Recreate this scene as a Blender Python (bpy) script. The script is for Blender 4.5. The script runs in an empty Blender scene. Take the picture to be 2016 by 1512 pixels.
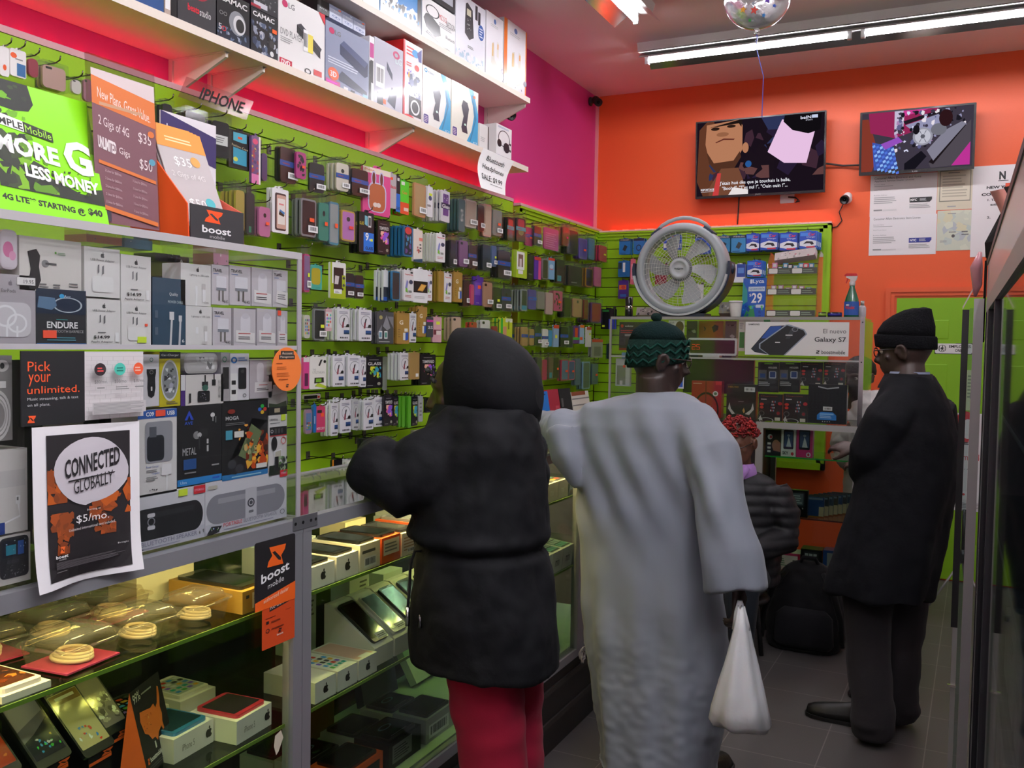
import bpy, bmesh, math, random
from mathutils import Vector, Matrix, Euler, noise
SC = bpy.context.scene
COL = SC.collection
PI = math.pi
R = math.radians
# ---------------------------------------------------------------- camera
W, H = 2016, 1512
YAW, PITCH, ROLL, FPX = .454546, -.0442505, .0158454, 1802.33
EYE = Vector((0, 0, 1.57))
def _axes():
    cy, sy, cp, sp = math.cos(YAW), math.sin(YAW), math.cos(PITCH), math.sin(PITCH)
    f = Vector((-sy*cp, cy*cp, sp)); r = Vector((cy, sy, 0)); u = r.cross(f)
    cr, sr = math.cos(ROLL), math.sin(ROLL)
    return cr*r+sr*u, -sr*r+cr*u, f
CR, CU, CF = _axes()
cd = bpy.data.cameras.new('camera'); cam = bpy.data.objects.new('camera', cd); COL.objects.link(cam)
cd.sensor_fit = 'HORIZONTAL'; cd.sensor_width = 36; cd.lens = FPX*36/W; cd.clip_start = .02; cd.clip_end = 60
cam.matrix_world = Matrix((( CR.x, CU.x, -CF.x, EYE.x), (CR.y, CU.y, -CF.y, EYE.y), (CR.z, CU.z, -CF.z, EYE.z), (0, 0, 0, 1)))
SC.camera = cam
# ---------------------------------------------------------------- world, view, sampling
wd = bpy.data.worlds.new('world'); SC.world = wd; wd.use_nodes = True
wd.node_tree.nodes['Background'].inputs[0].default_value = (.75, .8, .9, 1)
wd.node_tree.nodes['Background'].inputs[1].default_value = .35
SC.view_settings.view_transform = 'Standard'; SC.view_settings.look = 'None'
SC.view_settings.exposure = 0.0; SC.view_settings.gamma = 1; SC.view_settings.use_curve_mapping = False
SC.cycles.use_denoising = True
SC.cycles.max_bounces = 8; SC.cycles.transparent_max_bounces = 32; SC.cycles.diffuse_bounces = 4
SC.cycles.glossy_bounces = 3; SC.cycles.transmission_bounces = 6; SC.cycles.sample_clamp_indirect = 4
SC.cycles.caustics_reflective = False; SC.cycles.caustics_refractive = False
TUBE = 75.0          # radiance of the fluorescent tubes
LED = 8.0            # red strip along the slatwall
CASELED = 135.0       # warm strips inside the counters
# ---------------------------------------------------------------- pixel of the photograph -> point of the place
def at(x, y, X=None, Y=None, Z=None):
    d = (x-W/2)*CR-(y-H/2)*CU+FPX*CF
    t = (X-EYE.x)/d.x if X is not None else (Y-EYE.y)/d.y if Y is not None else (Z-EYE.z)/d.z
    return EYE+d*t
# ---------------------------------------------------------------- colour
def lin(c):
    if not isinstance(c, str): return tuple(c)+(1,) if len(c) == 3 else tuple(c)
    if len(c) == 3: c = c[0]*2+c[1]*2+c[2]*2
    o = []
    for i in (0, 2, 4):
        v = int(c[i:i+2], 16)/255
        o.append(v/12.92 if v <= .04045 else ((v+.055)/1.055)**2.4)
    return (o[0], o[1], o[2], 1)
# ---------------------------------------------------------------- materials (colour comes from the attribute Col)
MATS = {}
def _new(name):
    m = bpy.data.materials.new(name); m.use_nodes = True; nt = m.node_tree; nt.nodes.clear()
    out = nt.nodes.new('ShaderNodeOutputMaterial'); a = nt.nodes.new('ShaderNodeAttribute'); a.attribute_name = 'Col'
    return m, nt, out, a
def pbr(name, rough=.5, metal=0, coat=0, sheen=0, sss=0, bump=0, bscale=60, var=0, emit=0, stretch=None, spec=.5):
    m, nt, out, a = _new(name); N = nt.nodes; L = nt.links
    b = N.new('ShaderNodeBsdfPrincipled'); L.new(b.outputs[0], out.inputs[0])
    b.inputs['Roughness'].default_value = rough; b.inputs['Metallic'].default_value = metal
    b.inputs['Specular IOR Level'].default_value = spec
    b.inputs['Coat Weight'].default_value = coat; b.inputs['Coat Roughness'].default_value = .08
    b.inputs['Sheen Weight'].default_value = sheen
    if sss: b.inputs['Subsurface Weight'].default_value = sss; b.inputs['Subsurface Radius'].default_value = (.01, .005, .003)
    col = a.outputs['Color']
    if bump or var:
        tc = N.new('ShaderNodeTexCoord'); mp = N.new('ShaderNodeMapping'); L.new(tc.outputs['Object'], mp.inputs[0])
        if stretch: mp.inputs['Scale'].default_value = stretch
        nz = N.new('ShaderNodeTexNoise'); nz.inputs['Scale'].default_value = bscale; nz.inputs['Detail'].default_value = 5
        L.new(mp.outputs[0], nz.inputs['Vector'])
        if bump:
            bp = N.new('ShaderNodeBump'); bp.inputs['Strength'].default_value = bump; bp.inputs['Distance'].default_value = .01
            L.new(nz.outputs['Fac'], bp.inputs['Height']); L.new(bp.outputs[0], b.inputs['Normal'])
        if var:
            mx = N.new('ShaderNodeMix'); mx.data_type = 'RGBA'; mx.blend_type = 'MULTIPLY'
            rp = N.new('ShaderNodeMapRange'); rp.inputs['To Min'].default_value = 1-var; rp.inputs['To Max'].default_value = 1+var
            L.new(nz.outputs['Fac'], rp.inputs['Value']); mx.inputs['Factor'].default_value = 1
            L.new(col, mx.inputs['A']); L.new(rp.outputs[0], mx.inputs['B']); col = mx.outputs['Result']
    L.new(col, b.inputs['Base Color'])
    if emit: L.new(a.outputs['Color'], b.inputs['Emission Color']); b.inputs['Emission Strength'].default_value = emit
    MATS[name] = m; return m
def glow(name, strength):
    m, nt, out, a = _new(name); e = nt.nodes.new('ShaderNodeEmission'); e.inputs[1].default_value = strength
    nt.links.new(a.outputs['Color'], e.inputs[0]); nt.links.new(e.outputs[0], out.inputs[0]); MATS[name] = m
def clear(name, body, rough=.03, ior=.025, haze=0.0, gl=1.0):
    """thin clear sheet: transparent tinted by Col, a Fresnel reflection, and a little milky haze"""
    m, nt, out, a = _new(name); N = nt.nodes; L = nt.links
    t = N.new('ShaderNodeBsdfTransparent'); g = N.new('ShaderNodeBsdfGlossy'); g.inputs['Roughness'].default_value = rough
    g.inputs['Color'].default_value = (gl, gl, gl, 1)
    f = N.new('ShaderNodeLayerWeight'); f.inputs[0].default_value = .5; mx = N.new('ShaderNodeMixShader')
    pw = N.new('ShaderNodeMath'); pw.operation = 'POWER'; pw.inputs[1].default_value = 4.5; L.new(f.outputs['Facing'], pw.inputs[0])
    ml = N.new('ShaderNodeMath'); ml.operation = 'MULTIPLY_ADD'; ml.inputs[1].default_value = .7; ml.inputs[2].default_value = ior; L.new(pw.outputs[0], ml.inputs[0])
    L.new(a.outputs['Color'], t.inputs[0]); src = t
    if haze:
        d = N.new('ShaderNodeBsdfDiffuse'); d.inputs[0].default_value = (.8, .8, .8, 1); h = N.new('ShaderNodeMixShader')
        h.inputs[0].default_value = haze; L.new(t.outputs[0], h.inputs[1]); L.new(d.outputs[0], h.inputs[2]); src = h
    L.new(ml.outputs[0], mx.inputs[0]); L.new(src.outputs[0], mx.inputs[1]); L.new(g.outputs[0], mx.inputs[2])
    L.new(mx.outputs[0], out.inputs[0]); MATS[name] = m
pbr('paper', .55); pbr('gloss', .28, coat=.3); pbr('plastic', .4); pbr('screen', .12, coat=.6)
pbr('metal', .45, .55, bump=.02, bscale=8, stretch=(1, 40, 1)); pbr('chrome', .12, 1); pbr('paint', .5, bump=.02, bscale=120, var=.03)
pbr('wall', .45, bump=.03, bscale=160, var=.03); pbr('fabric', .9, sheen=.05, bump=.15, bscale=500, spec=.15)
pbr('coat', .8, bump=.2, bscale=30, spec=.2); pbr('robe', .62, sheen=.2, bump=.12, bscale=22, stretch=(1, 1, .25), spec=.3)
pbr('puffer', .6, bump=.15, bscale=30, spec=.3); pbr('skin', .5, sss=.08, bump=.05, bscale=120); pbr('hair', .75, bump=.6, bscale=90)
pbr('leather', .42, bump=.1, bscale=80, spec=.35); pbr('knit', .95, bump=.5, bscale=140, spec=.1); pbr('board', .7, var=.06, bscale=40)
pbr('bagfilm', .35, sss=.1, bump=.3, bscale=25); pbr('foil', .12, .7, bump=.4, bscale=18)
glow('tube', TUBE); glow('tube_soft', TUBE*.55); glow('tube_bright', TUBE*1.8); glow('led', LED); glow('caseled', CASELED); glow('display', 1.15); glow('dim', .5)
clear('clear', 1); clear('acrylic', 1, haze=.006); clear('film', 1, rough=.12, haze=.015); clear('smoke', 1, rough=.05, haze=.02)
# ---------------------------------------------------------------- mesh builder
class M:
    def __init__(s):
        s.v = []; s.f = []; s.c = []; s.m = []; s.sm = []; s.mats = []; s.T = Matrix.Identity(4)
    def mi(s, mat):
        if mat not in s.mats: s.mats.append(mat)
        return s.mats.index(mat)
    def add(s, vs, fs, col, mat='paper', smooth=False):
        b = len(s.v); col = lin(col); k = s.mi(mat); T = s.T
        s.v += [T @ Vector(v) for v in vs]
        for f in fs:
            s.f.append([b+i for i in f]); s.c.append(col); s.m.append(k); s.sm.append(smooth)
        return s
    def box(s, x0, x1, y0, y1, z0, z1, col, mat='paper'):
        v = [(x0,y0,z0),(x1,y0,z0),(x1,y1,z0),(x0,y1,z0),(x0,y0,z1),(x1,y0,z1),(x1,y1,z1),(x0,y1,z1)]
        return s.add(v, [(0,3,2,1),(4,5,6,7),(0,1,5,4),(1,2,6,5),(2,3,7,6),(3,0,4,7)], col, mat)
    def quad(s, pts, col, mat='paper'): return s.add(pts, [tuple(range(len(pts)))], col, mat)
    def tube(s, path, r, col, mat='plastic', n=8, cap=True):
        """swept tube; r a number or one radius per point"""
        P = [Vector(p) for p in path]; rs = r if isinstance(r, (list, tuple)) else [r]*len(P)
        vs = []; fs = []; up = None
        for i, p in enumerate(P):
            d = (P[min(i+1, len(P)-1)]-P[max(i-1, 0)]).normalized()
            if up is None: up = Vector((0,0,1)) if abs(d.z) < .9 else Vector((1,0,0))
            a = d.cross(up).normalized(); up = a.cross(d).normalized()
            for k in range(n):
                t = 2*PI*k/n; vs.append(p+(a*math.cos(t)+up*math.sin(t))*rs[i])
        for i in range(len(P)-1):
            for k in range(n): fs.append((i*n+k, i*n+(k+1)%n, (i+1)*n+(k+1)%n, (i+1)*n+k))
        if cap: fs += [tuple(range(n-1, -1, -1)), tuple((len(P)-1)*n+k for k in range(n))]
        return s.add(vs, fs, col, mat, True)
    def lathe(s, prof, c, axis='z', col='fff', mat='plastic', n=24, cap=True):
        """prof: (radius, height) list round the axis through c"""
        c = Vector(c); vs = []; fs = []
        for (r, h) in prof:
            for k in range(n):
                t = 2*PI*k/n; a, b = r*math.cos(t), r*math.sin(t)
                vs.append(c+(Vector((a,b,h)) if axis == 'z' else Vector((a,-h,b)) if axis == 'y' else Vector((h,a,b))))
        for i in range(len(prof)-1):
            for k in range(n): fs.append((i*n+k, i*n+(k+1)%n, (i+1)*n+(k+1)%n, (i+1)*n+k))
        if cap and prof[0][0] > 1e-5: fs.append(tuple(range(n-1, -1, -1)))
        if cap and prof[-1][0] > 1e-5: fs.append(tuple((len(prof)-1)*n+k for k in range(n)))
        return s.add(vs, fs, col, mat, True)
    def loft(s, rings, col, mat='fabric', cap=True, smooth=True):
        n = len(rings[0]); vs = [p for r_ in rings for p in r_]; fs = []
        for i in range(len(rings)-1):
            for k in range(n): fs.append((i*n+k, i*n+(k+1)%n, (i+1)*n+(k+1)%n, (i+1)*n+k))
        if cap: fs += [tuple(range(n-1, -1, -1)), tuple((len(rings)-1)*n+k for k in range(n))]
        return s.add(vs, fs, col, mat, smooth)
    def build(s, name, parent=None, loc=None):
        me = bpy.data.meshes.new(name)
        o0 = Vector(loc) if loc is not None else (parent_loc(parent) if parent else Vector((0,0,0)))
        me.from_pydata([tuple(v-o0) for v in s.v], [], s.f)
        for k in s.mats: me.materials.append(MATS[k])
        ca = me.color_attributes.new('Col', 'FLOAT_COLOR', 'CORNER'); buf = []
        for f, c in zip(s.f, s.c): buf.extend(c*len(f))
        ca.data.foreach_set('color', buf)
        me.polygons.foreach_set('material_index', s.m); me.polygons.foreach_set('use_smooth', s.sm)
        me.update()
        o = bpy.data.objects.new(name, me); COL.objects.link(o)
        if loc is not None: o.location = o0
        if parent: o.parent = parent; o.location = (0,0,0)
        return o
def parent_loc(p):
    v = Vector((0,0,0))
    while p: v += p.location; p = p.parent
    return v
def tag(o, label=None, cat=None, group=None, kind=None):
    if label: o['label'] = label
    if cat: o['category'] = cat
    if group: o['group'] = group
    if kind: o['kind'] = kind
    return o
def empty(name, loc, label, cat, group=None):
    o = bpy.data.objects.new(name, None); COL.objects.link(o); o.location = loc; o.empty_display_size = .05
    return tag(o, label, cat, group)
def dup(o, loc):
    """a copy of a thing with copies of its parts and sub-parts"""
    c = o.copy(); COL.objects.link(c); c.location = loc
    for a in o.children:
        p = a.copy(); COL.objects.link(p); p.parent = c
        for b in a.children:
            q = b.copy(); COL.objects.link(q); q.parent = p
    return c
# ---------------------------------------------------------------- lettering and flat print
_T = {}
def letters(txt, bold=0):
    if (txt, bold) not in _T:
        cu = bpy.data.curves.new('t', 'FONT'); cu.body = txt; cu.size = 1; cu.resolution_u = 2; cu.offset = .022*bold
        ob = bpy.data.objects.new('t', cu); me = bpy.data.meshes.new_from_object(ob)
        v = [(p.co.x, p.co.y) for p in me.vertices]; f = [tuple(p.vertices) for p in me.polygons]
        bpy.data.objects.remove(ob); bpy.data.curves.remove(cu); bpy.data.meshes.remove(me)
        xs = [a for a, b in v] or [0]; ys = [b for a, b in v] or [0]
        _T[(txt, bold)] = (v, f, min(xs), max(xs), min(ys), max(ys))
    return _T[(txt, bold)]
class Fr:
    """a flat frame: origin O (lower left of the face), unit axes U right, V up, N towards the viewer, size w x h"""
    def __init__(s, O, U, V, w, h):
        s.O = Vector(O); s.U = Vector(U).normalized(); s.V = Vector(V).normalized(); s.N = s.U.cross(s.V); s.w = w; s.h = h
    def p(s, x, y, d=0): return s.O+s.U*(x*s.w)+s.V*(y*s.h)+s.N*d
    def sub(s, x0, y0, x1, y1, d=0): return Fr(s.p(x0, y0, d), s.U, s.V, (x1-x0)*s.w, (y1-y0)*s.h)
    def turned(s, rz=0, lean=0):
        """swing about the upright through the middle, then lean back about the lower edge"""
        c = s.p(.5, 0); q = Matrix.Rotation(rz, 3, 'Z'); U = q @ s.U; V = q @ s.V
        if lean: V = Matrix.Rotation(lean, 3, U) @ V
        return Fr(c-U*(s.w/2), U, V, s.w, s.h)
def rrect(w, h, r, n=3):
    r = min(r, w/2.01, h/2.01); o = []
    for cx, cy, a in ((w-r, h-r, 0), (r, h-r, 90), (r, r, 180), (w-r, r, 270)):
        for k in range(n+1):
            t = R(a+90*k/n); o.append((cx+r*math.cos(t), cy+r*math.sin(t)))
    return o
def slab(m, fr, d, col, mat='paper', r=0, back=0, side=None, smooth=False):
    """prism with the face of the frame in front, thickness d behind it (shifted back by `back`)"""
    pts = rrect(fr.w, fr.h, r) if r else [(0,0),(fr.w,0),(fr.w,fr.h),(0,fr.h)]
    n = len(pts); F = lambda x, y, z: fr.O+fr.U*x+fr.V*y+fr.N*z
    vs = [F(x, y, -back) for x, y in pts]+[F(x, y, -back-d) for x, y in pts]
    m.add(vs, [tuple(range(n)), tuple(range(2*n-1, n-1, -1))], col, mat)
    m.add(vs, [(i, i+n, (i+1) % n+n, (i+1) % n) for i in range(n)], side or col, mat)
    return m
def art(m, fr, cmds, mat='paper', d0=.0004):
    """flat print on the frame's face, each command a layer a tenth of a millimetre further out"""
    d = d0
    F = fr.p
    for c in cmds:
        k = c[0]; d += .00012
        if k == 'r': x0, y0, x1, y1, col = c[1:6]; m.quad([F(x0,y0,d),F(x1,y0,d),F(x1,y1,d),F(x0,y1,d)], col, mat)
        elif k == 'q': m.quad([F(x,y,d) for x, y in c[1]], c[2], mat)
        elif k in 'eo':
            cx, cy, rx, ry, col = c[1:6]; n = 28
            if k == 'e': m.quad([F(cx+rx*math.cos(2*PI*i/n), cy+ry*math.sin(2*PI*i/n), d) for i in range(n)], col, mat)
            else:
                t = c[6]; vs = [F(cx+q*rx*math.cos(2*PI*i/n), cy+q*ry*math.sin(2*PI*i/n), d) for q in (1, 1-t) for i in range(n)]
                m.add(vs, [(i, (i+1) % n, (i+1) % n+n, i+n) for i in range(n)], col, mat)
        elif k == 'R':
            x0, y0, x1, y1, col, rr = c[1:7]; s = fr.sub(x0, y0, x1, y1, d)
            m.quad([s.O+s.U*a+s.V*b for a, b in rrect(s.w, s.h, rr*min(s.w, s.h))], col, mat)
        elif k == 't':
            txt, x0, y0, x1, y1, col = c[1:7]; bold = c[7] if len(c) > 7 else 0; sl = c[8] if len(c) > 8 else 0
            v, f, a0, a1, b0, b1 = letters(txt, bold)
            if not f: continue
            sx, sy = (x1-x0)/max(a1-a0, 1e-6), (y1-y0)/max(b1-b0, 1e-6)
            m.add([F(x0+(a-a0)*sx, y0+(b-b0)*sy+sl*(a-a0)*sx, d) for a, b in v], f, col, mat)
        elif k == 'l':
            x0, y0, x1, y1, n, col = c[1:7]; rg = random.Random(n*7+int(x0*99))
            for i in range(n):
                yy = y1-(y1-y0)*(i+.8)/n; xe = x0+(x1-x0)*rg.uniform(.7, 1)
                m.quad([F(x0,yy,d),F(xe,yy,d),F(xe,yy+(y1-y0)*.45/n,d),F(x0,yy+(y1-y0)*.45/n,d)], col, mat)
        elif k == 'b':
            x0, y0, x1, y1 = c[1:5]; rg = random.Random(int(x0*500)+3); m.quad([F(x0,y0,d),F(x1,y0,d),F(x1,y1,d),F(x0,y1,d)], 'f4f4f4', mat)
            n = 14; e = d+.00008
            for i in range(n):
                a = x0+(x1-x0)*(.08+.84*i/n); b = a+(x1-x0)*.84/n*rg.choice((.35, .6, .75)); lo, hi = y0+(y1-y0)*.22, y1-(y1-y0)*.15
                m.quad([F(a,lo,e),F(b,lo,e),F(b,hi,e),F(a,hi,e)], '222', mat)
        elif k == 'n':
            x0, y0, x1, y1, n, cols, seed, s0, s1 = c[1:10]; rg = random.Random(seed)
            for i in range(n):
                a, b = rg.uniform(x0, x1), rg.uniform(y0, y1); s = rg.uniform(s0, s1); g = rg.uniform(.5, 1.6); e = d+i*.000006
                an = rg.uniform(0, PI); pts = []
                for q in range(5):
                    t = an+2*PI*q/5; rr_ = s*rg.uniform(.5, 1.1); px = a+rr_*math.cos(t)*fr.h/fr.w; py = b+rr_*g*math.sin(t)
                    pts.append(F(min(x1, max(x0, px)), min(y1, max(y0, py)), e))
                m.quad(pts, rg.choice(cols), mat)
    return m
def frx(x0, y0, x1, y1, X):
    """frame on the plane X (facing the aisle) that fills the pixel box"""
    a = at(x0, (y0+y1)/2, X=X).y; b = at(x1, (y0+y1)/2, X=X).y; lo = at((x0+x1)/2, y1, X=X).z; hi = at((x0+x1)/2, y0, X=X).z
    return Fr((X, a, lo), (0,1,0), (0,0,1), b-a, hi-lo)
def fry(x0, y0, x1, y1, Y):
    a = at(x0, (y0+y1)/2, Y=Y).x; b = at(x1, (y0+y1)/2, Y=Y).x; lo = at((x0+x1)/2, y1, Y=Y).z; hi = at((x0+x1)/2, y0, Y=Y).z
    return Fr((a, Y, lo), (1,0,0), (0,0,1), b-a, hi-lo)
def boxthing(name, label, cat, fr, d, col, cmds=(), mat='paper', group=None, side=None, r=0, am=None):
    """a carton: one mesh, printed front"""
    m = M(); slab(m, fr, d, col, mat, r, side=side); art(m, fr, cmds, am or mat)
    return tag(m.build(name, loc=fr.p(.5, 0, -d/2)), label, cat, group)
def sticker(parent, fr, x0, y0, x1, y1, col, cmds=(), name='price_sticker', d=.0022):
    """a paper label stuck on the face of a thing: a part"""
    s = fr.sub(x0, y0, x1, y1, d); m = M(); slab(m, s, .0016, col); art(m, s, cmds, d0=.0002)
    return m.build(name, parent)
def zz(x, y, s, col, bg, k=1):
    """a slanted flag-like emblem with a diagonal slit, used on several signs"""
    P = [(-.4,.5),(.5,.47),(.44,.22),(.24,-.05),(.36,-.5),(-.5,-.46),(-.44,-.2),(-.24,.06)]
    S = [(-.24,.22),(-.1,.25),(.22,-.14),(.22,-.28),(.08,-.22)]
    return [('q', [(x+a*s*k, y+b*s) for a, b in P], col), ('q', [(x+a*s*k, y+b*s) for a, b in S], bg)]
# ================================================================ the room
XL, YB, ZC = -2.653, 6.877, 3.53       # left wall, back wall, ceiling
XR, YF = 1.25, -3.2
def struct(name, m, parent=None):
    o = m.build(name, parent)
    if not parent: o['kind'] = 'structure'
    return o
LIME = '97c612'
# floor tiles
fm = bpy.data.materials.new('floor_tiles'); fm.use_nodes = True; nt = fm.node_tree; N = nt.nodes; L = nt.links
b = N['Principled BSDF']; tc = N.new('ShaderNodeTexCoord'); mp = N.new('ShaderNodeMapping'); br = N.new('ShaderNodeTexBrick')
L.new(tc.outputs['Object'], mp.inputs[0]); L.new(mp.outputs[0], br.inputs[0])
mp.inputs['Location'].default_value = (.14, .06, 0); mp.inputs['Rotation'].default_value = (0, 0, R(1))
br.offset = 0; br.inputs['Scale'].default_value = 1; br.inputs['Brick Width'].default_value = .36; br.inputs['Row Height'].default_value = .36
br.inputs['Mortar Size'].default_value = .0022; br.inputs['Color1'].default_value = lin('56504f'); br.inputs['Color2'].default_value = lin('5b5453'); br.inputs['Mortar'].default_value = lin('837b75')
nz = N.new('ShaderNodeTexNoise'); nz.inputs['Scale'].default_value = 260; L.new(tc.outputs['Object'], nz.inputs[0])
mx = N.new('ShaderNodeMix'); mx.data_type = 'RGBA'; mx.blend_type = 'MULTIPLY'; mx.inputs['Factor'].default_value = .45
L.new(br.outputs[0], mx.inputs['A']); L.new(nz.outputs['Color'], mx.inputs['B'])
hs = N.new('ShaderNodeHueSaturation'); hs.inputs['Saturation'].default_value = .55; hs.inputs['Value'].default_value = 1.1; L.new(mx.outputs['Result'], hs.inputs['Color'])
L.new(hs.outputs[0], b.inputs['Base Color']); b.inputs['Roughness'].default_value = .42
MATS['floor'] = fm
m = M(); m.quad([(XL,YF,0),(XR,YF,0),(XR,YB,0),(XL,YB,0)], 'fff', 'floor'); struct('floor', m)
m = M(); m.quad([(XL,YF,ZC),(XL,YB,ZC),(XR,YB,ZC),(XR,YF,ZC)], 'f0e6e4', 'wall'); struct('ceiling', m)
m = M(); m.quad([(XL,YF,0),(XL,YB,0),(XL,YB,ZC),(XL,YF,ZC)], 'cf3583', 'wall'); struct('wall_left', m)
m = M(); m.quad([(XL,YB,0),(XR,YB,0),(XR,YB,ZC),(XL,YB,ZC)], 'ee602e', 'wall'); struct('wall_back', m)
m = M(); m.quad([(XR,YF,0),(XR,YF,ZC),(XR,YB,ZC),(XR,YB,0)], 'e6e4e4', 'wall'); struct('wall_right', m)
m = M(); m.quad([(XL,YF,0),(XL,YF,ZC),(XR,YF,ZC),(XR,YF,0)], 'eee', 'wall'); struct('wall_front', m)
# pale strip in the corner of the two coloured walls
m = M(); m.box(XL, XL+.022, YB-.02, YB, 2.49, ZC, 'e79aa0', 'wall'); struct('trim_1', m)
# ---- slatted display panels: planks with dark grooves between them
def slats(m, axis, a0, a1, z0, z1, face, depth=.018, col=LIME):
    z = z1
    while z-.075 > z0-.001:
        if axis == 'y':
            m.box(face-depth, face, a0, a1, z-.069, z, col, 'paint'); m.box(face-depth, face-depth+.004, a0, a1, z-.075, z-.069, '3a2410', 'paint')
        else:
            m.box(a0, a1, face, face+depth, z-.069, z, col, 'paint'); m.box(a0, a1, face+depth-.004, face+depth, z-.075, z-.069, '3a2410', 'paint')
        z -= .075
XS1, XS2, YBS = XL+.075, XL+.04, YB-.04     # faces of the panels
m = M(); m.box(XL+.001, XS1-.0185, -.4, 5.25, .3, 2.47, '3c1a1c', 'paint'); slats(m, 'y', -.4, 5.25, .35, 2.465, XS1)
m.box(XL+.001, XS1+.004, -.4, 5.25, 2.466, 2.487, 'd8a8ac', 'paint'); m.box(XL+.001, XS1, 5.25, 5.256, .3, 2.48, '8e1024', 'paint')
struct('trim_2', m)
m = M(); m.box(XL+.001, XS2-.0185, 5.40, YB-.05, .3, 2.46, '3c1a1c', 'paint'); slats(m, 'y', 5.42, YB-.06, .35, 2.40, XS2)
for k, (zz0, zz1, o) in enumerate(((2.40, 2.425, .012), (2.425, 2.447, .02), (2.447, 2.462, .03))): m.box(XL+.001, XS2+o, 5.38, YB-.002, zz0, zz1, LIME, 'paint')
m.box(XL+.001, XS2+.02, 5.375, 5.42, .3, 2.447, LIME, 'paint'); m.box(XL+.001, XS2+.03, 5.37, YB-.002, 2.463, 2.48, 'd8b0b4', 'paint')
struct('trim_3', m)
m = M(); m.box(XL+.01, -.92, YBS+.0185, YB-.001, .74, 2.40, '3c1a1c', 'paint'); slats(m, 'x', XL+.04, -.92, .80, 2.395, YBS)
for zz0, zz1, o in ((2.395, 2.418, .012), (2.418, 2.44, .022), (2.44, 2.452, .03)): m.box(XL+.03, -.845, YBS-o, YB-.001, zz0, zz1, LIME, 'paint')
for x0, x1, o in ((-.925, -.90, .012), (-.90, -.87, .022), (-.87, -.845, .03)): m.box(x0, x1, YBS-o, YB-.001, .70, 2.452, LIME, 'paint')
for zz0, zz1, o in ((.78, .80, .012), (.75, .78, .022), (.70, .75, .03)): m.box(-1.9, -.845, YBS-o, YB-.001, zz0, zz1, LIME, 'paint')
m.box(XL+.03, -.845, YBS-.03, YB-.001, 2.453, 2.465, 'f0c8b8', 'paint')
struct('trim_4', m)
# red light strips lying on the panels
m = M()
for i in range(56): y = -.3+i*.1; m.box(XS1-.05, XS1-.025, y, y+.045, 2.489, 2.495, 'ff2038', 'led')
m.box(XS1-.055, XS1-.02, -.35, 5.24, 2.487, 2.489, 'eee', 'plastic')
tag(m.build('light_strip', loc=(XS1-.04, 2.4, 2.488)), 'red light strip along the top of the long green slatwall', 'light strip')
m = M()
for i in range(14): y = 5.44+i*.1; m.box(XS2-.03, XS2-.01, y, y+.045, 2.482, 2.488, 'ff2038', 'led')
m.box(XS2-.035, XS2, 5.40, 6.84, 2.48, 2.482, 'eee', 'plastic')
tag(m.build('light_strip', loc=(XS2-.02, 6.1, 2.481)), 'red light strip on the short slatwall next to the corner', 'light strip')
m = M()
for i in range(17): x = -2.5+i*.1; m.box(x, x+.045, YBS-.005, YBS+.015, 2.467, 2.473, 'ff2a18', 'led')
m.box(-2.55, -.86, YBS-.01, YBS+.02, 2.465, 2.467, 'eee', 'plastic')
tag(m.build('light_strip', loc=(-1.7, YBS, 2.466)), 'red light strip on top of the green slatwall below the television', 'light strip')
# ---- door with its orange casing
m = M()
for x0, x1, o in ((-.476, -.445, .03), (-.445, -.42, .022), (-.42, -.405, .012)): m.box(x0, x1, YB-o, YB-.001, 0, 1.925+(-.405-x1), 'ea6236', 'paint')
for z0, z1, o in ((1.925, 1.94, .012), (1.94, 1.965, .022), (1.965, 1.996, .03)): m.box(-.476, .62, YB-o, YB-.001, z0, z1, 'ea6236', 'paint')
struct('trim_5', m)
m = M(); yd = YB-.006
m.box(-.405, .50, yd-.012, YB-.001, .012, 1.925, '86bd14', 'paint')
def panel(m, x0, x1, z0, z1):
    f = yd-.012; A = [(x0,f,z0),(x1,f,z0),(x1,f,z1),(x0,f,z1)]
    def ring(d, y): return [(x0+d,y,z0+d),(x1-d,y,z0+d),(x1-d,y,z1-d),(x0+d,y,z1-d)]
    rs = [ring(0, f-.001), ring(.006, f+.009), ring(.016, f+.009), ring(.05, f-.003)]
    m.loft([[Vector(p) for p in r_] for r_ in rs][::1], '86bd14', 'paint', cap=True, smooth=False)
for x0, x1 in ((-.30, -.03), (.09, .38)):
    for z0, z1 in ((1.60, 1.82), (.98, 1.52), (.22, .84)): panel(m, x0, x1, z0, z1)
d = struct('door_1', m)
m = M(); m.lathe([(.0, -.03), (.02, -.028), (.026, -.01), (.012, .01), (.02, .03)], (.42, yd-.04, .95), 'y', 'c8b070', 'chrome', 14); m.build('door_handle', d)
fr = Fr((-.158, yd-.0125, 1.545), (1,0,0), (0,0,1), .232, .075)
boxthing('door_sign', 'white sign with a walking figure reading employees only on the green door', 'sign', fr, .004, '151515',
 [('R',.015,.05,.985,.95,'f1f0ee',.15), ('o',.2,.5,.105,.33,'151515',.12), ('q',[(.17,.28),(.19,.45),(.15,.42),(.165,.56),(.19,.62),(.225,.62),(.25,.48),(.235,.5),(.22,.45),(.25,.28),(.225,.28),(.205,.42),(.19,.28)],'151515'), ('e',.207,.7,.018,.06,'151515'), ('r',.12,.3,.135,.75,'151515'), ('r',.27,.3,.282,.75,'151515'),
  ('t','EMPLOYEES',.38,.56,.95,.82,'151515',1), ('t','ONLY',.54,.2,.78,.46,'151515',1)])
m = M(); fr = Fr((-.035, yd-.013, .49), (1,0,0), (0,0,1), .27, .66); fr.O.y = yd-.0155; slab(m, fr, .002, 'eceaea')
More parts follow.
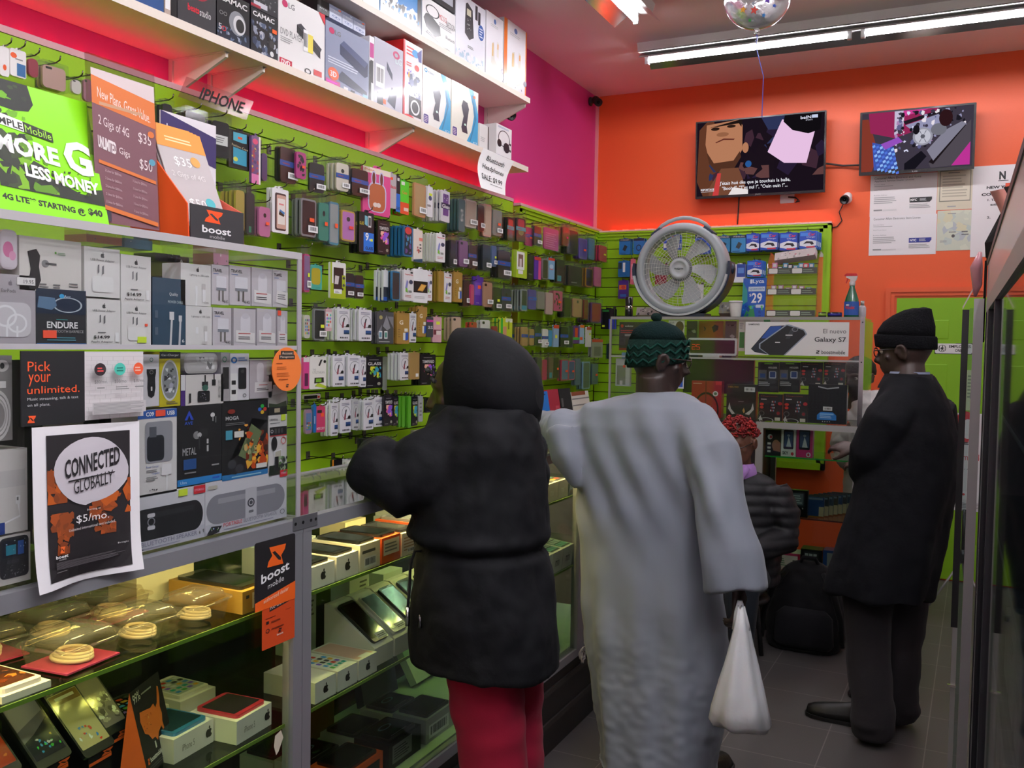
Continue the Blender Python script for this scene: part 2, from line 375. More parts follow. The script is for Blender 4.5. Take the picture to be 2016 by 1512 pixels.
art(m, fr, [('e',.3,.86,.26,.16,'d3202c'), ('e',.36,.84,.15,.1,'eceaea'), ('e',.44,.82,.05,.025,'2c9a48'), ('e',.2,.70,.2,.008,'333'), ('e',.26,.685,.2,.006,'333'), ('t','vonmobile',-.0+.02,.52,.72,.585,'d3202c'), ('t','all over Africa',.05,.42,.6,.44,'555'), ('e',.5,.31,.07,.03,'d3202c'), ('e',.5,.305,.03,.012,'eee')]
 +[('r',.06+.2*i,.12,.22+.2*i,.2,'f7f7f7') for i in range(4)]+[('e',.12+.2*i,.17,.03,.012,c) for i, c in enumerate(('555','c33','292','555'))]+[('l',.08,.03,.9,.09,4,'999')])
tag(m.build('poster', loc=fr.p(.5,0)), 'white poster with red circles taped to the lower green door', 'poster')
fr = Fr((.045, yd-.013, 1.17), (1,0,0), (0,0,1), .06, .27)
boxthing('paper_notice', 'narrow pale paper taped to the door under its sign', 'notice', fr, .0015, 'c9d6a8', [('l',.1,.3,.9,.9,7,'8a9a78'), ('e',.6,.35,.25,.1,'888')])
# cable gland spot on the ceiling
# ---- ceiling fixtures: sloping white pan, mirror sides, tubes on lampholders
def fixture(label, c, length, axis, tubes, lit='tube'):
    """fluorescent fixture hung on the ceiling with `tubes` in a row"""
    t = empty('ceiling_light', (c[0], c[1], ZC), label, 'ceiling light', 'fluorescent ceiling fixtures')
    Q = Matrix.Translation((c[0], c[1], ZC)) @ (Matrix.Rotation(PI/2, 4, 'Z') if axis == 'y' else Matrix.Identity(4)); h = length/2
    m = M(); m.T = Q; P = [(-.1, 0), (-.085, -.05), (.085, -.05), (.1, 0)]
    m.loft([[Vector((x, a, z)) for a, z in P] for x in (-h, h)], 'ecebe8', 'paint', smooth=False); m.build('housing', t)
    for s in (-1, 1):
        m = M(); m.T = Q; m.add([(-h+.02, s*.06, -.052), (h-.02, s*.06, -.052), (h-.02, s*.135, -.105), (-h+.02, s*.135, -.105), (-h+.02, s*.062, -.056), (h-.02, s*.062, -.056), (h-.02, s*.137, -.109), (-h+.02, s*.137, -.109)], [(0,1,2,3),(7,6,5,4),(0,4,5,1),(2,6,7,3),(1,5,6,2),(0,3,7,4)], 'e8e8e8', 'chrome'); m.build('reflector', t)
    seg = length/tubes
    for i in range(tubes):
        x0 = -h+seg*i+.05; x1 = -h+seg*(i+1)-.05
        m = M(); m.T = Q; m.tube([(x0, 0, -.09), (x1, 0, -.09)], .017, 'f7f5fc', lit, 8); m.build('fluorescent_tube', t)
        for x in (x0-.012, x1+.012):
            m = M(); m.T = Q; m.box(x-.012, x+.012, -.014, .014, -.115, -.051, 'f3f3f3'); m.build('lampholder', t)
fixture('long double fluorescent fixture on the ceiling in front of the orange wall', (-.62, 5.86, 0), 2.66, 'x', 2)
fixture('fluorescent fixture with orange edge running over the white shelves', (-1.74, 4.0, 0), 2.3, 'y', 2, 'tube_soft')
fixture('fluorescent fixture behind the photographer over the aisle', (-.3, 2.4, 0), 2.3, 'y', 2)
fixture('fluorescent fixture behind the photographer close to the shop front', (-.3, -.9, 0), 2.3, 'y', 2)
fixture('fluorescent fixture behind the photographer over the long counter', (-1.74, .6, 0), 2.3, 'y', 2, 'tube_soft')
fixture('added unseen fluorescent fixture along the right-hand wall brightening the acrylic case', (.72, 1.0, 0), 2.3, 'y', 2, 'tube_bright')  # added lamp out of view, lights the aisle side of the acrylic case
fixture('added out of view fluorescent fixture brightening the goods on the near counter', (.3, .1, 0), 2.3, 'y', 2, 'tube_bright')  # second added lamp, unseen, lifts the pale goods in the near case
# ================================================================ high shelves with boxed electronics
XS = -2.353
BR_Y = [at(337, 140, X=XL).y-.95, at(337, 140, X=XL).y, at(413, 150, X=XL).y, at(722, 280, X=XL).y]
BR_Y2 = [BR_Y[0], BR_Y[3]-1.2, at(955, 225, X=XL).y]
def wallshelf(z, y0, y1, ys, label):
    t = empty('wall_shelf', (XL+.15, (y0+y1)/2, z-.03), label, 'shelf')
    m = M(); m.box(XL+.002, XS, y0, y1, z-.03, z, 'efe3d6', 'paint'); m.build('shelf_board', t)
    for y in ys:
        m = M(); P = [(XL+.02, -.031), (XS-.03, -.031), (XS-.03, -.05), (XL+.02, -.16)]
        m.loft([[Vector((a, y+s*.006, z+b)) for a, b in P] for s in (-1, 1)], 'e6ddd2', 'paint', smooth=False)
        m.box(XL+.02, XS-.03, y-.013, y+.013, z-.035, z-.031, 'e6ddd2', 'paint'); m.build('bracket', t)
for i, y in enumerate(sorted(set(BR_Y+BR_Y2[1:]))):
    m = M(); m.box(XL+.001, XL+.018, y-.014, y+.014, 2.49, 3.32, 'ddd0c8', 'paint')
    for k in range(20): m.box(XL+.018, XL+.0184, y-.004, y+.004, 2.51+k*.04, 2.53+k*.04, '333', 'paint')
    tag(m.build('shelf_upright', loc=(XL+.01, y, 2.49)), 'slotted white metal upright carrying the high white shelves on the pink wall', 'shelf support', 'slotted uprights of the high shelves')
wallshelf(2.623, .55, 4.99, BR_Y, 'lower of two long white shelves under boxed players and modems')
wallshelf(3.03, .55, 5.0, BR_Y2, 'upper of two long white shelves under speaker and telephone boxes')
def sbox(label, x0, x1, yt, z, depth, col, cmds, side=None, X=XS-.02, cat='box', name='boxed_product', mat='gloss', zt=None):
    a = at(x0, 100, X=X); yb_ = None
    c = (x0+x1)/2
    # left and right ends on the plane, read at the height of the box
    z1 = zt or at(c, yt, X=X).z
    def yat(px):
        lo, hi = -1, 8
        for _ in range(40):
            mid = (lo+hi)/2; d = Vector((X, mid, (z+z1)/2))-EYE; u = W/2+FPX*d.dot(CR)/d.dot(CF)
            if u < px: lo = mid
            else: hi = mid
        return lo
    y0, y1 = yat(x0), yat(x1)
    return boxthing(name, label, cat, Fr((X, y0, z+.0005), (0,1,0), (0,0,1), y1-y0, z1-z), depth, col, cmds, mat, side=side)
Z1, Z2 = 2.623, 3.03
sbox('dark blue carton at the near end of the lower shelf', 255, 322, 0, Z1, .2, '16233c', [('r',0,.0,1,.2,'2b4f86'), ('e',.5,.5,.3,.2,'5d80b0'), ('n',.1,.1,.9,.4,12,('8fb0d8','123'),3,.02,.06)], zt=2.88)
sbox('narrow brown and white carton next to the dark blue carton', 324, 336, 0, Z1, .2, 'b9a79a', [('r',.1,.1,.9,.4,'eee')], zt=2.86)
sbox('plain black carton next to the grey headphone carton', 337, 348, 0, Z1, .2, '151518', [('r',.1,.6,.9,.7,'333')], zt=2.86)
sbox('dark grey headphone carton with red ring and small studio lettering', 350, 425, 0, Z1, .2, '39383c', [('o',.55,.62,.33,.24,'a3293a',.08), ('t','beats',.25,.2,.55,.29,'d8283c',1), ('t','studio',.56,.19,.86,.285,'e8e8e8')], zt=2.88)
HP = [('r',0,.0,1,.3,'1c2433'), ('n',0,0,1,.3,30,('99a3b5','5a6a85','20283a'),5,.02,.07), ('e',.62,.46,.26,.25,'8d9096'), ('e',.68,.44,.19,.2,'d6d6d8'), ('e',.70,.43,.13,.14,'222'), ('t','CAMAC',.08,.80,.92,.92,'e6e6e6',1), ('t','5',.04,.2,.14,.32,'ddd'), ('o',.2,.24,.07,.05,'c33',.3), ('o',.12,.55,.05,.04,'aaa',.2), ('o',.24,.55,.05,.04,'aaa',.2)]
sbox('black carton with big round grey headphone printed on it', 427, 491, -8, Z1, .2, '111216', HP)
sbox('smaller black speaker carton with grey tower, under another carton', 494, 547, 26, Z1, .2, '15161c', [('n',0,.0,1,.75,46,('8f96a6','303a52','525f7a','b8bcc6'),8,.03,.1), ('r',.62,.02,.92,.5,'101014'), ('R',.68,.28,.86,.44,'333',.3), ('e',.77,.14,.07,.06,'ddd'), ('r',0,.8,1,1,'121318'), ('t','CAMAC',.06,.84,.86,.95,'eee',1), ('r',.78,.63,.95,.72,'f26522')])
sbox('black carton stacked over the smaller black speaker carton', 494, 547, -40, at(520,25,X=XS-.02).z+.001, .2, '17181f', [('r',.1,.1,.6,.3,'c9c9d2'), ('r',.0,.05,.35,.16,'a02838'), ('n',.1,.2,.9,.9,14,('666','9aa'),9,.03,.09)], zt=2.88)
LG = [('o',.13,.87,.06,.05,'b02050',.9), ('e',.13,.87,.05,.042,'c2185b'), ('t','LG',.2,.83,.33,.91,'777',1)]
sbox('white carton reading DVD player with slim black player', 548, 639, 6, Z1, .22, 'eceae8', LG+[('q',[(.38,.66),(.9,.42),(.9,.32),(.38,.55)],'1a1a1c'), ('q',[(.38,.66),(.47,.70),(.93,.47),(.9,.42)],'34343a'), ('t','DVD PLAYER',.04,.43,.5,.52,'888'), ('l',.04,.33,.3,.41,3,'aaa'), ('r',.02,.0,.28,.1,'c01a38'), ('t','DVD',.06,.02,.24,.085,'fff',1), ('r',.54,.36,.70,.62,'f1efe6'), ('b',.52,.33,.62,.64), ('r',.62,.34,.73,.6,'f2e05a'), ('q',[(.85,1),(1,1),(1,.84)],'c23'), ('r',.75,.05,.93,.13,'c44'), ('o',.62,.06,.07,.04,'222',.3)])
sbox('grey blue carton with slim dark disc player', 641, 726, 60, Z1, .22, '8d94ad', LG+[('q',[(.32,.72),(.4,.80),(.97,.62),(.97,.40),(.9,.36),(.32,.56)],'2a3150'), ('q',[(.32,.72),(.4,.80),(.97,.62),(.9,.52)],'4a5378'), ('l',.05,.35,.75,.47,3,'d8dcea'), ('e',.17,.2,.12,.1,'e8663a'), ('t','3D',.1,.15,.24,.24,'eee',1), ('q',[(.3,.22),(.36,.3),(.95,.13),(.95,.05),(.3,.14)],'3a4052'), ('r',.0,.0,.32,.1,'c24a86'), ('l',.02,.01,.26,.08,2,'f4e'), ('r',.4,.01,.5,.07,'ddd'), ('r',.56,.01,.66,.06,'222'), ('r',.85,.0,.97,.08,'7ab')])
for i, (x0, x1, w) in enumerate(((649, 673, 'beside the black one'), (674, 695, 'between two like it'), (696, 719, 'closest to the red carton'))):
    sbox('small grey blue earphone carton standing on the disc player carton, '+w, x0, x1, -14, at(684,64,X=XS-.06).z+.03, .1, 'b9bfd2', [('r',0,.75,1,1,'8d94ac'), ('t','208',.3,.6,.8,.72,'eee'), ('o',.4,.25,.2,.08,'5a6a9a',.3), ('o',.65,.2,.2,.08,'5a6a9a',.3), ('r',.7,.8,.9,.9,'f26522' if i != 1 else 'b9bfd2')], X=XS-.07, zt=3.0-.02)
sbox('small black carton standing behind the white player carton', 625, 648, -14, at(684,64,X=XS-.06).z+.03, .1, '121214', [('r',.1,.1,.3,.9,'444'), ('t','NYX',.2,.3,.8,.4,'ccc')], X=XS-.07, zt=2.98)
sbox('upright grey carton with white and magenta spine, barcode in front', 737, 793, 86, Z1, .22, 'b9b8c6', [('b',.05,.28,.35,.62), ('r',.1,.0,.3,.2,'16181c'), ('q',[(.42,.72),(.62,.56),(.62,.46),(.42,.6)],'2a2f48'), ('q',[(.45,.12),(.6,.36),(.78,.3),(.72,.04)],'262a44'), ('t','LG',.72,.75,.95,.86,'cdd',1), ('o',.75,.88,.12,.06,'c23a6a',.5), ('r',.3,.06,.4,.13,'f26522')], side='d9d6dc')
sbox('white spine of a carton printed magenta at its top', 727, 736.5, 72, Z1, .22, 'e6e4e6', [('r',.1,.68,.9,.9,'c2398c'), ('r',.2,.3,.8,.64,'222'), ('r',0,0,.4,.62,'111')])
sbox('red and white singing speaker carton with round cartoon music notes', 794, 831, 86, Z1, .25, 'ece6e6', [('r',0,0,.08,1,'cf1f22'), ('l',.15,.82,.6,.95,3,'d44'), ('e',.62,.88,.18,.05,'3a9ad8'), ('q',[(.7,.9),(.95,.98),(.95,.8),(.8,.8)],'3b3f8a'), ('e',.7,.7,.12,.04,'e03a32'), ('l',.15,.68,.5,.74,2,'d44'), ('n',.1,.3,.4,.66,7,('f2b23a','7a5ad2','e55'),4,.02,.04), ('n',.3,.28,.9,.62,26,('7f88a8','555c70','c7c9d6'),6,.03,.08), ('r',.3,.05,.95,.3,'131316'), ('o',.62,.17,.24,.1,'eee',.25), ('e',.3,.0,.3,.05,'d21f28')], side='c8191e')
MD = [('q',[(.62,1),(.8,1),(1,.6),(1,.0),(.55,.0),(.75,.25),(.86,.6)],'29a6d8'), ('q',[(.74,.9),(.8,.9),(.93,.5),(.72,.05),(.68,.05),(.86,.45)],'1580b0'), ('q',[(.42,.74),(.58,.72),(.64,.62),(.56,.3),(.6,.16),(.4,.16),(.36,.24),(.44,.45),(.36,.62)],'201d33'), ('e',.5,.31,.035,.02,'dfe'), ('o',.1,.93,.05,.035,'29a6d8',.4), ('t','clear',.17,.9,.4,.95,'9ab'), ('R',.04,.04,.2,.19,'4a3a8a',.2), ('l',.06,.06,.18,.17,4,'dcd'), ('t','4GB',.8,.02,.97,.07,'d8f0fa')]
sbox('white and blue modem carton beside the red singing speaker carton', 832, 887, 141, Z1, .2, 'f0efea', MD)
sbox('white and blue modem carton closer to the white headphone cartons', 889, 941, 170, Z1, .2, 'f2efe0', MD+[('r',.8,.86,.88,.91,'f26522')])
sbox('plain white carton between modem carton and headphone carton', 944, 962, 246, Z1, .18, 'e8e8e6', [('r',.9,0,1,1,'222'), ('l',.1,.3,.7,.5,3,'bbb')])
sbox('white carton with black headband headphones printed on it', 977, 1007, 249, Z1, .16, 'f1f1f2', [('o',.5,.6,.38,.26,'15151a',.1), ('e',.2,.42,.14,.12,'15151a'), ('e',.66,.35,.2,.16,'20222c'), ('r',0,0,1,.05,'3a5a9a'), ('l',.1,.9,.8,.96,2,'9ac'), ('e',.9,.5,.05,.04,'333'), ('e',.9,.3,.05,.04,'333')], side='dedede')
# upper shelf
sbox('white carton at the start of what shows on the upper shelf', 716, 747, 0, Z2, .2, 'e4e4ea', [('r',0,.0,1,.1,'cfd2da'), ('l',.1,.2,.9,.3,3,'aaa')], zt=3.25)
sbox('blue and white carton with black splash below', 749, 829, 0, Z2, .2, '1e7cc0', [('r',0,0,1,.45,'dfe3ea'), ('n',0,.22,1,.5,50,('15161a','e8ecf2','1e7cc0'),11,.03,.1), ('e',.55,.8,.14,.1,'152a44'), ('r',.9,0,1,1,'1a1a1c')], zt=3.25)
sbox('white carton with black strap handled speaker printed on it', 831, 896, 10, Z2, .2, 'edebea', [('q',[(.04,.5),(.1,.62),(.3,.62),(.52,.5),(.55,.3),(.4,.2),(.12,.32)],'17171a'), ('o',.3,.75,.2,.14,'1c1c1e',.15), ('r',.12,.6,.3,.64,'17171a'), ('t','MZ S12',.5,.68,.72,.8,'c22'), ('t','BAZOOKA',.72,.6,1,.74,'333'), ('l',.5,.5,.95,.62,3,'aaa'), ('t','Bluetooth',.7,.3,.98,.38,'666'), ('q',[(.1,.2),(.15,.25),(.95,.03),(.9,0)],'1a1a1c')])
sbox('flat black carton lying on the strap handled speaker carton', 850, 896, -20, at(864,8,X=XS-.02).z+.003, .18, '1b1b1f', [('r',.4,.2,.9,.8,'aeb0ba')], zt=3.37)
PH = [('q',[(.3,.62),(.32,.9),(.38,.93),(.55,.86),(.6,.45),(.45,.38),(.3,.45)],'24262c'), ('r',.36,.74,.5,.84,'cfcab0'), ('n',.33,.48,.5,.7,14,('ddd','bbb'),3,.008,.014), ('r',.64,.75,.72,.97,'2a2c33'), ('r',.74,.7,.82,.9,'2a2c33'), ('e',.85,.6,.1,.12,'2b5aa8'), ('l',.79,.52,.91,.68,4,'dfe6f4'), ('n',0,.0,1,.18,40,('cfe0ea','b0c8d8','eef'),4,.02,.06), ('l',.4,.25,.6,.3,2,'888')]
sbox('tall white telephone carton with black cordless handset', 897, 955, 0, Z2, .22, 'e6e6ee', PH)
P2 = [('e',.5,.9,.07,.04,'5a7ab8'), ('l',.25,.8,.75,.85,2,'ccc'), ('q',[(.3,.24),(.36,.56),(.46,.58),(.5,.32),(.72,.22),(.72,.14),(.6,.1)],'dcd8cc'), ('r',.36,.35,.42,.55,'e8b860'), ('q',[(.62,.38),(.64,.62),(.74,.6),(.74,.36)],'e6e2d6'), ('r',.66,.5,.72,.58,'e8a860'), ('e',.95,.2,.07,.04,'889'), ('n',.25,.05,.8,.08,4,('889','667'),2,.012,.02)]
sbox('white telephone carton with beige handset beside the orange edge', 957, 990, 30, Z2, .22, 'edebf0', P2)
sbox('white telephone carton with orange edges at the end of the shelf', 992, 1036, 48, Z2, .22, 'efeef2', [('r',0,0,.14,1,'f07a26'), ('r',.95,0,1,1,'f07a26')]+[tuple([c[0]]+list(c[1:])) for c in P2])
# curled paper notice hanging off the shelf end
m = M(); vs = []; fs = []; n = 12
c0, c1, c2, c3 = at(952,291,X=XS+.008), at(1012,318,X=XS+.008), at(995,385,X=XS+.06), at(947,362,X=XS+.06)
for i in range(n+1):
    t = i/n; a = c0.lerp(c3, t); b = c1.lerp(c2, t); bulge = math.sin(t*PI)*.0+ -.02*math.sin(t*PI)
    vs += [a+Vector((bulge, -.015*math.sin(t*PI), -.02*(t**3))), b+Vector((bulge, 0, 0))]
m.add(vs, [(2*i+2, 2*i+3, 2*i+1, 2*i) for i in range(n)], 'f4f4f4')
def onsheet(u, v): # u across 0..1, v down 0..1
    t = v; k = min(n-1, int(t*n)); f = t*n-k; A = vs[2*k].lerp(vs[2*k+2], f); B = vs[2*k+1].lerp(vs[2*k+3], f); return A.lerp(B, u)+Vector((.002, 0, .0))
def sheettext(txt, u0, u1, v0, v1, bold):
    v, f, a0, a1, b0, b1 = letters(txt, bold)
    m.add([onsheet(u0+(u1-u0)*(a-a0)/(a1-a0), v1-(v1-v0)*(b-b0)/(b1-b0)) for a, b in v], f, '1a1a1a')
sheettext('Bluetooth', .2, .78, .14, .27, .4); sheettext('Headphones', .14, .86, .38, .53, .4); sheettext('SALE: $9.99', .12, .86, .63, .79, .4)
m.add([onsheet(.4, .83), onsheet(.86, .83), onsheet(.86, .84), onsheet(.4, .84)], [(0,1,2,3)], '1a1a1a')
tag(m.build('price_notice', loc=c0), 'white paper hanging off the shelf end reading Bluetooth Headphones sale', 'notice')
# surveillance cameras
def cctv(p, aim, label, wallN, black=False):
    t = empty('security_camera', p, label, 'security camera'); p = Vector(p); n = Vector(wallN); a = Vector(aim).normalized()
    q = n.to_track_quat('Z', 'Y').to_matrix().to_4x4()
    m = M(); m.T = Matrix.Translation(p) @ q; m.lathe([(.034, 0), (.034, .012), (.02, .02), (.008, .03), (.008, .05)], (0,0,0), 'z', 'eee' if not black else '222', 'plastic', 16); m.build('mount', t)
    c = p+n*.055
    m = M(); m.T = Matrix.Translation(c) @ a.to_track_quat('Z', 'Y').to_matrix().to_4x4()
    m.lathe([(.0, -.05), (.024, -.05), (.03, -.04), (.03, .03)], (0,0,0), 'z', 'e8e6e6' if not black else '1a1a1a', 'plastic', 18); m.build('camera_body', t)
    m = M(); m.T = Matrix.Translation(c) @ a.to_track_quat('Z', 'Y').to_matrix().to_4x4()
    m.lathe([(.031, .03), (.031, .055), (.027, .058), (.025, .045), (.0, .045)], (0,0,0), 'z', '161616', 'plastic', 18); m.lathe([(.012, .0455), (.0, .048)], (0,0,0), 'z', '050508', 'screen', 14); m.build('lens_hood', t)
p = at(1006, 236, Y=5.25)
cctv((XL+.005, 5.18, p.z+.02), (.75, -.4, -.35), 'white security camera on the pink wall beside the end of the shelves', (1,0,0))
p = at(1668, 392, Y=YB)
cctv((p.x, YB-.002, p.z), (-.15, -.8, -.35), 'white security camera on the orange wall under the showing televisions', (0,-1,0))
p = at(1190, 204, X=XL+.06)
cctv((XL+.005, 6.72, p.z-.02), (.5, -.6, -.4), 'small dark camera high in the corner under the ceiling', (1,0,0), True)
m = M(); z = at(1668,392,Y=YB).z; x = at(1668,392,Y=YB).x
m.tube([(x-.02, YB-.02, z-.03), (x-.05, YB-.01, z-.09), (x-.03, YB-.008, z-.15), (x-.06, YB-.008, z-.19), (x-.1, YB-.008, z-.2), (x-.12, YB-.008, z-.25), (x-.2, YB-.03, z-.26)], .004, '151515')
tag(m.build('camera_cable', loc=(x-.03, YB-.01, z-.15)), 'thin black cable trailing from the wall camera to the slatwall', 'cable')
# clear hook-hung sign reading IPHONE
q = [at(352,190,X=-2.5), at(485,236,X=-2.5), at(500,200,X=-2.5), at(368,151,X=-2.5)]
fr = Fr(q[0], q[1]-q[0], (q[3]-q[0]), (q[1]-q[0]).length, (q[3]-q[0]).length)
m = M(); m.add([a+Vector((d,0,0)) for d in (0, -.003) for a in q], [(0,1,2,3),(7,6,5,4),(0,4,5,1),(1,5,6,2),(2,6,7,3),(3,7,4,0)], 'f0dcdc', 'film')
art(m, fr, [('t','IPHONE',.25,.2,.9,.8,'181818',1,0)])
tag(m.build('hanging_sign', loc=q[0]), 'milky clear plastic sign with big italic capitals above the phone cases', 'sign')
# white wire down to the slatwall
# ================================================================ acrylic case standing on the near counter
XC = -1.347; ZT = 1.16           # face and top of the long glass counter
YE = 1.66                        # right end of the acrylic case
pbr('edge', .35); XA = XC-.004
t = empty('acrylic_display_case', (XA-.2, .9, ZT), 'tall clear acrylic case full of accessories on the near end of the counter', 'display case')
def sheet(name, x0, x1, y0, y1, z0, z1, par=t, mat='acrylic', col='f6f7f7'):
    m = M(); m.box(x0, x1, y0, y1, z0, z1, col, mat); return m.build(name, par)
sheet('front_panel', XA-.006, XA, .30, YE, ZT+.004, 1.754)
sheet('top_panel', XA-.42, XA, .30, YE, 1.7545, 1.764)
sheet('end_panel', XA-.42, XA-.0065, YE-.008, YE, ZT+.004, 1.754)
sheet('shelf', XA-.40, XA-.0065, .30, YE-.0085, 1.549, 1.556)
m = M()
m.box(XA-.0005, XA+.0035, .30, YE+.003, 1.752, 1.767, 'b9b6b8', 'edge'); m.box(XA-.0005, XA+.003, YE-.010, YE+.003, ZT+.004, 1.752, 'a9a7aa', 'edge')
m.box(XA-.0005, XA+.002, .30, YE-.011, 1.548, 1.557, 'b4b2b6', 'edge'); m.box(XA-.42, XA, YE, YE+.003, 1.753, 1.766, 'b9b6b8', 'edge')
m.build('edge_strip', t)
def apple(x, y, s, col, bg, k):
    a = s*k
    return [('e',x-.14*a,y-.02*s,.32*a,.42*s,col), ('e',x+.14*a,y-.02*s,.32*a,.42*s,col), ('e',x+.47*a,y+.04*s,.2*a,.2*s,bg), ('e',x+.08*a,y+.56*s,.1*a,.16*s,col)]
def fbox(name, label, x0, y0, x1, y1, depth, col, cmds, X=-1.378, zb=None, cat='box', mat='paper', side=None, r=0, stick=()):
    fr = frx(x0, y0, x1, y1, X)
    if zb is not None: fr.h += fr.O.z-zb; fr.O.z = zb
    fr.w = min(fr.w, 1.6505-fr.O.y)
    if callable(cmds): cmds = cmds(fr.h/fr.w)
    o = boxthing(name, label, cat, fr, depth, col, cmds, mat, side=side, r=r)
    for s in stick:
        s0 = M(); sub = fr.sub(*s[:4], .0022); o0 = fr.p(.5, 0, -depth/2)
        slab(s0, sub, .0016, s[4]); art(s0, sub, s[5] if len(s) > 5 else (), d0=.0002); s0.T = Matrix.Identity(4)
        s0.v = [v-o0 for v in s0.v]; b = s0.build('price_sticker'); b.parent = o
    return o
ORG, YEL = 'ff5a3c', 'd8f23c'
ADP = lambda k: apple(.5,.84,.1,'555',"e9e7e4",k)+[('t','USB Power Adapter',.16,.71,.84,.77,'555'), ('q',[(.36,.47),(.4,.5),(.4,.66),(.36,.64)],'77777a'), ('q',[(.48,.45),(.53,.48),(.53,.65),(.48,.62)],'77777a'), ('R',.2,.1,.8,.42,'efeeec',.2)]
PRC = [('t','$14.99',.18,.12,.66,.20,'222',1), ('t','Apple Adapter',.1,.03,.76,.085,'222'), ('l',.3,.25,.6,.29,1,'555'), ('r',.82,.06,.93,.27,'f6f6f6'), ('t','$14.99',.0,.0,.01,.01,'222')][:4]
E1 = 'e9e7e4'
fbox('earphone_box', 'clear box with pink earphones at the top of the acrylic case', 0, 452, 34, 530, .05, 'cfc3cc', [('R',.05,.05,.95,.95,'d9d0d8',.2), ('e',.45,.5,.3,.2,'d87aa6'), ('e',.7,.35,.2,.12,'e0a0c0')], mat='gloss', r=.01)
fbox('earbud_box', 'grey clear earbud box with a white price label', -32, 540, 70, 678, .05, 'b9b3b8', lambda k: apple(.5,.87,.07,'8a868c','b9b3b8',k)+[('t','EarPods',.32,.74,.6,.79,'666'), ('R',.06,.1,.9,.6,'d9d6da',.25), ('o',.4,.4,.22,.16,'f4f4f6',.2), ('o',.62,.3,.2,.14,'f4f4f6',.2), ('r',.2,.12,.24,.3,'f4f4f6'), ('r',.4,.1,.44,.28,'f4f4f6'), ('r',.6,.1,.64,.26,'f4f4f6')], mat='gloss', stick=[(.62,.86,.98,.97,'f2f0ee',[('t','19.95',.35,.2,.9,.7,'333')])], zb=1.5565)
fbox('headset_box', 'slanted white headset carton with black ear hook printed on it', 38, 470, 160, 574, .05, 'dcd8d2', [('q',[(.12,.72),(.26,.78),(.32,.66),(.3,.45),(.33,.2),(.28,.04),(.14,.02),(.14,.2),(.17,.4)],'1d1d20'), ('e',.4,.52,.06,.07,'8a8a8a'), ('r',.4,.5,.58,.54,'555'), ('r',.55,.72,.58,.76,'6a4'), ('l',.6,.7,.75,.76,2,'8a8'), ('l',.3,.06,.46,.16,2,'777'), ('l',.52,.06,.66,.16,2,'777'), ('l',.78,.1,.98,.2,2,'777')])
fbox('earpiece_box', 'black and navy earpiece carton with an orange sticker', 71, 570, 169, 678, .06, '2b2d31', [('r',0,.55,1,1,'1b2a40'), ('o',.62,.72,.3,.14,'b9c4cc',.12), ('q',[(.05,.86),(.36,.84),(.4,.7),(.3,.62),(.02,.66)],'5f7f9e'), ('e',.5,.88,.05,.04,'35a8e0'), ('t','Ant',.54,.85,.68,.9,'cde'), ('t','ENDURE',.2,.29,.82,.41,'f4f4f4',1), ('t','BLUETOOTH EARPIECE',.22,.21,.94,.26,'bbb'), ('l',.2,.06,.85,.14,2,'59a'), ('r',0,0,1,.02,'2a6aa8'), ('l',.38,.44,.66,.46,1,'4aa')], zb=1.5565, stick=[(.12,.11,.38,.25,ORG)])
fbox('adapter_box', 'white power adapter carton highest beside the slanted headset carton', 166, 488, 236, 585, .05, E1, ADP)
fbox('adapter_box', 'white power adapter carton with a price, highest next to the blue cable box', 238, 503, 297, 595, .05, E1, lambda k: ADP(k)[:-1]+PRC)
fbox('adapter_box', 'white power adapter carton with a price beside the navy earpiece carton', 171, 589, 237, 679, .05, E1, lambda k: ADP(k)[:-1]+PRC, zb=1.5565)
fbox('adapter_box', 'white power adapter carton with yellow and orange stickers', 239, 595, 297, 681, .05, E1, ADP, zb=1.5565, stick=[(.52,.05,.82,.19,YEL),(.78,.44,.86,.5,ORG)])
fbox('cable_box', 'steel blue power cable carton with white plugs printed', 300, 548, 365, 682, .05, '2e4a60', [('t','Quality',.5,.73,.76,.79,'eee'), ('t','POWER CABLE',.46,.63,.92,.67,'cdd'), ('r',.5,.38,.64,.5,'e4e4e6'), ('q',[(.54,.38),(.6,.38),(.56,.0),(.5,.0)],'dcdcde'), ('r',.78,.36,.88,.45,'d8d8da'), ('q',[(.8,.36),(.86,.36),(.83,.0),(.77,.0)],'d0d0d4'), ('t','6',.88,.04,.95,.09,'fff'), ('l',.06,.1,.16,.6,2,'567')], zb=1.5565, side='24384a')
fbox('cable_box', 'white cable carton stacked on another beside the blue cable box', 356, 520, 415, 602, .05, E1, lambda k: apple(.55,.86,.1,'444',E1,k)+[('t','Lightning to USB Cable',.28,.7,.92,.76,'555'), ('r',.46,.3,.54,.48,'f4f4f6'), ('q',[(.48,.3),(.53,.3),(.52,0),(.46,0)],'f8f8f8'), ('r',.68,.4,.8,.54,'d0ccca'), ('r',.7,.1,.8,.4,'f4f4f4'), ('t','1m',.78,.06,.9,.12,'555')])
fbox('cable_box', 'white cable carton at the bottom beside the blue cable box', 366, 603, 417, 682, .05, E1, lambda k: apple(.55,.86,.1,'444',E1,k)+[('t','Lightning to USB Cable',.2,.7,.92,.76,'555'), ('r',.36,.3,.46,.46,'f4f4f6'), ('r',.68,.36,.8,.5,'d0ccca'), ('r',.7,.05,.8,.36,'f4f4f4'), ('r',.6,.03,.8,.1,'d8d4d2')], zb=1.5565)
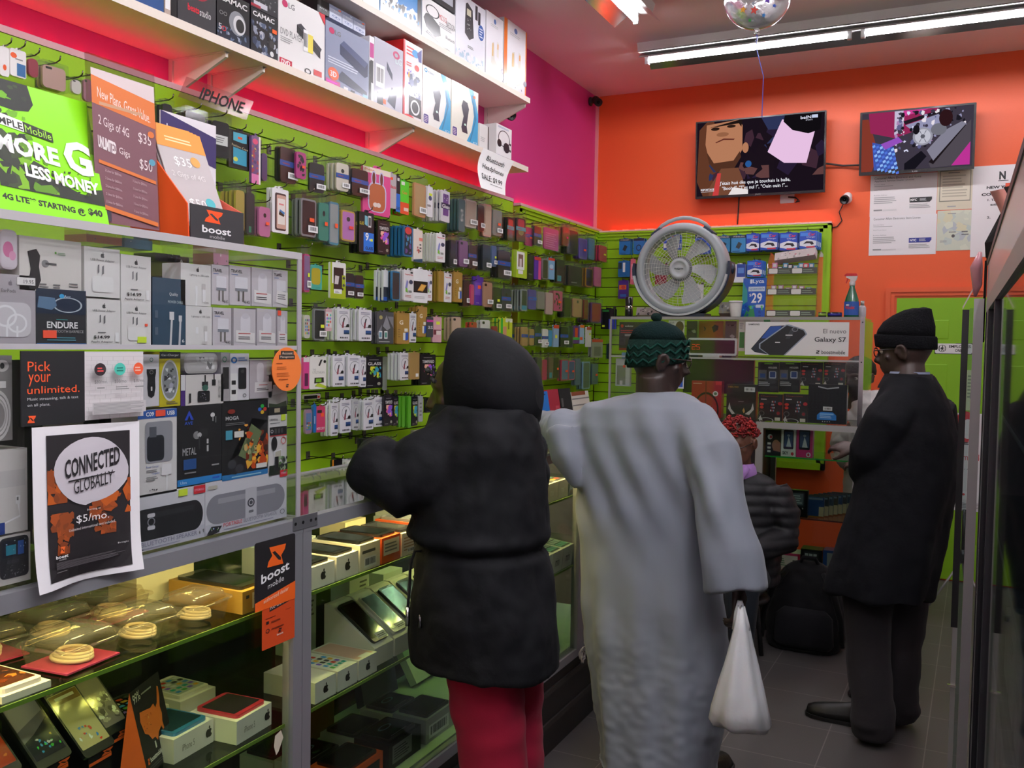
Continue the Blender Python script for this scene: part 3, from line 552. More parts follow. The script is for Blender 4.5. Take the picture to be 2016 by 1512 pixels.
TRV = lambda w: [('t','TRAVEL',.06,.82,.6,.9,'333',1), ('l',.08,.76,.5,.79,1,'4a7ac0'), ('R',.25,.42,.85,.72,'eceaf0',.1), ('r',.25,.36,.85,.43,'8a8f98'), ('r',.38,.1,.46,.36,'6a665e'), ('r',.6,.1,.68,.36,'6a665e'), ('t',w,.66,.05,.95,.13,'444')]
CAR = [('R',.3,.3,.75,.85,'eeeaf0',.4), ('e',.52,.8,.16,.08,'dcd8e0'), ('q',[(.1,.1),(.95,.06),(.95,.34),(.1,.42)],'f3efee'), ('l',.2,.3,.8,.36,1,'c66'), ('l',.2,.16,.8,.26,2,'444')]
for i, (x0, y0, x1, y1, w, lb) in enumerate(((417,522,450,600,'4/4S','upper, beside the white cable cartons'), (452,524,493,601,'4/4S','upper, second along with grey prongs'))):
    fbox('travel_charger_pack', 'clear pack with white wall charger reading TRAVEL, '+lb, x0, y0, x1, y1, .035, 'd9d3d8', TRV(w), mat='gloss')
fbox('car_charger_pack', 'clear pack with round white car plug, upper, between wall charger packs', 496, 528, 535, 603, .035, 'd6d0d5', CAR, mat='gloss')
fbox('travel_charger_pack', 'clear pack reading TRAVEL with a price tag in the upper corner by the case end', 537, 532, 574, 605, .035, 'd9d3d8', TRV('')[:-1]+[('q',[(.2,.12),(.98,.05),(.98,.4),(.25,.45)],'f3efee'), ('l',.3,.2,.9,.36,3,'666')], mat='gloss')
fbox('travel_charger_pack', 'clear pack with white wall charger reading TRAVEL, lower row beside white cable carton', 419, 606, 455, 681, .035, 'd9d3d8', TRV('4/4S'), mat='gloss', zb=1.5565)
fbox('car_charger_pack', 'clear pack with white car plug in the lower row beside the TRAVEL pack', 460, 608, 503, 681, .035, 'd6d0d5', CAR, mat='gloss', zb=1.5565)
fbox('car_charger_pack', 'clear pack with white car plug in the lower row, its tag tilted', 506, 608, 543, 681, .035, 'd2ccd2', CAR, mat='gloss', zb=1.5565)
fbox('car_charger_pack', 'clear pack with a red sticker at the lower corner by the case end', 546, 612, 575, 681, .035, 'd2ccd2', CAR, mat='gloss', zb=1.5565, stick=[(.0,.86,.3,1,ORG)])
# things behind the upper row and on the top of the case
for i, (x0, y0, x1, y1, c) in enumerate(((170,455,240,480,'c98a6a'), (245,462,300,490,'5a8aa0'), (305,500,355,515,'2a2c2e'), (420,500,450,522,'d8a0b8'), (330,505,372,545,'9c8a6a'))):
    fbox('small_carton', ('reddish','greenish blue','black','pale pink','brown foil')[i]+' carton lying behind the front row in the acrylic case', x0, y0, x1, y1, .06, c, [('n',0,0,1,1,10,('fff','888',c),i,.05,.12)], X=-1.47, mat='gloss')
rk = random.Random(8)
for i in range(13):
    c = rk.choice(('3a3a3c','4a4440','6a6460','2a3036','7a7a78','504a44','c8c4c0')); hi = i < 7; k = i if hi else i-7
    boxthing('small_carton', 'dim carton in the rear row of the acrylic case, '+('upper' if hi else 'lower')+' level', 'box', Fr((XA-.26, .42+.17*k+(0 if hi else .08), 1.5565 if hi else ZT+.005), (0,1,0), (0,0,1), .155, rk.uniform(.12,.185) if hi else rk.uniform(.24,.36)), .07, c, [('r',.1,.2,.9,.4,rk.choice(('999','c8a06a','5a7a8a','a05a5a'))), ('l',.15,.6,.8,.85,3,'aaa')], 'gloss', group='rear cartons of the acrylic case, '+('upper' if hi else 'lower'))
# lower compartment
fbox('car_charger_box', 'white carton with slim black car charger printed on it', 282, 698, 313, 800, .05, 'dcdade', [('q',[(.3,.2),(.24,.35),(.26,.55),(.2,.64),(.2,.72),(.8,.72),(.8,.64),(.74,.55),(.76,.35),(.68,.2),(.5,.16)],'17181c'), ('r',.46,.3,.56,.38,'ddd'), ('o',.5,.9,.11,.04,'4a8a7a',.3), ('o',.5,.66,.12,.04,'777',.3)])
fbox('car_charger_box', 'yellow carton with oval window reading Car-Charger', 314, 693, 355, 800, .05, 'c9bd1c', [('r',0,.88,1,1,'2c2e30'), ('t','Car-Charger',.08,.915,.92,.965,'ddd'), ('e',.48,.48,.42,.38,'d8dadb'), ('e',.48,.48,.37,.34,'8a8f90'), ('n',.2,.25,.75,.7,24,('5a6064','aab','2a2c30','dfe3e4'),4,.03,.07), ('l',.3,.04,.9,.1,2,'555')])
fbox('earphone_blister', 'clear domed blister of earphones on a white cable carton', 363, 695, 428, 735, .05, 'b9b6b4', [('R',.05,.1,.95,.95,'c9c7c6',.3), ('n',.1,.2,.9,.8,14,('eee','888','ddd'),2,.1,.25)], mat='gloss', r=.012)
fbox('data_cable_box', 'white data cable carton with black plugs and little tablet', 365, 737, 440, 797, .06, 'dedad6', [('r',.42,.62,.58,.76,'222'), ('r',.48,.76,.52,.98,'333'), ('r',.68,.62,.78,.82,'222'), ('r',.72,.8,.75,1,'222'), ('e',.5,.56,.08,.1,'3a6a5a'), ('R',.3,.1,.62,.46,'16171a',.15), ('n',.36,.16,.56,.4,10,('ddd','99b'),5,.01,.02), ('r',.08,.1,.13,.4,'222'), ('t','USB Data Cable',.84,.2,.9,.8,'444')], side='4a2a78')
fbox('purple_carton', 'thin purple edged carton beside the yellow car charger carton', 356, 738, 364, 800, .05, '4a2a78', [('r',0,.5,1,1,'ddd')])
fbox('charger_box', 'narrow grey carton with a green ring beside the phone carton', 435, 694, 452, 790, .05, 'b3aeb0', [('o',.4,.86,.25,.06,'4a8a6a',.3), ('r',.2,.25,.9,.7,'222')])
fbox('charger_box', 'white carton with black portable charger and large $14.99 tag', 453, 696, 490, 788, .05, 'e4e2e6', [('o',.2,.86,.16,.07,'3a7ac0',.5), ('l',.42,.84,.9,.93,2,'4a7ac0'), ('R',.42,.24,.85,.7,'17181b',.15), ('e',.64,.62,.1,.04,'444'), ('r',.0,.0,.36,.58,'efeeec'), ('l',.06,.1,.3,.5,2,'222'), ('o',.75,.1,.09,.04,'333',.3)])
fbox('car_charger_pack', 'clear pack with white car plug and label for a phone charger', 492, 708, 535, 784, .04, 'c9c1c6', [('R',.3,.4,.62,.92,'ece6ea',.4), ('q',[(.2,.16),(1,.16),(1,.42),(.22,.42)],'f2efee'), ('l',.3,.2,.9,.28,2,'333'), ('l',.4,.33,.8,.37,1,'c55'), ('r',.75,.6,.95,.95,'c8ccc0')], mat='gloss')
fbox('phone_mount_box', 'black and white carton with a phone in a cradle behind the orange oval sign', 529, 722, 577, 800, .05, 'c9c7c2', [('e',.3,.62,.3,.18,'1a1a1c'), ('q',[(.2,.3),(.75,.34),(.7,.58),(.22,.55)],'f0f0f0'), ('q',[(.0,.1),(.4,.06),(.95,.14),(.98,.0),(0,0)],'3a4a30')])
fbox('phone_mount_box', 'black carton with colourful round keys under the orange oval sign', 529, 800, 577, 816, .05, '16181a', [('r',.3,.3,.6,.8,'c8b89a')])
fbox('headphone_cord_coil', 'coil of white cable stacked at the near edge of the case', -20, 700, 24, 868, .05, '9a9694', [('e',.55,.88,.3,.07,'dcd8d6'), ('e',.55,.88,.1,.035,'444'), ('o',.3,.3,.62,.3,'e0dcda',.14), ('o',.3,.3,.5,.24,'e8e4e2',.16), ('o',.3,.3,.4,.19,'d4d0ce',.16), ('r',0,.62,.7,.7,'ebe8e6')], mat='gloss')
fbox('usb_cable_box', 'tall white cable carton at the near edge with thin plug printed', -40, 886, 54, 1052, .08, 'dcd8d4', [('r',.3,.55,.95,.75,'cfccca'), ('r',.74,.34,.84,.44,'f2f2f2'), ('r',.76,.38,.8,.42,'777'), ('q',[(.77,.34),(.82,.34),(.82,.2),(.5,.14),(.5,.12),(.84,.18)],'f4f4f4'), ('r',.0,.0,.5,.14,'28418e'), ('r',.28,.22,.4,.24,'444')], zb=None)
fbox('phone_box', 'white carton with black keypad phone printed on it', -40, 1056, 60, 1172, .09, 'd9d5d0', [('R',.38,.12,.96,.96,'26272c',.15), ('r',.42,.55,.9,.9,'131a2a'), ('r',.74,.58,.86,.86,'2a5aa8'), ('r',.5,.6,.7,.8,'2a8aa0'), ('n',.44,.6,.9,.9,8,('dfe','9ac'),2,.01,.025), ('R',.52,.42,.76,.5,'3a3b42',.3), ('n',.44,.16,.92,.4,18,('8a8b92','666'),6,.012,.02)], zb=ZT+.005)
fbox('charger_box', 'white and blue carton with window showing a black plug', 271, 806, 348, 974, .07, 'e2e0de', [('r',0,.9,1,1,'2b5aa8'), ('t','C09',.2,.925,.4,.975,'fff',1), ('t','USB',.74,.925,.94,.975,'fff',1), ('R',.18,.38,.88,.86,'9a9ba2',.12), ('R',.22,.4,.66,.7,'22262e',.2), ('r',.28,.68,.46,.8,'5a5e66'), ('R',.24,.42,.62,.68,'1a1e26',.15), ('t','Power Charger',.2,.32,.52,.35,'2b5aa8'), ('l',.2,.27,.5,.31,2,'888'), ('t','Cargador',.34,.24,.54,.27,'2b5aa8'), ('l',.2,.17,.5,.23,3,'888'), ('R',.58,.22,.84,.35,'eeedee',.1), ('r',.7,.04,.74,.22,'eee'), ('n',.2,.05,.55,.08,6,('444','666'),3,.01,.016)], stick=[(.44,.92,.68,.99,ORG)])
fbox('earphone_box', 'black carton with metal ear buds and blue foot', 349, 797, 436, 952, .06, '1d1d1f', [('r',0,0,1,.085,'2a86cf'), ('t','Ultra',.06,.025,.2,.06,'d8ecff'), ('R',.78,.035,.95,.06,'2a5ac0',.3), ('e',.42,.62,.08,.05,'8a8a8a'), ('e',.56,.64,.12,.06,'2c2c2e'), ('e',.48,.62,.05,.03,'bbb'), ('r',.46,.44,.49,.6,'3a3a3c'), ('e',.78,.86,.05,.03,'ddd'), ('r',.77,.78,.8,.84,'999'), ('r',.84,.76,.86,.84,'888'), ('r',.64,.5,.68,.56,'ccc'), ('r',.64,.4,.68,.48,'ccc'), ('t','METAL',.1,.38,.4,.47,'c8c8ca'), ('r',.12,.2,.4,.33,'24508e'), ('l',.14,.14,.4,.18,1,'888'), ('t','AVE',.14,.76,.32,.8,'3a6ae0'), ('q',[(.14,.82),(.24,.94),(.34,.82),(.28,.82),(.24,.88),(.2,.82)],'2a4ac0'), ('l',.75,.2,.95,.24,1,'aaa')], side='141416')
fbox('game_controller_box', 'black carton with flames and a phone game controller', 437, 790, 527, 940, .06, '1a1a1c', [('r',0,0,1,.07,'2a7ab8'), ('l',.2,.015,.9,.05,1,'9cd'), ('n',.5,.1,1,.6,70,('e87a1c','c84a12','f4b83c','7a2a0c','3a1a0c'),12,.03,.09), ('n',.3,.35,.8,.7,24,('e87a1c','f4a83c','5a1a0c'),13,.02,.06), ('q',[(.25,.3),(.6,.78),(.98,.6),(.98,.72),(.92,.9),(.72,.86),(.12,.2),(.1,.08),(.3,.06)],'222326'), ('q',[(.34,.3),(.62,.7),(.86,.58),(.6,.2)],'6a7a50'), ('n',.42,.3,.75,.6,16,('9aa87a','c8b070','4a5a3a'),8,.02,.05), ('e',.2,.2,.09,.06,'3a3b40'), ('e',.36,.13,.09,.06,'3a3b40'), ('e',.86,.92,.04,.025,'2ab84a'), ('e',.86,.84,.04,.025,'e8b82a'), ('e',.92,.88,.04,.025,'d83a2a'), ('e',.8,.88,.04,.025,'2a6ad8'), ('t','MOGA',.06,.77,.34,.82,'c9c9cb',1), ('e',.18,.88,.08,.03,'8a2a1c'), ('l',.06,.7,.5,.74,2,'777'), ('r',.06,.52,.2,.64,'4aa0b8'), ('r',.24,.54,.44,.62,'e8e4dc'), ('r',.72,.1,.96,.16,'eceae4')], side='141416')
fbox('phone_mount_box', 'black and white carton reading universal car phone holder', 529, 816, 577, 932, .06, 'dedcda', [('t','UNIVERSAL',.06,.9,.5,.94,'444'), ('l',.06,.85,.7,.88,1,'888'), ('r',.04,.66,.98,.8,'1b1b1d'), ('o',.16,.73,.07,.03,'ccc',.3), ('r',.3,.69,.42,.77,'444'), ('r',.48,.69,.6,.77,'444'), ('r',.64,.69,.76,.77,'444'), ('r',.04,.645,.98,.66,'b33'), ('e',.28,.52,.16,.12,'1a1a1c'), ('q',[(.3,.22),(.7,.26),(.68,.42),(.28,.4)],'eceef0'), ('q',[(.33,.25),(.66,.28),(.65,.4),(.32,.38)],'c8c4b0'), ('o',.78,.56,.14,.06,'c33',.2), ('t','360',.72,.6,.84,.64,'c33'), ('r',0,0,1,.16,'1d2a1c'), ('n',.4,.0,1,.3,16,('5a7a4a','9ab08a','333'),5,.03,.06), ('r',.3,.06,.5,.3,'222')], stick=[(.66,.9,.88,1,YEL)])
SPK = lambda txt, body, lite: [('e',.14,.46,.13,.28,body), ('e',.84,.46,.13,.28,body), ('r',.14,.18,.84,.74,body), ('r',.14,.56,.84,.66,lite), ('q',[(.0,.0),(.1,.08),(.16,.03),(.08,-.0)],'1b1d22')]
fbox('bluetooth_speaker_box', 'white carton with a black capsule speaker beside the paper poster', 258, 966, 403, 1084, .1, 'd9d9df', [('r',0,0,1,.24,'c9cad4')]+SPK('', '1c1d20', '2b2c30')+[('R',.2,.58,.3,.65,'cfcfd4',.4), ('o',.25,.5,.05,.08,'8a8c94',.25), ('R',.2,.36,.3,.43,'cfcfd4',.4), ('t','BLUETOOTH SPEAKER',.12,.08,.88,.16,'85869a'), ('l',.12,.03,.8,.06,1,'99a'), ('r',.83,.85,1,1.0,'d42a32'), ('t','STEREO',.84,.9,.98,.94,'fbd'), ('n',.86,.08,.98,.16,3,('555','777'),2,.03,.04)], stick=[(.62,.86,.74,.98,YEL)], zb=ZT+.0045)
fbox('bluetooth_speaker_box', 'white carton with a silver capsule speaker reading portable speaker', 404, 936, 577, 1052, .1, 'dcdce2', [('r',0,0,1,.2,'cccdd6')]+SPK('', '8f8f98', 'a8a8b0')+[('r',.46,.16,.6,.76,'c9c9d0'), ('o',.53,.46,.045,.09,'4a4a52',.35), ('e',.53,.46,.02,.04,'4a4a52'), ('R',.5,.26,.56,.31,'77787f',.4), ('t','PORTABLE',.2,.1,.42,.17,'d23a42'), ('t','BLUETOOTH SPEAKER',.44,.1,.86,.17,'8a8b98'), ('l',.2,.04,.86,.07,1,'99a'), ('R',.02,.86,.13,.93,'c8c4b4',.5), ('r',.9,.86,1,1,'d42a32'), ('t','STEREO',.91,.91,.99,.95,'fbd'), ('q',[(.01,.03),(.14,.03),(.18,.14),(.06,.16)],'1b1d24'), ('n',.04,.05,.14,.13,6,('4a8ad0','7ab86a','ddd'),3,.015,.02), ('o',.93,.14,.03,.05,'444',.2)], zb=ZT+.0045)
# ---- signs fixed on the outside
fr = frx(42, 691, 282, 831, XA+.006); m = M()
slab(m, fr.sub(0, 0, .485, 1), .003, '18191c'); slab(m, fr.sub(.485, .02, 1, .99), .003, 'd9d5d6')
art(m, fr, [('t','Pick',.045,.73,.215,.86,'ee5a2c'), ('t','your',.05,.53,.215,.69,'ee5a2c'), ('t','unlimited.',.04,.43,.44,.53,'ee5a2c'), ('t','Music streaming, talk & text',.04,.33,.43,.38,'c9c9cb'), ('t','on all plans.',.04,.25,.21,.3,'c9c9cb')]+zz(.07,.09,.1,'ee5a2c','18191c',.62)
 +[('r',.485,.02+.06*i,1,.023+.06*i,'b9b4b5') for i in range(17)]+[('r',.5+.09*(i % 6)+.045*(i//6 % 2),.02+.06*(i//6),.503+.09*(i % 6)+.045*(i//6 % 2),.08+.06*(i//6),'b9b4b5') for i in range(90) if .5+.09*(i % 6)+.045*(i//6 % 2) < .99 and i//6 < 16]
 +[('e',.57,.74,.05,.09,'2a2226'), ('e',.74,.74,.05,.09,'52c4b0'), ('e',.905,.74,.045,.09,'f0603a'), ('l',.545,.7,.6,.78,2,'e55'), ('l',.71,.7,.77,.78,2,'276'), ('l',.875,.7,.935,.78,2,'fcb'), ('t','$30/mo.',.52,.535,.63,.59,'777'), ('t','$50/mo.',.69,.535,.80,.59,'777'), ('t','$30/mo.',.86,.535,.96,.59,'777'), ('l',.54,.46,.62,.5,1,'888'), ('l',.7,.44,.82,.5,2,'888'), ('l',.87,.46,.95,.5,1,'888'), ('r',.5,.1,.97,.27,'c2bebf'), ('l',.51,.11,.96,.26,8,'999')])
tag(m.build('plan_sign', loc=fr.p(.5,0)), 'black and white sign reading Pick your unlimited taped to the acrylic case', 'sign')
# orange oval
fr = frx(536, 684, 593, 770, XA+.006); m = M(); n = 32
pts = [fr.p(.5+.5*math.cos(2*PI*i/n), .5+.5*math.sin(2*PI*i/n)) for i in range(n)]
m.add(pts+[p-fr.N*.002 for p in pts], [tuple(range(n)), tuple(range(2*n-1, n-1, -1))]+[(i, i+n, (i+1) % n+n, (i+1) % n) for i in range(n)], 'f0803a')
art(m, fr, [('r',.28,.8,.72,.92,'2a2624'), ('r',.22,.73,.76,.83,'2a2624'), ('t','Account',.32,.84,.68,.9,'f4d8c0'), ('t','Management',.26,.75,.72,.81,'f4d8c0'), ('l',.12,.62,.4,.66,1,'a04a1c'), ('l',.14,.5,.5,.58,2,'c86a30'), ('l',.14,.34,.6,.44,3,'c86a30'), ('l',.2,.26,.55,.3,1,'a04a1c')]+zz(.5,.13,.07,'2a2624','f0803a',1.4))
tag(m.build('oval_sign', loc=fr.p(.5,0)), 'orange oval sign reading Account Management at the case end', 'sign')
# paper poster taped over the front, curling at its corners
P0, P1, P2_, P3 = at(65,1170,X=XC+.02), at(272,1118,X=XC+.014), at(271,829,X=XA+.006), at(59,842,X=XA+.006)
m = M(); n = 8; g = []
for j in range(n+1):
    for i in range(n+1):
        u, v = i/n, j/n; p = P0.lerp(P1, u).lerp(P3.lerp(P2_, u), v); e = (1-v)**6; p = p+Vector((.012*e*math.cos(u*6)+.004*(u*2-1)**2, 0, 0)); g.append(p)
m.add(g, [(j*(n+1)+i, j*(n+1)+i+1, (j+1)*(n+1)+i+1, (j+1)*(n+1)+i) for j in range(n) for i in range(n)], 'efedf0', smooth=True)
U = (P1-P0).lerp(P2_-P3, .5); fr = Fr(P0+Vector((.0145,0,0)), P1-P0, P3-P0, (P1-P0).length, (P3-P0).length)
class FW(Fr):
    def p(s, x, y, d=0):
        q = P0.lerp(P1, x).lerp(P3.lerp(P2_, x), y); e = (1-y)**6
        return q+Vector((.012*e*math.cos(x*6)+.004*(x*2-1)**2+d+.0012, 0, 0))
    def sub(s, *a): return fr.sub(*a)
fw = FW(fr.O, fr.U, fr.V, fr.w, fr.h)
def dense(c): # cut a filled rectangle into strips so that it follows the curl
    x0, y0, x1, y1, col = c; return [('r', x0+(x1-x0)*i/8, y0+(y1-y0)*j/12, x0+(x1-x0)*(i+1)/8, y0+(y1-y0)*(j+1)/12, col) for i in range(8) for j in range(12)]
def adense(cmds):
    for c in cmds: d = 0.0004; art(m, fw, [c], d0=d)
for c in dense((.12,.045,.9,.945,'1c191c')): art(m, fw, [c], d0=.0003)
LAND = ('7a3a1c','a04a1e','8a421c','5a2c18','b8581e')
art(m, fw, [('n',.12,.52,.3,.74,26,LAND,3,.03,.06), ('n',.14,.3,.36,.46,20,LAND[:3],5,.03,.06), ('n',.2,.2,.32,.32,9,LAND[:3],6,.025,.045), ('n',.5,.4,.9,.72,44,LAND,7,.03,.07), ('n',.55,.28,.76,.44,14,LAND[:3],8,.03,.05)], d0=.0010)
art(m, fw, [('q',[(.53+.34*math.cos(t)*(1-.06*math.sin(t*2-.5)), .70+.218*math.sin(t)*(1-.08*(math.cos(t-5.2)>.8))) for t in [2*PI*i/32 for i in range(32)]],'c9c4cb')], d0=.0018)
art(m, fw, [('t','CONNECTED',.27,.665,.79,.785,'18161a',1,.12), ('q',[(.3,.645),(.74,.675),(.74,.682),(.3,.655)],'18161a'), ('t','GLOBALLY',.35,.565,.72,.65,'18161a',0,.12), ('t','Starting at',.47,.447,.6,.462,'dcd8d8'), ('t','$5/mo.',.37,.375,.68,.43,'eceaea'), ('t','Unlimited international text included.',.3,.335,.74,.352,'dcd8d8',0,.03), ('t','boost',.17,.185,.29,.205,'f4f4f4',1), ('t','mobile',.2,.172,.27,.182,'ccc'), ('l',.17,.12,.86,.165,7,'5a565a'), ('l',.17,.1,.28,.108,1,'888'), ('t','$treight',.76,.2,.86,.212,'ddd')]+zz(.235,.235,.042,'ee6a2c','1c191c',1.2), d0=.004)
tag(m.build('poster', loc=P0.lerp(P1,.5)), 'curling paper poster reading Connected Globally taped over the acrylic case', 'poster')
# ---- standing signs on top of the acrylic case
ZC2 = 1.765
def topsign(x0, x1, y_t, y_b, X):
    fr = frx(x0, y_t, x1, y_b, X); fr.h += fr.O.z-ZC2; fr.O.z = ZC2; return fr
fr = topsign(-75, 214, 145, 425, XA-.03); fr = fr.turned(R(0), R(-14))
m = M(); slab(m, fr, .006, '8fe51e', 'gloss')
BLK = ('10140c','1c2412','2a3816')
art(m, fr, [('q',[(.26,1),(.56,1),(.58,.86),(.54,.8),(.44,.78),(.26,.8)],'12160d'), ('n',.26,.72,.55,.98,20,BLK+('6aa81e',),4,.02,.06), ('q',[(.26,.3),(.62,.32),(.82,.24),(1,.22),(1,.17),(.26,.2)],'14190e'), ('n',.26,.2,.66,.62,44,BLK+('5a8a1c','79b01f'),9,.03,.09), ('n',.6,.22,.92,.4,40,BLK,14,.006,.02), ('q',[(.9,.28),(1,.3),(1,.2),(.9,.2)],'1a2010'),
 ('q',[(.26,.66),(.48,.63),(.48,.71),(.26,.75)],'f2f2ec'), ('t','SIMPLE',.265,.665,.475,.72,'15180f',1,-.12), ('q',[(.48,.63),(.68,.60),(.68,.67),(.48,.71)],'15180f'), ('t','Mobile',.49,.635,.67,.69,'a6e83c',0,-.12),
 ('t','MORE',.27,.46,.70,.60,'f4f4f0',2,-.1), ('t','G',.74,.40,.95,.66,'f4f4f0',2,-.1), ('t','LESS MONEY',.44,.30,.97,.40,'f4f4f0',2,-.1), ('r',0,.0,1,.14,'8fe51e'), ('t','4G LTE** STARTING @',.255,.09,.83,.15,'15180f',2,-.05), ('t','$40',.85,.075,.96,.135,'15180f',2,-.05)])
tag(m.build('standing_sign', loc=fr.p(.5,0)), 'lime green standing sign reading More G less money on the acrylic case', 'sign')
pbr('tint', .3); clear('tinted', 1, rough=.05, haze=.0)
fr = topsign(184, 316, 122, 455, XA-.05); fr = fr.turned(R(0), R(-3)); m = M()
slab(m, fr, .006, 'e8dfe2', 'acrylic'); 
BRN = '6e4a52'
art(m, fr, [('r',.04,.04,.98,.9,'7a525a'), ('r',.04,.82,.98,.92,'d9c8c8'), ('q',[(.04,.72),(.98,.66),(.98,.82),(.04,.88)],'d8763c'), ('t','New Plans. Great Value.',.12,.76,.9,.82,'f0dfd8',0,-.09), ('l',.14,.71,.8,.75,1,'c89a7a'), ('t','2 Gigs of 4G',.12,.59,.56,.66,'ecdcdc',0,-.09), ('t','$35',.7,.55,.9,.62,'ecdcdc',0,-.05), ('e',.9,.62,.05,.02,'d8763c'), ('t','UNLIMITED',.1,.47,.36,.54,'f0e4e4',2,-.09), ('t','Gigs',.4,.45,.56,.5,'ecdcdc',0,-.09), ('t','$50',.7,.39,.9,.46,'ecdcdc',0,-.05), ('e',.9,.45,.05,.02,'5a9ab0'), ('q',[(.1,.38),(.95,.32),(.95,.34),(.1,.4)],'d8763c')]
 +[('t','2 Lines for $60/mo.',.18,.335-.045*i,.42,.352-.045*i,'c9b0b4',0,-.05) for i in range(5)]+[('t','3 Lines for $90/mo.',.58,.305-.045*i,.8,.322-.045*i,'b9a0a4',0,-.05) for i in range(5)]
 +[('q',[(.1,.12),(.95,.06),(.95,.085),(.1,.145)],'d8763c'), ('r',.1,.05,.24,.11,'3a3440')])
tag(m.build('standing_sign', loc=fr.p(.5,0)), 'clear stand with purple brown sheet reading New Plans Great Value', 'sign')
# violet sheet behind, and the orange leaflet holder
fr = topsign(316, 425, 232, 470, XA-.17); m = M(); slab(m, fr, .003, 'e6e0e4'); art(m, fr, [('q',[(0,.78),(1,.66),(1,.9),(0,1)],'33285a'), ('t','ultra',.04,.84,.26,.92,'f0eef4',1,-.1), ('o',.29,.86,.04,.02,'f0eef4',.4), ('l',.02,.1,.2,.5,6,'9a8aa0')])
tag(m.build('standing_sign', loc=fr.p(.5,0)), 'white card with a violet band behind the orange leaflet holder', 'sign')
y0, y1, y2 = at(333,470,X=XA-.02).y, at(400,470,X=XA-.02).y, at(474,480,X=XA-.02).y
t = empty('leaflet_holder', (XA-.09, (y0+y2)/2, ZC2), 'orange cardboard leaflet holder with a dark front on the acrylic case', 'leaflet holder')
OR_ = 'f2541e'
def ext(m, pts, dy, col): # polygon in x,z extruded along y
    a, b = dy; n = len(pts); m.add([(x, a, z) for x, z in pts]+[(x, b, z) for x, z in pts], [tuple(range(n)), tuple(range(2*n-1, n-1, -1))]+[(i, i+n, (i+1) % n+n, (i+1) % n) for i in range(n)], col)
ztp = at(332,275,X=XA-.15).z; zf = at(440,412,X=XA-.01).z
side = [(XA-.012, ZC2), (XA-.17, ZC2), (XA-.17, ztp), (XA-.155, ztp), (XA-.016, zf)]
ya, yb2 = y1-.045, y2
m = M(); ext(m, side, (ya-.002, ya+.001), OR_); m.build('side_panel', t)
m = M(); ext(m, [(XA-.012, ZC2), (XA-.17, ZC2), (XA-.17, ztp-.07), (XA-.15, ztp-.08), (XA-.016, zf)], (yb2-.001, yb2+.002), 'f0705a'); m.build('side_panel', t)
m = M(); m.box(XA-.173, XA-.171, ya, yb2, ZC2, ztp, OR_); m.build('back_panel', t)
fr = Fr((XA-.010, ya+.002, ZC2), (0,1,0), (-.02,0,1), yb2-ya-.003, zf-ZC2); m = M(); slab(m, fr, .002, '2c2b2e')
art(m, fr, zz(.42,.72,.36,OR_,'2c2b2e',.95)+[('t','boost',.2,.24,.74,.45,'eceaea',1), ('t','mobile',.34,.1,.62,.2,'b9b7b7')])
m.build('front_panel', t)
fr = Fr((XA-.036, ya+.010, ZC2+.02), (0,1,0), (-.42,0,1), yb2-ya-.02, .235)
t2 = [('r',0,.8,1,1,'f0923a'), ('l',.2,.86,.8,.92,2,'fbd8a8'), ('t','$35',.25,.62,.6,.72,'f6f2f0'), ('e',.7,.7,.1,.05,'d8a050'), ('t','2 Gigs of 4G',.12,.5,.8,.57,'e6e0de'), ('t','$50',.3,.22,.65,.32,'f6f2f0'), ('e',.75,.3,.1,.05,'4ab0b8'), ('l',.2,.05,.8,.12,1,'e8e2e0')]
for i in range(4): boxthing('leaflet', ('front leaflet showing prices' if i == 0 else 'leaflet tucked behind the front one')+' in the orange holder', 'leaflet', Fr(fr.O-Vector((.009*i, .001*i, -.004*i)), fr.U, fr.V, fr.w, fr.h), .002, 'b9b0b0', t2, group='leaflets in the orange holder')
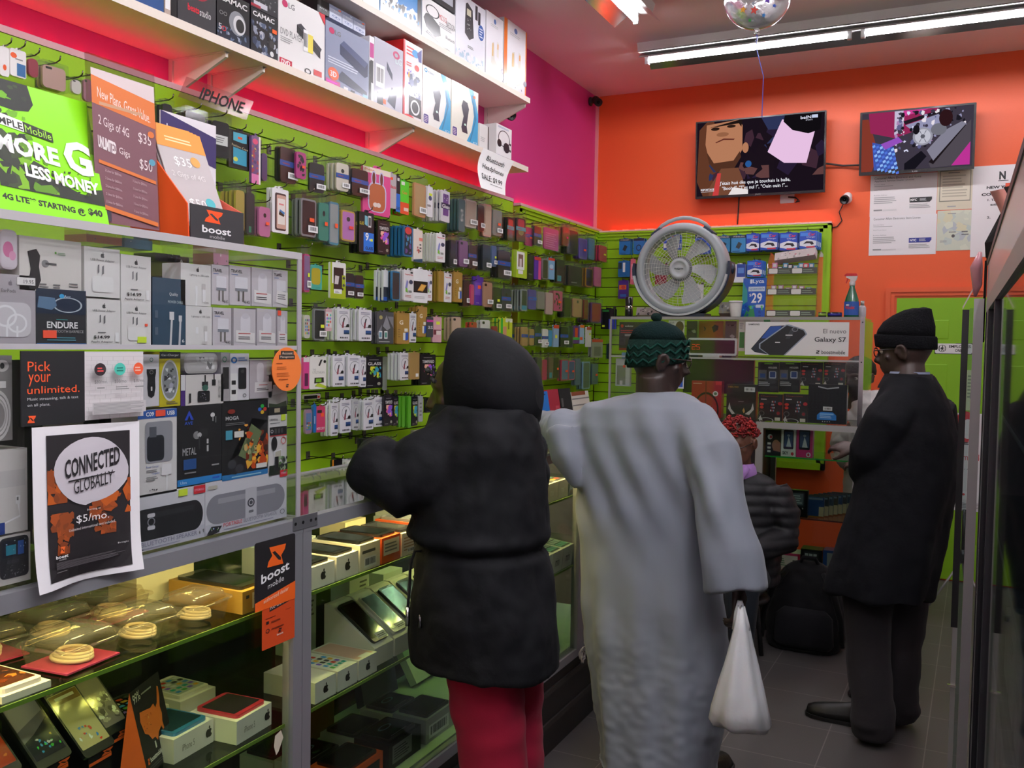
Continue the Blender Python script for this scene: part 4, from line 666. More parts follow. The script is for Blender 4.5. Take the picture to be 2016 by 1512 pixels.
# ================================================================ long glass counter
def counter(label, y0, y1, posts):
    t = empty('glass_counter', (XC-.24, (y0+y1)/2, 0), label, 'glass counter', 'glass showcase counters')
    A = 'a6a7ad'
    m = M(); m.box(XC-.46, XC-.02, y0, y1, 0, .31, '0c0b0c', 'plastic')
    for z in (.11, .235): m.box(XC-.02, XC-.012, y0, y1, z, z+.02, '4a4644', 'metal')
    m.build('base', t)
    m = M(); m.box(XC-.48, XC, y0, y1, .312, .345, A, 'metal'); m.build('bottom_rail', t)
    m = M(); m.box(XC-.025, XC+.002, y0, y1, 1.128, 1.16, A, 'metal'); m.box(XC-.48, XC-.455, y0, y1, 1.128, 1.16, A, 'metal')
    m.box(XC-.455, XC-.025, y0, y0+.02, 1.128, 1.16, A, 'metal'); m.box(XC-.455, XC-.025, y1-.02, y1, 1.128, 1.16, A, 'metal'); m.build('top_frame', t)
    for a, b in posts:
        m = M(); m.box(XC-.03, XC+.001, a, b, .345, 1.128, A, 'metal'); m.build('post', t)
        m = M(); m.box(XC-.48, XC-.455, a, b, .345, 1.128, '77746e', 'metal'); m.build('post', t)
    ends = sorted(b for p in posts for b in p); a, b = y0, y1
    m = M(); m.box(XC-.012, XC-.008, y0, y1, .345, 1.128, 'e6ece6', 'clear'); m.build('front_glass', t)
    m = M(); m.box(XC-.455, XC-.025, y0+.02, y1-.02, 1.15, 1.157, 'e4efe6', 'clear'); m.build('top_glass', t)
    m = M(); m.box(XC-.452, XC-.448, y0, y1, .345, 1.128, '8c8f78', 'smoke'); m.build('sliding_back', t)
    for z, w in ((.958, .37), (.678, .38)):
        m = M(); m.box(XC-.445, XC-.445+w+.04, y0+.03, y1-.03, z, z+.008, 'dff0dc', 'clear'); m.box(XC-.445+w+.0405, XC-.445+w+.043, y0+.03, y1-.03, z, z+.008, '7a9a3c', 'gloss'); m.build('glass_shelf', t)
    m = M(); m.box(XC-.05, XC-.028, y0+.05, y1-.05, 1.141, 1.148, 'eee', 'plastic'); 
    n = int((y1-y0)/.12)
    for i in range(n): y = y0+.07+i*.12; m.box(XC-.048, XC-.03, y, y+.07, 1.137, 1.141, 'ffdf9a', 'caseled')
    m.build('light_strip', t)
    m = M(); m.box(XC-.44, XC-.03, y0+.01, y1-.01, .3452, .352, 'b9c4b0', 'board'); m.build('deck', t)
    return t
counter('near glass showcase counter under the acrylic case', -.35, 1.669, [(-.34,-.28), (1.638, 1.669)])
counter('far glass showcase counter where the hooded person and the robed man lean', 1.671, 3.95, [(1.671, 1.702), (3.39, 3.462)])
m = M(); fr = frx(577, 1014, 625, 1040, XC+.0035); slab(m, fr, .0012, '77787c', 'metal'); art(m, fr, [('e',x,.5,.05,.12,'2a2a2c') for x in (.1,.4,.72,.92)], 'metal')
tag(m.build('joining_plate', loc=fr.p(.5,.0)), 'small steel plate with screws joining the two glass counters', 'bracket')
# signs on the counter glass
fr = frx(502, 1060, 581, 1192, XC+.004); m = M(); slab(m, fr, .002, '1a181b', r=.006)
art(m, fr, [('r',0,0,1,.13,'f0641e'), ('q',[(0,.10),(1,.10),(1,.27),(0,.13)],'f0641e')]+zz(.52,.74,.3,'f0641e','1a181b',1.55)+[('t','boost',.14,.38,.84,.52,'f2f2f2',1,.14), ('t','mobile',.3,.28,.7,.36,'dcdcdc',0,.14), ('t','authorized dealer',.2,.09,.82,.15,'f6d8c0',0,.12)])
tag(m.build('dealer_sign', loc=fr.p(.5,0)), 'black and orange hanging sign reading authorized dealer', 'sign')
fr = frx(517, 1176, 580, 1268, XC+.0035); m = M(); slab(m, fr, .0016, 'cf4a1e'); art(m, fr, [('q',[(.2,.76),(.8,.84),(.8,1.0),(.2,.92)],'2a2020'), ('t','Re-Boost',.23,.8,.77,.9,'f2d8cc',0,.12), ('l',.08,.62,.5,.66,1,'7a2a12'), ('l',.7,.68,.9,.7,1,'7a2a12'), ('r',.1,.52,.18,.58,'2a2020'), ('l',.25,.5,.65,.58,1,'7a2a12'), ('o',.14,.38,.06,.045,'2a2020',.3), ('l',.25,.36,.8,.42,1,'7a2a12'), ('t','boost',.42,.2,.62,.245,'f2d8cc',1)]+zz(.52,.3,.08,'2a2020','cf4a1e',1.4))
tag(m.build('plan_sign', loc=fr.p(.5,0)), 'orange leaflet taped under the black dealer sign', 'sign')
m = M(); fr = frx(537, 1435, 560, 1484, XC+.003); m.quad([fr.p(*q) for q in ((.3,.0),(.5,.1),(.9,.55),(.7,.9),(.2,.8),(.1,.4))], 'd8d0b8'); tag(m.build('torn_sticker', loc=fr.p(.5,0)), 'torn cream sticker left on the lower counter glass', 'sticker')
m = M(); c = Vector((XC+.02, 3.40, .335)); m.tube([c+Vector((.006*math.sin(i*1.1), .022*math.cos(i*.9), .022*math.sin(i*.9)-.0012*i)) for i in range(26)], .0028, 'd8d4d0', 'plastic', 6); 
tag(m.build('white_cable', loc=c), 'tangled white cable at the lower corner of the far counter', 'cable')
# ---- goods inside: flat boxes laid in slanted rows, most carrying a phone
def mat4(c, rz, tilt):
    return Matrix.Translation(c) @ Matrix.Rotation(rz, 4, 'Z') @ Matrix.Rotation(tilt, 4, 'Y')
def flatbox(name, label, c, w, l, h, col, face, phone=None, rz=0, tilt=0, tilt_up=True, group=None, top=()):
    """carton lying on a shelf, long side running back (l along -X), front end (w wide) towards the aisle; phone: colour of the phone body on top"""
    o = empty(name, c, label, 'phone box', group); Q = mat4(c, rz, tilt)
    m = M(); m.T = Q; m.box(-l, 0, -w/2, w/2, 0, h, col); fr = Fr(Q @ Vector((0.0004, -w/2, 0)), Q.to_3x3() @ Vector((0,1,0)), Q.to_3x3() @ Vector((0,0,1)), w, h)
    m.T = Matrix.Identity(4); art(m, fr, face if not callable(face) else face(h/w)); ft = Fr(Q @ Vector((0, -w/2, h)), Q.to_3x3() @ Vector((0,1,0)), Q.to_3x3() @ Vector((-1,0,0)), w, l)
    art(m, ft, top); m.build('carton', o)
    if phone:
        m = M(); m.T = Matrix.Identity(4); f2 = ft.sub(.09, .06, .91, .94, .008); slab(m, f2, .0078, phone[0], 'gloss', .009); art(m, f2, [('R',.05,.1,.95,.9,phone[1],.04)]+list(phone[2] if len(phone) > 2 else ()), 'screen'); m.build('phone', o)
    return o
AP = lambda k: apple(.5,.5,.42,'2a2826','efe9de',k)
WH = 'efe9de'
ICONS = [('n',.1,.14,.9,.86,34,('e44','4ae','4c4','fb3','a6e','eee'),3,.03,.045)]
def icons(x0, y0, x1, y1, nx, ny, seed=1):
    rg = random.Random(seed); return [('R',x0+(x1-x0)*(i+.14)/nx,y0+(y1-y0)*(j+.14)/ny,x0+(x1-x0)*(i+.86)/nx,y0+(y1-y0)*(j+.8)/ny,rg.choice(('d84a3a','4a9ae0','58b84a','f0b83a','8a6ad8','e8e8e8','555','36b0a0')),.25) for i in range(nx) for j in range(ny)]
ZA, ZB, ZD = .9665, .6865, .3525     # tops of the two glass shelves and the deck
X1, X2, X3 = XC-.445+.41-.006, XC-.445+.42-.006, XC-.035
def ypx(x, y, X, Z=None):
    return at(x, y, X=X).y
# far counter, middle shelf: white apple-marked cartons, phones on wedge stands
mid = [(640,'p','e8e2d6'), (680,'i','icon'), (725,'r','e8b8a8')]
for i, (px, k, l_) in enumerate((( 640,'plain','showing its lid'), (672,'icons','printed with app icons'), (712,'rose','with a rose lid'))):
    y = at(px, 1330, X=X2).y; y = 1.80+.09*i
    flatbox('phone_carton', 'white phone carton '+l_+' on the middle counter shelf', (X2, y, ZB), .082, .16, .052, WH, AP, top=[('R',.06,.05,.94,.95,('e9e4da','f2efe8','e6b7a6')[i],.04)]+(icons(.12,.12,.88,.8,4,5) if i == 1 else [])+[('R',.3,.04,.8,.14,'f3efe6',.1)])
for i in range(5):
    y = 2.085+.098*i
    o = empty('phone_on_wedge', (X2-.02, y, ZB), ('black phone on a white wedge stand, first after the rose carton','white faced phone on a wedge stand, second after the rose carton','black phone with a price slip on a wedge, third in the row','black phone on a wedge beside the dark jacket, fourth in the row','phone on a wedge half hidden by the dark jacket, fifth in the row')[i], 'display phone')
    m = M(); ext2 = [(0,0), (0,.05), (-.15,.15), (-.17,.15), (-.17,0)]; n = 5
    m.add([(X2-.02+x, y-.045, ZB+z) for x, z in ext2]+[(X2-.02+x, y+.045, ZB+z) for x, z in ext2], [(4,3,2,1,0),(5,6,7,8,9)]+[(k, (k+1) % 5, (k+1) % 5+5, k+5) for k in range(5)], WH); m.build('stand', o)
    fr = Fr(Vector((X2-.02-.012, y-.036, ZB+.0585)), (0,1,0), (-.15,0,.1), .072, .15); m = M(); fr.O += fr.N*.008; slab(m, fr, .0085, ('26272a','efe9de','26272a','26272a','26272a')[i], 'gloss', .009); art(m, fr, [('R',.04,.08,.96,.94,'0c0d0e',.05)], 'screen'); m.build('phone', o)
    m = M(); f2 = fr.sub(.35,.02,.95,.16,.0012); slab(m, f2, .0008, 'f3efe4'); art(m, f2, [('l',.1,.2,.9,.7,2,'444')], d0=.0001); m.build('price_slip', o)
# far counter, top shelf: boxes with phones
row = [('white carton with dark phone beside the counter post',WH,AP,('1c1c1e','0d0d0f'),()), ('white carton with black phone, second from the counter post',WH,AP,('1c1c1e','0d0d0f'),()), ('cream carton with barcode and black phone on the top counter shelf','efe6d2',[('l',.1,.6,.9,.85,1,'555'),('b',.2,.1,.8,.5)],('15161a','1d1f24'),()), ('orange carton with a white label and black phone','f0642a',[('r',.08,.3,.92,.9,'f3ead8'),('l',.15,.4,.85,.8,3,'888')],('17181c','101114'),()), ('cream carton with printed lines next to the orange carton','f0e6d0',[('l',.1,.2,.9,.85,5,'b08a5a'),('b',.3,.1,.9,.3)],('2a2a2e','3a3a40'),()), ('wide orange carton with pale label and silver tablet','ef6a34',[('r',.1,.25,.7,.9,'f4ead8'),('b',.2,.3,.6,.5)],('9a9aa0','8a8f98'),())]
for i, (lb, c, f, ph, tp) in enumerate(row):
    flatbox('phone_box', lb, (X1, 1.80+.1*i, ZA), .092, .16, (.055,.06,.07,.07,.065,.075)[i], c, f, ph)
flatbox('phone_box', 'small cream carton with a blue mark lying behind the orange cartons', (X1-.17, 2.17, ZA), .10, .09, .085, 'efe2b8', [('r',.6,.1,.8,.7,'3a8ac0')])
flatbox('phone_box', 'clear tray behind the first cartons on the top counter shelf', (X1-.18, 1.9, ZA), .2, .08, .07, 'cfd8d0', [])
# upright white cartons at the back of the far counter
for i, (y, h, w, c, lb) in enumerate(((1.99,.17,.09,'d9e0cc','upright white phone carton deep in the counter behind the wedge stands'), (2.24,.17,.1,'e9ecdc','upright white carton with printed label behind the wedge stands'), (2.42,.14,.11,'e2e8da','stack of white cartons next to the upright labelled carton'))):
    fr = Fr((X2-.25, y, ZB), (0,1,0), (0,0,1), w, h); boxthing('phone_carton', lb, 'phone box', fr, .07, c, apple(.25,.3,.12,'777',c,h/w)+[('l',.5,.6,.9,.9,4,'777')])
# deck of the far counter: dark phones in rows
names = ['nearest', 'second', 'third', 'fourth', 'fifth']
for i in range(3):
    for j in range(3):
        if j == 2 and i: continue
        y = 2.02+.2*i-.0*j; x = X3-.03-.125*j
        c, f = (('f0642a',[('r',.1,.2,.9,.8,'222')]), ('17171a',[('r',.1,.2,.7,.9,'8a8a8a'),('l',.15,.3,.65,.8,5,'222')]), ('b9b9b6',[('b',.1,.15,.8,.7)]))[i] if j == 0 else ('d8d2c0', [])
        ring = [('o',.5,.62,.22,.11,'6a8a9a',.25), ('e',.5,.32,.12,.06,'2a5a3a'), ('l',.2,.12,.8,.16,1,'888')] if (i+j) % 2 else []
        flatbox('phone_box', ('orange','black','silver')[i]+' front row carton with dark phone at the bottom of the far counter' if j == 0 else 'dark phone on a pale carton at the bottom, '+('middle' if j == 1 else 'rear')+' row, '+('behind the orange carton','behind the black carton','behind the silver carton')[i], (x, y, ZD), .17 if j == 0 else .16, .12, .075-.012*j, c, f, ('2a2622' if i else '1c1a18','0f0f10',ring))
boxthing('kraft_carton', 'upright brown carton on the counter floor behind the dark phones', 'box', Fr((X3-.345, 2.17, ZD), (0,1,0), (0,0,1), .13, .24), .06, '7a5a2c', [('r',.55,.75,.9,.93,'d0c8b0'), ('l',.2,.4,.8,.5,1,'5a4020')])
boxthing('tablet_carton', 'flat dark blue tablet carton standing behind the dark phones', 'box', Fr((X3-.335, 2.45, ZD+.012), (0,1,0), (-.2,0,1), .2, .14), .03, '1c2433', [('r',.05,.75,.35,.95,'8a8f90')])
boxthing('white_carton', 'pale flat carton deep on the counter floor', 'box', Fr((X3-.29, 2.70, ZD+.02), (0,1,0), (-.6,0,1), .22, .12), .03, 'dfe2da', [('l',.2,.4,.8,.6,1,'888')])
# right of the hooded person
g = []
for i in range(4):
    flatbox('phone_box', ('first','second','third','fourth')[i]+' white carton with a tiled screen on the top shelf, counted from the purple carton', (X1, 3.0+.105*i, ZA), .1, .2, .07, 'd9d6cc', [('t','mi',.3,.3,.6,.7,'eee')] if i > 1 else [('r',0,.0,1,1,'5a3a6a' if i == 0 else 'b0a9a0'),('r',.3,.15,.7,.7,'e8e4d8')], None, 0, 0, top=[('R',.06,.05,.94,.95,'3a3f44',.05)]+icons(.12,.12,.88,.88,2,5,i) if i else [('R',.06,.05,.94,.95,'5a3a6a',.05)])
for i in range(5):
    flatbox('phone_box', ('first','second','third','fourth','fifth')[i]+' white carton with a tiled phone screen on the middle shelf by the robed man', (X2, 2.92+.105*i, ZB), .1, .2, .085, 'e6e3d8', [('t','mini',.3,.3,.7,.7,'333')], None, 0, R(6), top=[('R',.06,.05,.94,.95,'2c3338',.05)]+[('R',.12+.26*a,.1+.16*b,.35+.26*a,.24+.16*b,'aeb8ba' if b else '6aa8a0',.08) for a in range(3) for b in range(5)])
for i in range(4):
    c = ('2a9a94','26282c','8ac02a','d8a050')[i]
    flatbox('phone_box', ('teal','black','lime','tan')[i]+' cased phone on a carton at the bottom beside the robed man', (X3-.03, 2.95+.11*i, ZD), .1, .15, .1, ('6a4a2c','3a3a3c','b8c83a','d8c8a0')[i], [('r',.2,.2,.8,.6,'d8d4c8')], (c,'17181a'), 0, 0)
for i in range(2):
    flatbox('phone_box', ('first','second')[i]+' slanted tray with dark tiled phone at the bottom behind the coloured cartons', (X3-.2, 3.02+.17*i, ZD), .13, .18, .10, 'd8c08a', [], ('1c2022','aeb4b2',[('r',.1,.2*k+.08,.9,.2*k+.1,'33383a') for k in range(1,4)]+[('r',.38,.1,.4,.9,'33383a'),('r',.64,.1,.66,.9,'33383a')]), 0, R(12))
# near counter
X1n = XC-.17; 
flatbox('gold_carton', 'large gold carton with white label on the top shelf of the near counter', (X1-.005, 1.574, ZA), .10, .22, .05, 'b58a3c', [('r',.3,.15,.95,.85,'ece2c8'), ('l',.35,.5,.9,.75,2,'444'), ('b',.35,.2,.9,.45), ('r',.1,.65,.2,.8,'333')], ('2a2a26','121310'))
flatbox('tablet_tray', 'clear tray with a white tablet carton behind the gold carton', (X1-.25, 1.54, ZA), .17, .09, .08, 'dcd8b8', [], ('efe9dc','cfd0c4'))
for i, (y, lb, ph, bl) in enumerate(((1.43,'white carton holding a blue phone beside the leaning orange card',('3a7fae','24404c'),'5C'), (1.56,'white carton holding a red phone close to the counter post',('d8394a','3a3034'),'5C'))):
    flatbox('phone_box', lb, (X2-.012-.05*(1-i), y, ZB), .122, .13, .052, WH, lambda k: apple(.87,.5,.42,'2a2826',WH,k)+[('t','iPhone 5',.2,.35,.5,.62,'8a8680')], ph, R(4))
flatbox('phone_box', 'white carton with a screen full of app icons behind the blue phone', (X2-.215, 1.44, ZB), .13, .13, .05, WH, [], ('2c2c2e','15161a',icons(.1,.15,.9,.85,4,5,5)))
flatbox('phone_box', 'white carton with pale icon screen behind the red phone', (X2-.2, 1.58, ZB), .11, .14, .05, WH, [], ('efe9dc','c8cfc0',icons(.1,.15,.9,.85,4,5,6)))
# phones in clear cases on the upper shelf, bulky clear trays
clear('blister', 1, rough=.08, haze=.05)
def tray(label, c, w, l, rz, seed):
    o = empty('clear_tray', c, label, 'clear tray', None); Q = mat4(c, rz, 0); rg = random.Random(seed)
    m = M(); m.T = Q; h = .045
    rings = []
    for z, k in ((0, .86), (h*.6, .95), (h, 1), (h, 1.08), (h-.004, 1.1)):
        rings.append([Vector(((x-w/2)*k*l/w, (y-w/2)*k, z)) for x, y in rrect(w, w, .018, 4)])
    m.loft(rings, 'f4efe0', 'blister', cap=False)
    m.loft([[Vector(((x-w/2)*k*l/w, (y-w/2)*k, z)) for x, y in rrect(w, w, .018, 4)] for z, k in ((h, .9), (h+.016, .8), (h+.022, .5), (h+.02, .1))], 'f4efe0', 'blister'); m.build('shell', o)
    m = M(); m.T = Q
    for k in range(3):
        r0 = w*(.33-.03*k); P = [Vector((r0*l/w*math.cos(t), r0*.62*math.sin(t)+.004*k, .009+.0045*k)) for t in [2*PI*i/24 for i in range(25)]]; m.tube(P, .004, 'e9ded0', 'plastic', 6)
    m.build('coiled_cable', o)
    if seed % 2 == 0:
        m = M(); m.T = Q; m.box(-l*.45, l*.45, -w*.45, w*.45, .001, .004, 'b03a68'); m.build('pink_card', o)
    return o
for i, (x, y, dz, w, l, rz, lb) in enumerate(((-.075, 1.15, 0, .14, .12, 6, 'clear tray of coiled cable on pink card, in front on the near counter top shelf'), (-.08, 1.305, .0, .135, .12, -4, 'clear tray of coiled white cable, second at the shelf front'), (-.245, 1.375, 0, .135, .12, 4, 'clear tray with red card stacked close to the gold carton'), (-.07, 1.447, 0, .12, .11, 6, 'clear tray of cable at the shelf front next to the gold carton'), (-.235, 1.08, 0, .14, .12, -6, 'clear tray with round sticker at the rear of the shelf'), (-.24, 1.23, 0, .135, .12, 3, 'clear tray in the middle of the rear row on the near counter shelf'))):
    tray(lb, (X1+x, y, ZA+.001), w, l, R(rz), i)
p = at(40, 1340, Z=ZA)
flatbox('phone_box', 'white phone with a warm photo screen lying at the near shelf edge', (X1, 1.005, ZA), .09, .15, .012, 'e8e2d6', [], ('efe8e0','5a2c1a',[('n',.05,.1,.95,.9,20,('c8541c','8a3a18','3a2a30','e88a3a'),3,.05,.12)]))
# slanted demo phones on stands at the bottom of the near counter
def demo(label, px, py, base, cmds, X, body='1a1b1e', lean=-44, w=.076, h=.152):
    c = at(px, py, X=X); fr = Fr(c-Vector((0, w/2, 0)), (0,1,0), (0,0,1), w, h).turned(R(8), R(lean)); o = empty('demo_phone', c, label, 'display phone')
    m = M(); slab(m, fr, .009, body, 'gloss', .008); art(m, fr, [('R',.05,.11,.95,.91,base,.03)]+cmds, 'screen'); m.build('phone', o)
    m = M(); b = fr.sub(.08, .0, .92, .8, -.0095); zs = ZB+.0005; p, q, u, v = b.p(0, 0), b.p(1, 0), b.p(1, 1), b.p(0, 1)
    P = [p, q, u, v]+[Vector((k.x, k.y, zs)) for k in (p, q, u, v)]; m.add(P, [(0,1,2,3),(7,6,5,4),(0,4,5,1),(1,5,6,2),(2,6,7,3),(3,7,4,0)], '111214', 'gloss'); f2 = Fr(p+Vector((.004,.002,-.016)), q-p, (0,0,1), (q-p).length-.004, .02); slab(m, f2, .003, '1a1a1c', 'gloss'); art(m, f2, [('r',.02,.1,.98,.4,'f0642a')]+zz(.8,.7,.5,'f0642a','1a1a1c',1)); m.build('stand', o)
demo('demo phone with a grey cloud picture, on a black stand at the bottom', 112, 1500, '6a6470', [('q',[(.06,.36),(.4,.42),(.94,.56),(.94,.11),(.06,.11)],'23242c'), ('q',[(.06,.9),(.94,.9),(.94,.66),(.06,.52)],'9a8f9c'), ('n',.1,.13,.9,.36,14,('e8b83a','4aa0d8','d8d8d8','4ab84a'),3,.022,.03)], XC-.075)
demo('demo phone with a pale icon screen in a black frame', 200, 1478, 'c9b98a', [('r',.06,.76,.94,.9,'8a6a3a'), ('r',.2,.82,.8,.86,'e8e0d0'), ('n',.1,.13,.9,.4,12,('3a8a4a','d84a3a','4a8ad8','f0f0f0'),5,.02,.03)], XC-.085)
demo('demo phone with a glaring grey screen behind the pale one', 232, 1440, '8a8078', [('n',.2,.15,.9,.6,30,('f6f0e0','b9ae9c','6a6058'),7,.03,.06)], XC-.12)
demo('orange screened demo phone cut off at the frame corner', 10, 1530, 'b0402a', [('n',.1,.2,.9,.8,10,('e8b83a','d8682a','eee'),3,.02,.04)], XC-.065, '26211e')
a = at(250, 1470, X=XC-.12)
m = M(); B = Vector((XC-.10, a.y-.02, .70-.0)); 
fr = Fr((XC-.09, at(306,1467,X=XC-.09).y-.018, ZB+.001), (-.4,1,.0), (-.2,-.1,1), .125, .175)
q0 = [fr.p(0,0), fr.p(1,0), fr.p(1,1), fr.p(0,1)]; back = fr.N*-.10+Vector((0,0,0))
m.quad(q0, '1b1a1b'); m.add([fr.p(0,0), fr.p(0,1), fr.p(0,0)+Vector((-.0,-.075,.0))], [(0,1,2)], 'e8662a'); m.add([fr.p(1,0), fr.p(1,1), fr.p(1,0)+Vector((-.04,-.075,0))], [(0,1,2)], 'e8662a'); m.quad([fr.p(0,1), fr.p(1,1), fr.p(1,0)+Vector((-.04,-.075,0)), fr.p(0,0)+Vector((0,-.075,0))], '151415')
US = [(.12,.62),(.16,.72),(.35,.7),(.5,.68),(.62,.7),(.66,.64),(.74,.68),(.8,.78),(.84,.86),(.88,.84),(.86,.74),(.8,.62),(.82,.52),(.78,.44),(.8,.3),(.76,.3),(.72,.4),(.6,.36),(.52,.28),(.46,.34),(.36,.34),(.28,.42),(.18,.46)]
art(m, fr, [('q',US,'e8762e'), ('n',.2,.48,.5,.64,16,('f0a050','c85a1c','1b1a1b'),4,.006,.016), ('t','99%',.05,.84,.28,.95,'dcd8d4',0,.08), ('l',.32,.88,.7,.92,1,'999'), ('r',.4,.22,.44,.3,'ddd'), ('t','boostmobile',.16,.12,.56,.18,'e8e4e0',1), ('l',.1,.04,.7,.09,2,'555')]+zz(.1,.15,.07,'e8662a','1b1a1b',1))
tag(m.build('tent_card', loc=fr.p(.5,0)), 'black and orange tent card with an orange country map inside the near counter', 'card')
flatbox('magazine', 'coloured magazine lying under the glass at the bottom of the near counter', (XC-.1, at(400,1440,X=XC-.1).y, ZD), .26, .2, .01, 'c8b8a8', [], top=[('r',0,.5,1,1,'7a9ac8'), ('r',0,.0,1,.4,'d8d0c8'), ('e',.3,.5,.2,.15,'c86a3a')])
# white cartons stacked low behind
for i in range(3):
    boxthing('phone_carton', ('lowest','middle','topmost')[i]+' pale carton of the stack deep on the far counter top shelf', 'phone box', Fr((X1-.2, 2.42+.01*i, ZA+.046*i), (0,1,0), (0,0,1), .2, .045), .08, 'e2e6da', [('l',.2,.3,.6,.6,1,'999')])
# ================================================================ packs hanging on the slatted panels
WC = [('o',.55,.62,.4,.2,'a8a8b0',.12), ('q',[(.36,.4),(.46,.43),(.62,.72),(.5,.7)],'2a2a30'), ('q',[(.36,.4),(.5,.4),(.54,.56),(.42,.6)],'8a3a4a'), ('q',[(.66,.42),(.95,.42),(.95,.52),(.76,.52)],'18181c'), ('r',.52,.2,.96,.33,'2a4a80'), ('r',.55,.2,.96,.25,'16304e'), ('l',.14,.84,.9,.93,2,'8a8aa0')]+[('r',.22+.13*i,.06,.3+.13*i,.11,'1c1c22') for i in range(5)]
TG = [('t','Tempered Glass',.1,.82,.92,.88,'d8323a',1), ('r',.66,.9,.9,.96,'333'), ('e',.72,.62,.2,.07,'3a3f58'), ('q',[(.14,.4),(.3,.34),(.46,.62),(.3,.68)],'8a8ac8'), ('q',[(.16,.3),(.4,.26),(.36,.4),(.2,.42)],'7ab83a'), ('b',.44,.24,.84,.36), ('l',.14,.1,.8,.2,2,'c99')]
KR = [('t','G',.2,.62,.5,.76,'efe6d2',1), ('r',.5,.12,.7,.36,'e8e6e0'), ('q',[(.68,.1),(.92,.14),(.92,.38),(.68,.36)],'2a52a8'), ('r',.6,.4,.86,.5,'f0ece0'), ('l',.1,.2,.3,.5,4,'8a6a34')]
SH = lambda a, b, c, w: [('n',.2,.3,.9,.68,18,(a,b,c),5,.05,.12), ('t',w,.12,.72,.9,.82,'ccc',1), ('l',.2,.88,.8,.92,1,'777'), ('e',.78,.12,.1,.05,'9a9a8a'), ('l',.1,.05,.5,.09,1,'888')]
ART = {'wc': ('e4e4ea', WC), 'tg': ('eeecee', TG), 'kr': ('a5803c', KR), 'bg': ('15161a', SH('7ab83a','d8d83a','3a9ab8','GLASS')), 'bp': ('16151a', SH('e05aa0','f0b8a0','8a5ad8','TEMPERED'))}
HOOKLABEL = 'thin metal hook carrying packs, slotted into the green slatwall'
USED = set()
def uniq(lb):
    k = lb; ords = ('', ', second such', ', third such', ', fourth such', ', fifth such', ', sixth such', ', seventh such', ', eighth such'); i = 0
    while k in USED: i += 1; k = lb+ords[i]
    USED.add(k); return k
def hook(p, n, length, drop=.0):
    """a peg from the panel towards n; p its tip"""
    p = Vector(p); n = Vector(n); m = M()
    m.tube([p-n*length, p-n*.01, p+n*.008+Vector((0,0,.006)), p+n*.012+Vector((0,0,.018))], .0022, '6a6660', 'chrome', 6)
    b = p-n*length; u = n.cross(Vector((0,0,1)))
    m.add([b+u*s*.012+Vector((0,0,z))+n*d for d in (0, .004) for z in (-.012, .022) for s in (-1, 1)], [(0,1,3,2),(4,6,7,5),(0,4,5,1),(2,3,7,6),(0,2,6,4),(1,5,7,3)], '5a5650', 'metal')
    return tag(m.build('slatwall_hook', loc=p-n*length), HOOKLABEL, 'hook', 'hooks on the slatwalls')
def casepack(fr, col, band=None, label=1, dot=None, hole=1, cat='phone case', name='phone_case_pack', label_txt='', frame=None, mat='gloss', window=None):
    """clear hanging bag (the root) with the case, its paper band, price labels as parts"""
    o0 = fr.p(.5, 1.12); m = M(); bag = fr.sub(-.06, -.05, 1.06, 1.2, .009)
    slab(m, bag, .018, 'f4f6f4', 'film', .006)
    m.add([fr.p(.3,1.2,0), fr.p(.7,1.2,0), fr.p(.7,1.25,0), fr.p(.3,1.25,0), fr.p(.3,1.2,.001), fr.p(.7,1.2,.001), fr.p(.7,1.25,.001), fr.p(.3,1.25,.001)], [(3,2,1,0),(4,5,6,7),(0,1,5,4),(2,3,7,6)], 'e8e8e8', 'film')
    o = m.build(name, loc=o0)
    def part(mm, nm): mm.v = [v-o0 for v in mm.v]; b = mm.build(nm); b.parent = o; return b
    m = M(); f = fr.sub(.02, .0, .98, 1, .004); slab(m, f, .010, frame or col, mat, .012); a = []
    if frame: a += [('R',.08,.05,.92,.95,col,.1)]
    if window: a += window
    if hole == 1: a += [('e',.5,.72,.13,.075,'1a1a1c')]
    elif hole == 2: a += [('R',.32,.8,.68,.92,'1a1a1c',.3), ('e',.44,.86,.07,.04,'555')]
    elif hole == 3: a += [('R',.12,.84,.4,.94,'111',.4)]
    art(m, f, a, mat); part(m, 'phone_case')
    if band: m = M(); f = fr.sub(-.02, .46, 1.0, .62, .0055); slab(m, f, .0012, band); art(m, f, [('l',.15,.3,.7,.7,1,'a04050')], d0=.0002); part(m, 'paper_band')
    if label: m = M(); f = fr.sub(.42, .12, 1.02, .3, .0102) if label == 1 else fr.sub(.2, .1, .85, .26, .0102); slab(m, f, .001, 'f2f2f2'); art(m, f, [('b',.08,.05,.92,.95)], d0=.0002); part(m, 'barcode_label')
    if dot: m = M(); f = fr.sub(.5, .4, .78, .5, .0106); slab(m, f, .0008, dot); part(m, 'price_sticker')
    return o
def cardpack(fr, col, cmds, d=.012, name='accessory_pack', cat='accessory', r=.006, side=None, tab=True):
    o0 = fr.p(.5, 1); m = M(); slab(m, fr, d, col, 'gloss', r, side=side); art(m, fr, cmds, 'gloss')
    if tab:
        c = [(.36,1),(.36,1.035),(.42,1.06),(.58,1.06),(.64,1.035),(.64,1)]; k = len(c)
        m.add([fr.p(x, y, -.001) for x, y in c]+[fr.p(x, y, -.0025) for x, y in c], [tuple(range(k-1,-1,-1)), tuple(range(k, 2*k))]+[(i, (i+1) % k, (i+1) % k+k, i+k) for i in range(k)], col, 'gloss')
    return m.build(name, loc=o0)
BL, OR2, YL, GN = '1f4fa8', 'f25a2c', 'dcec3c', '3ad05a'
K = 'case'
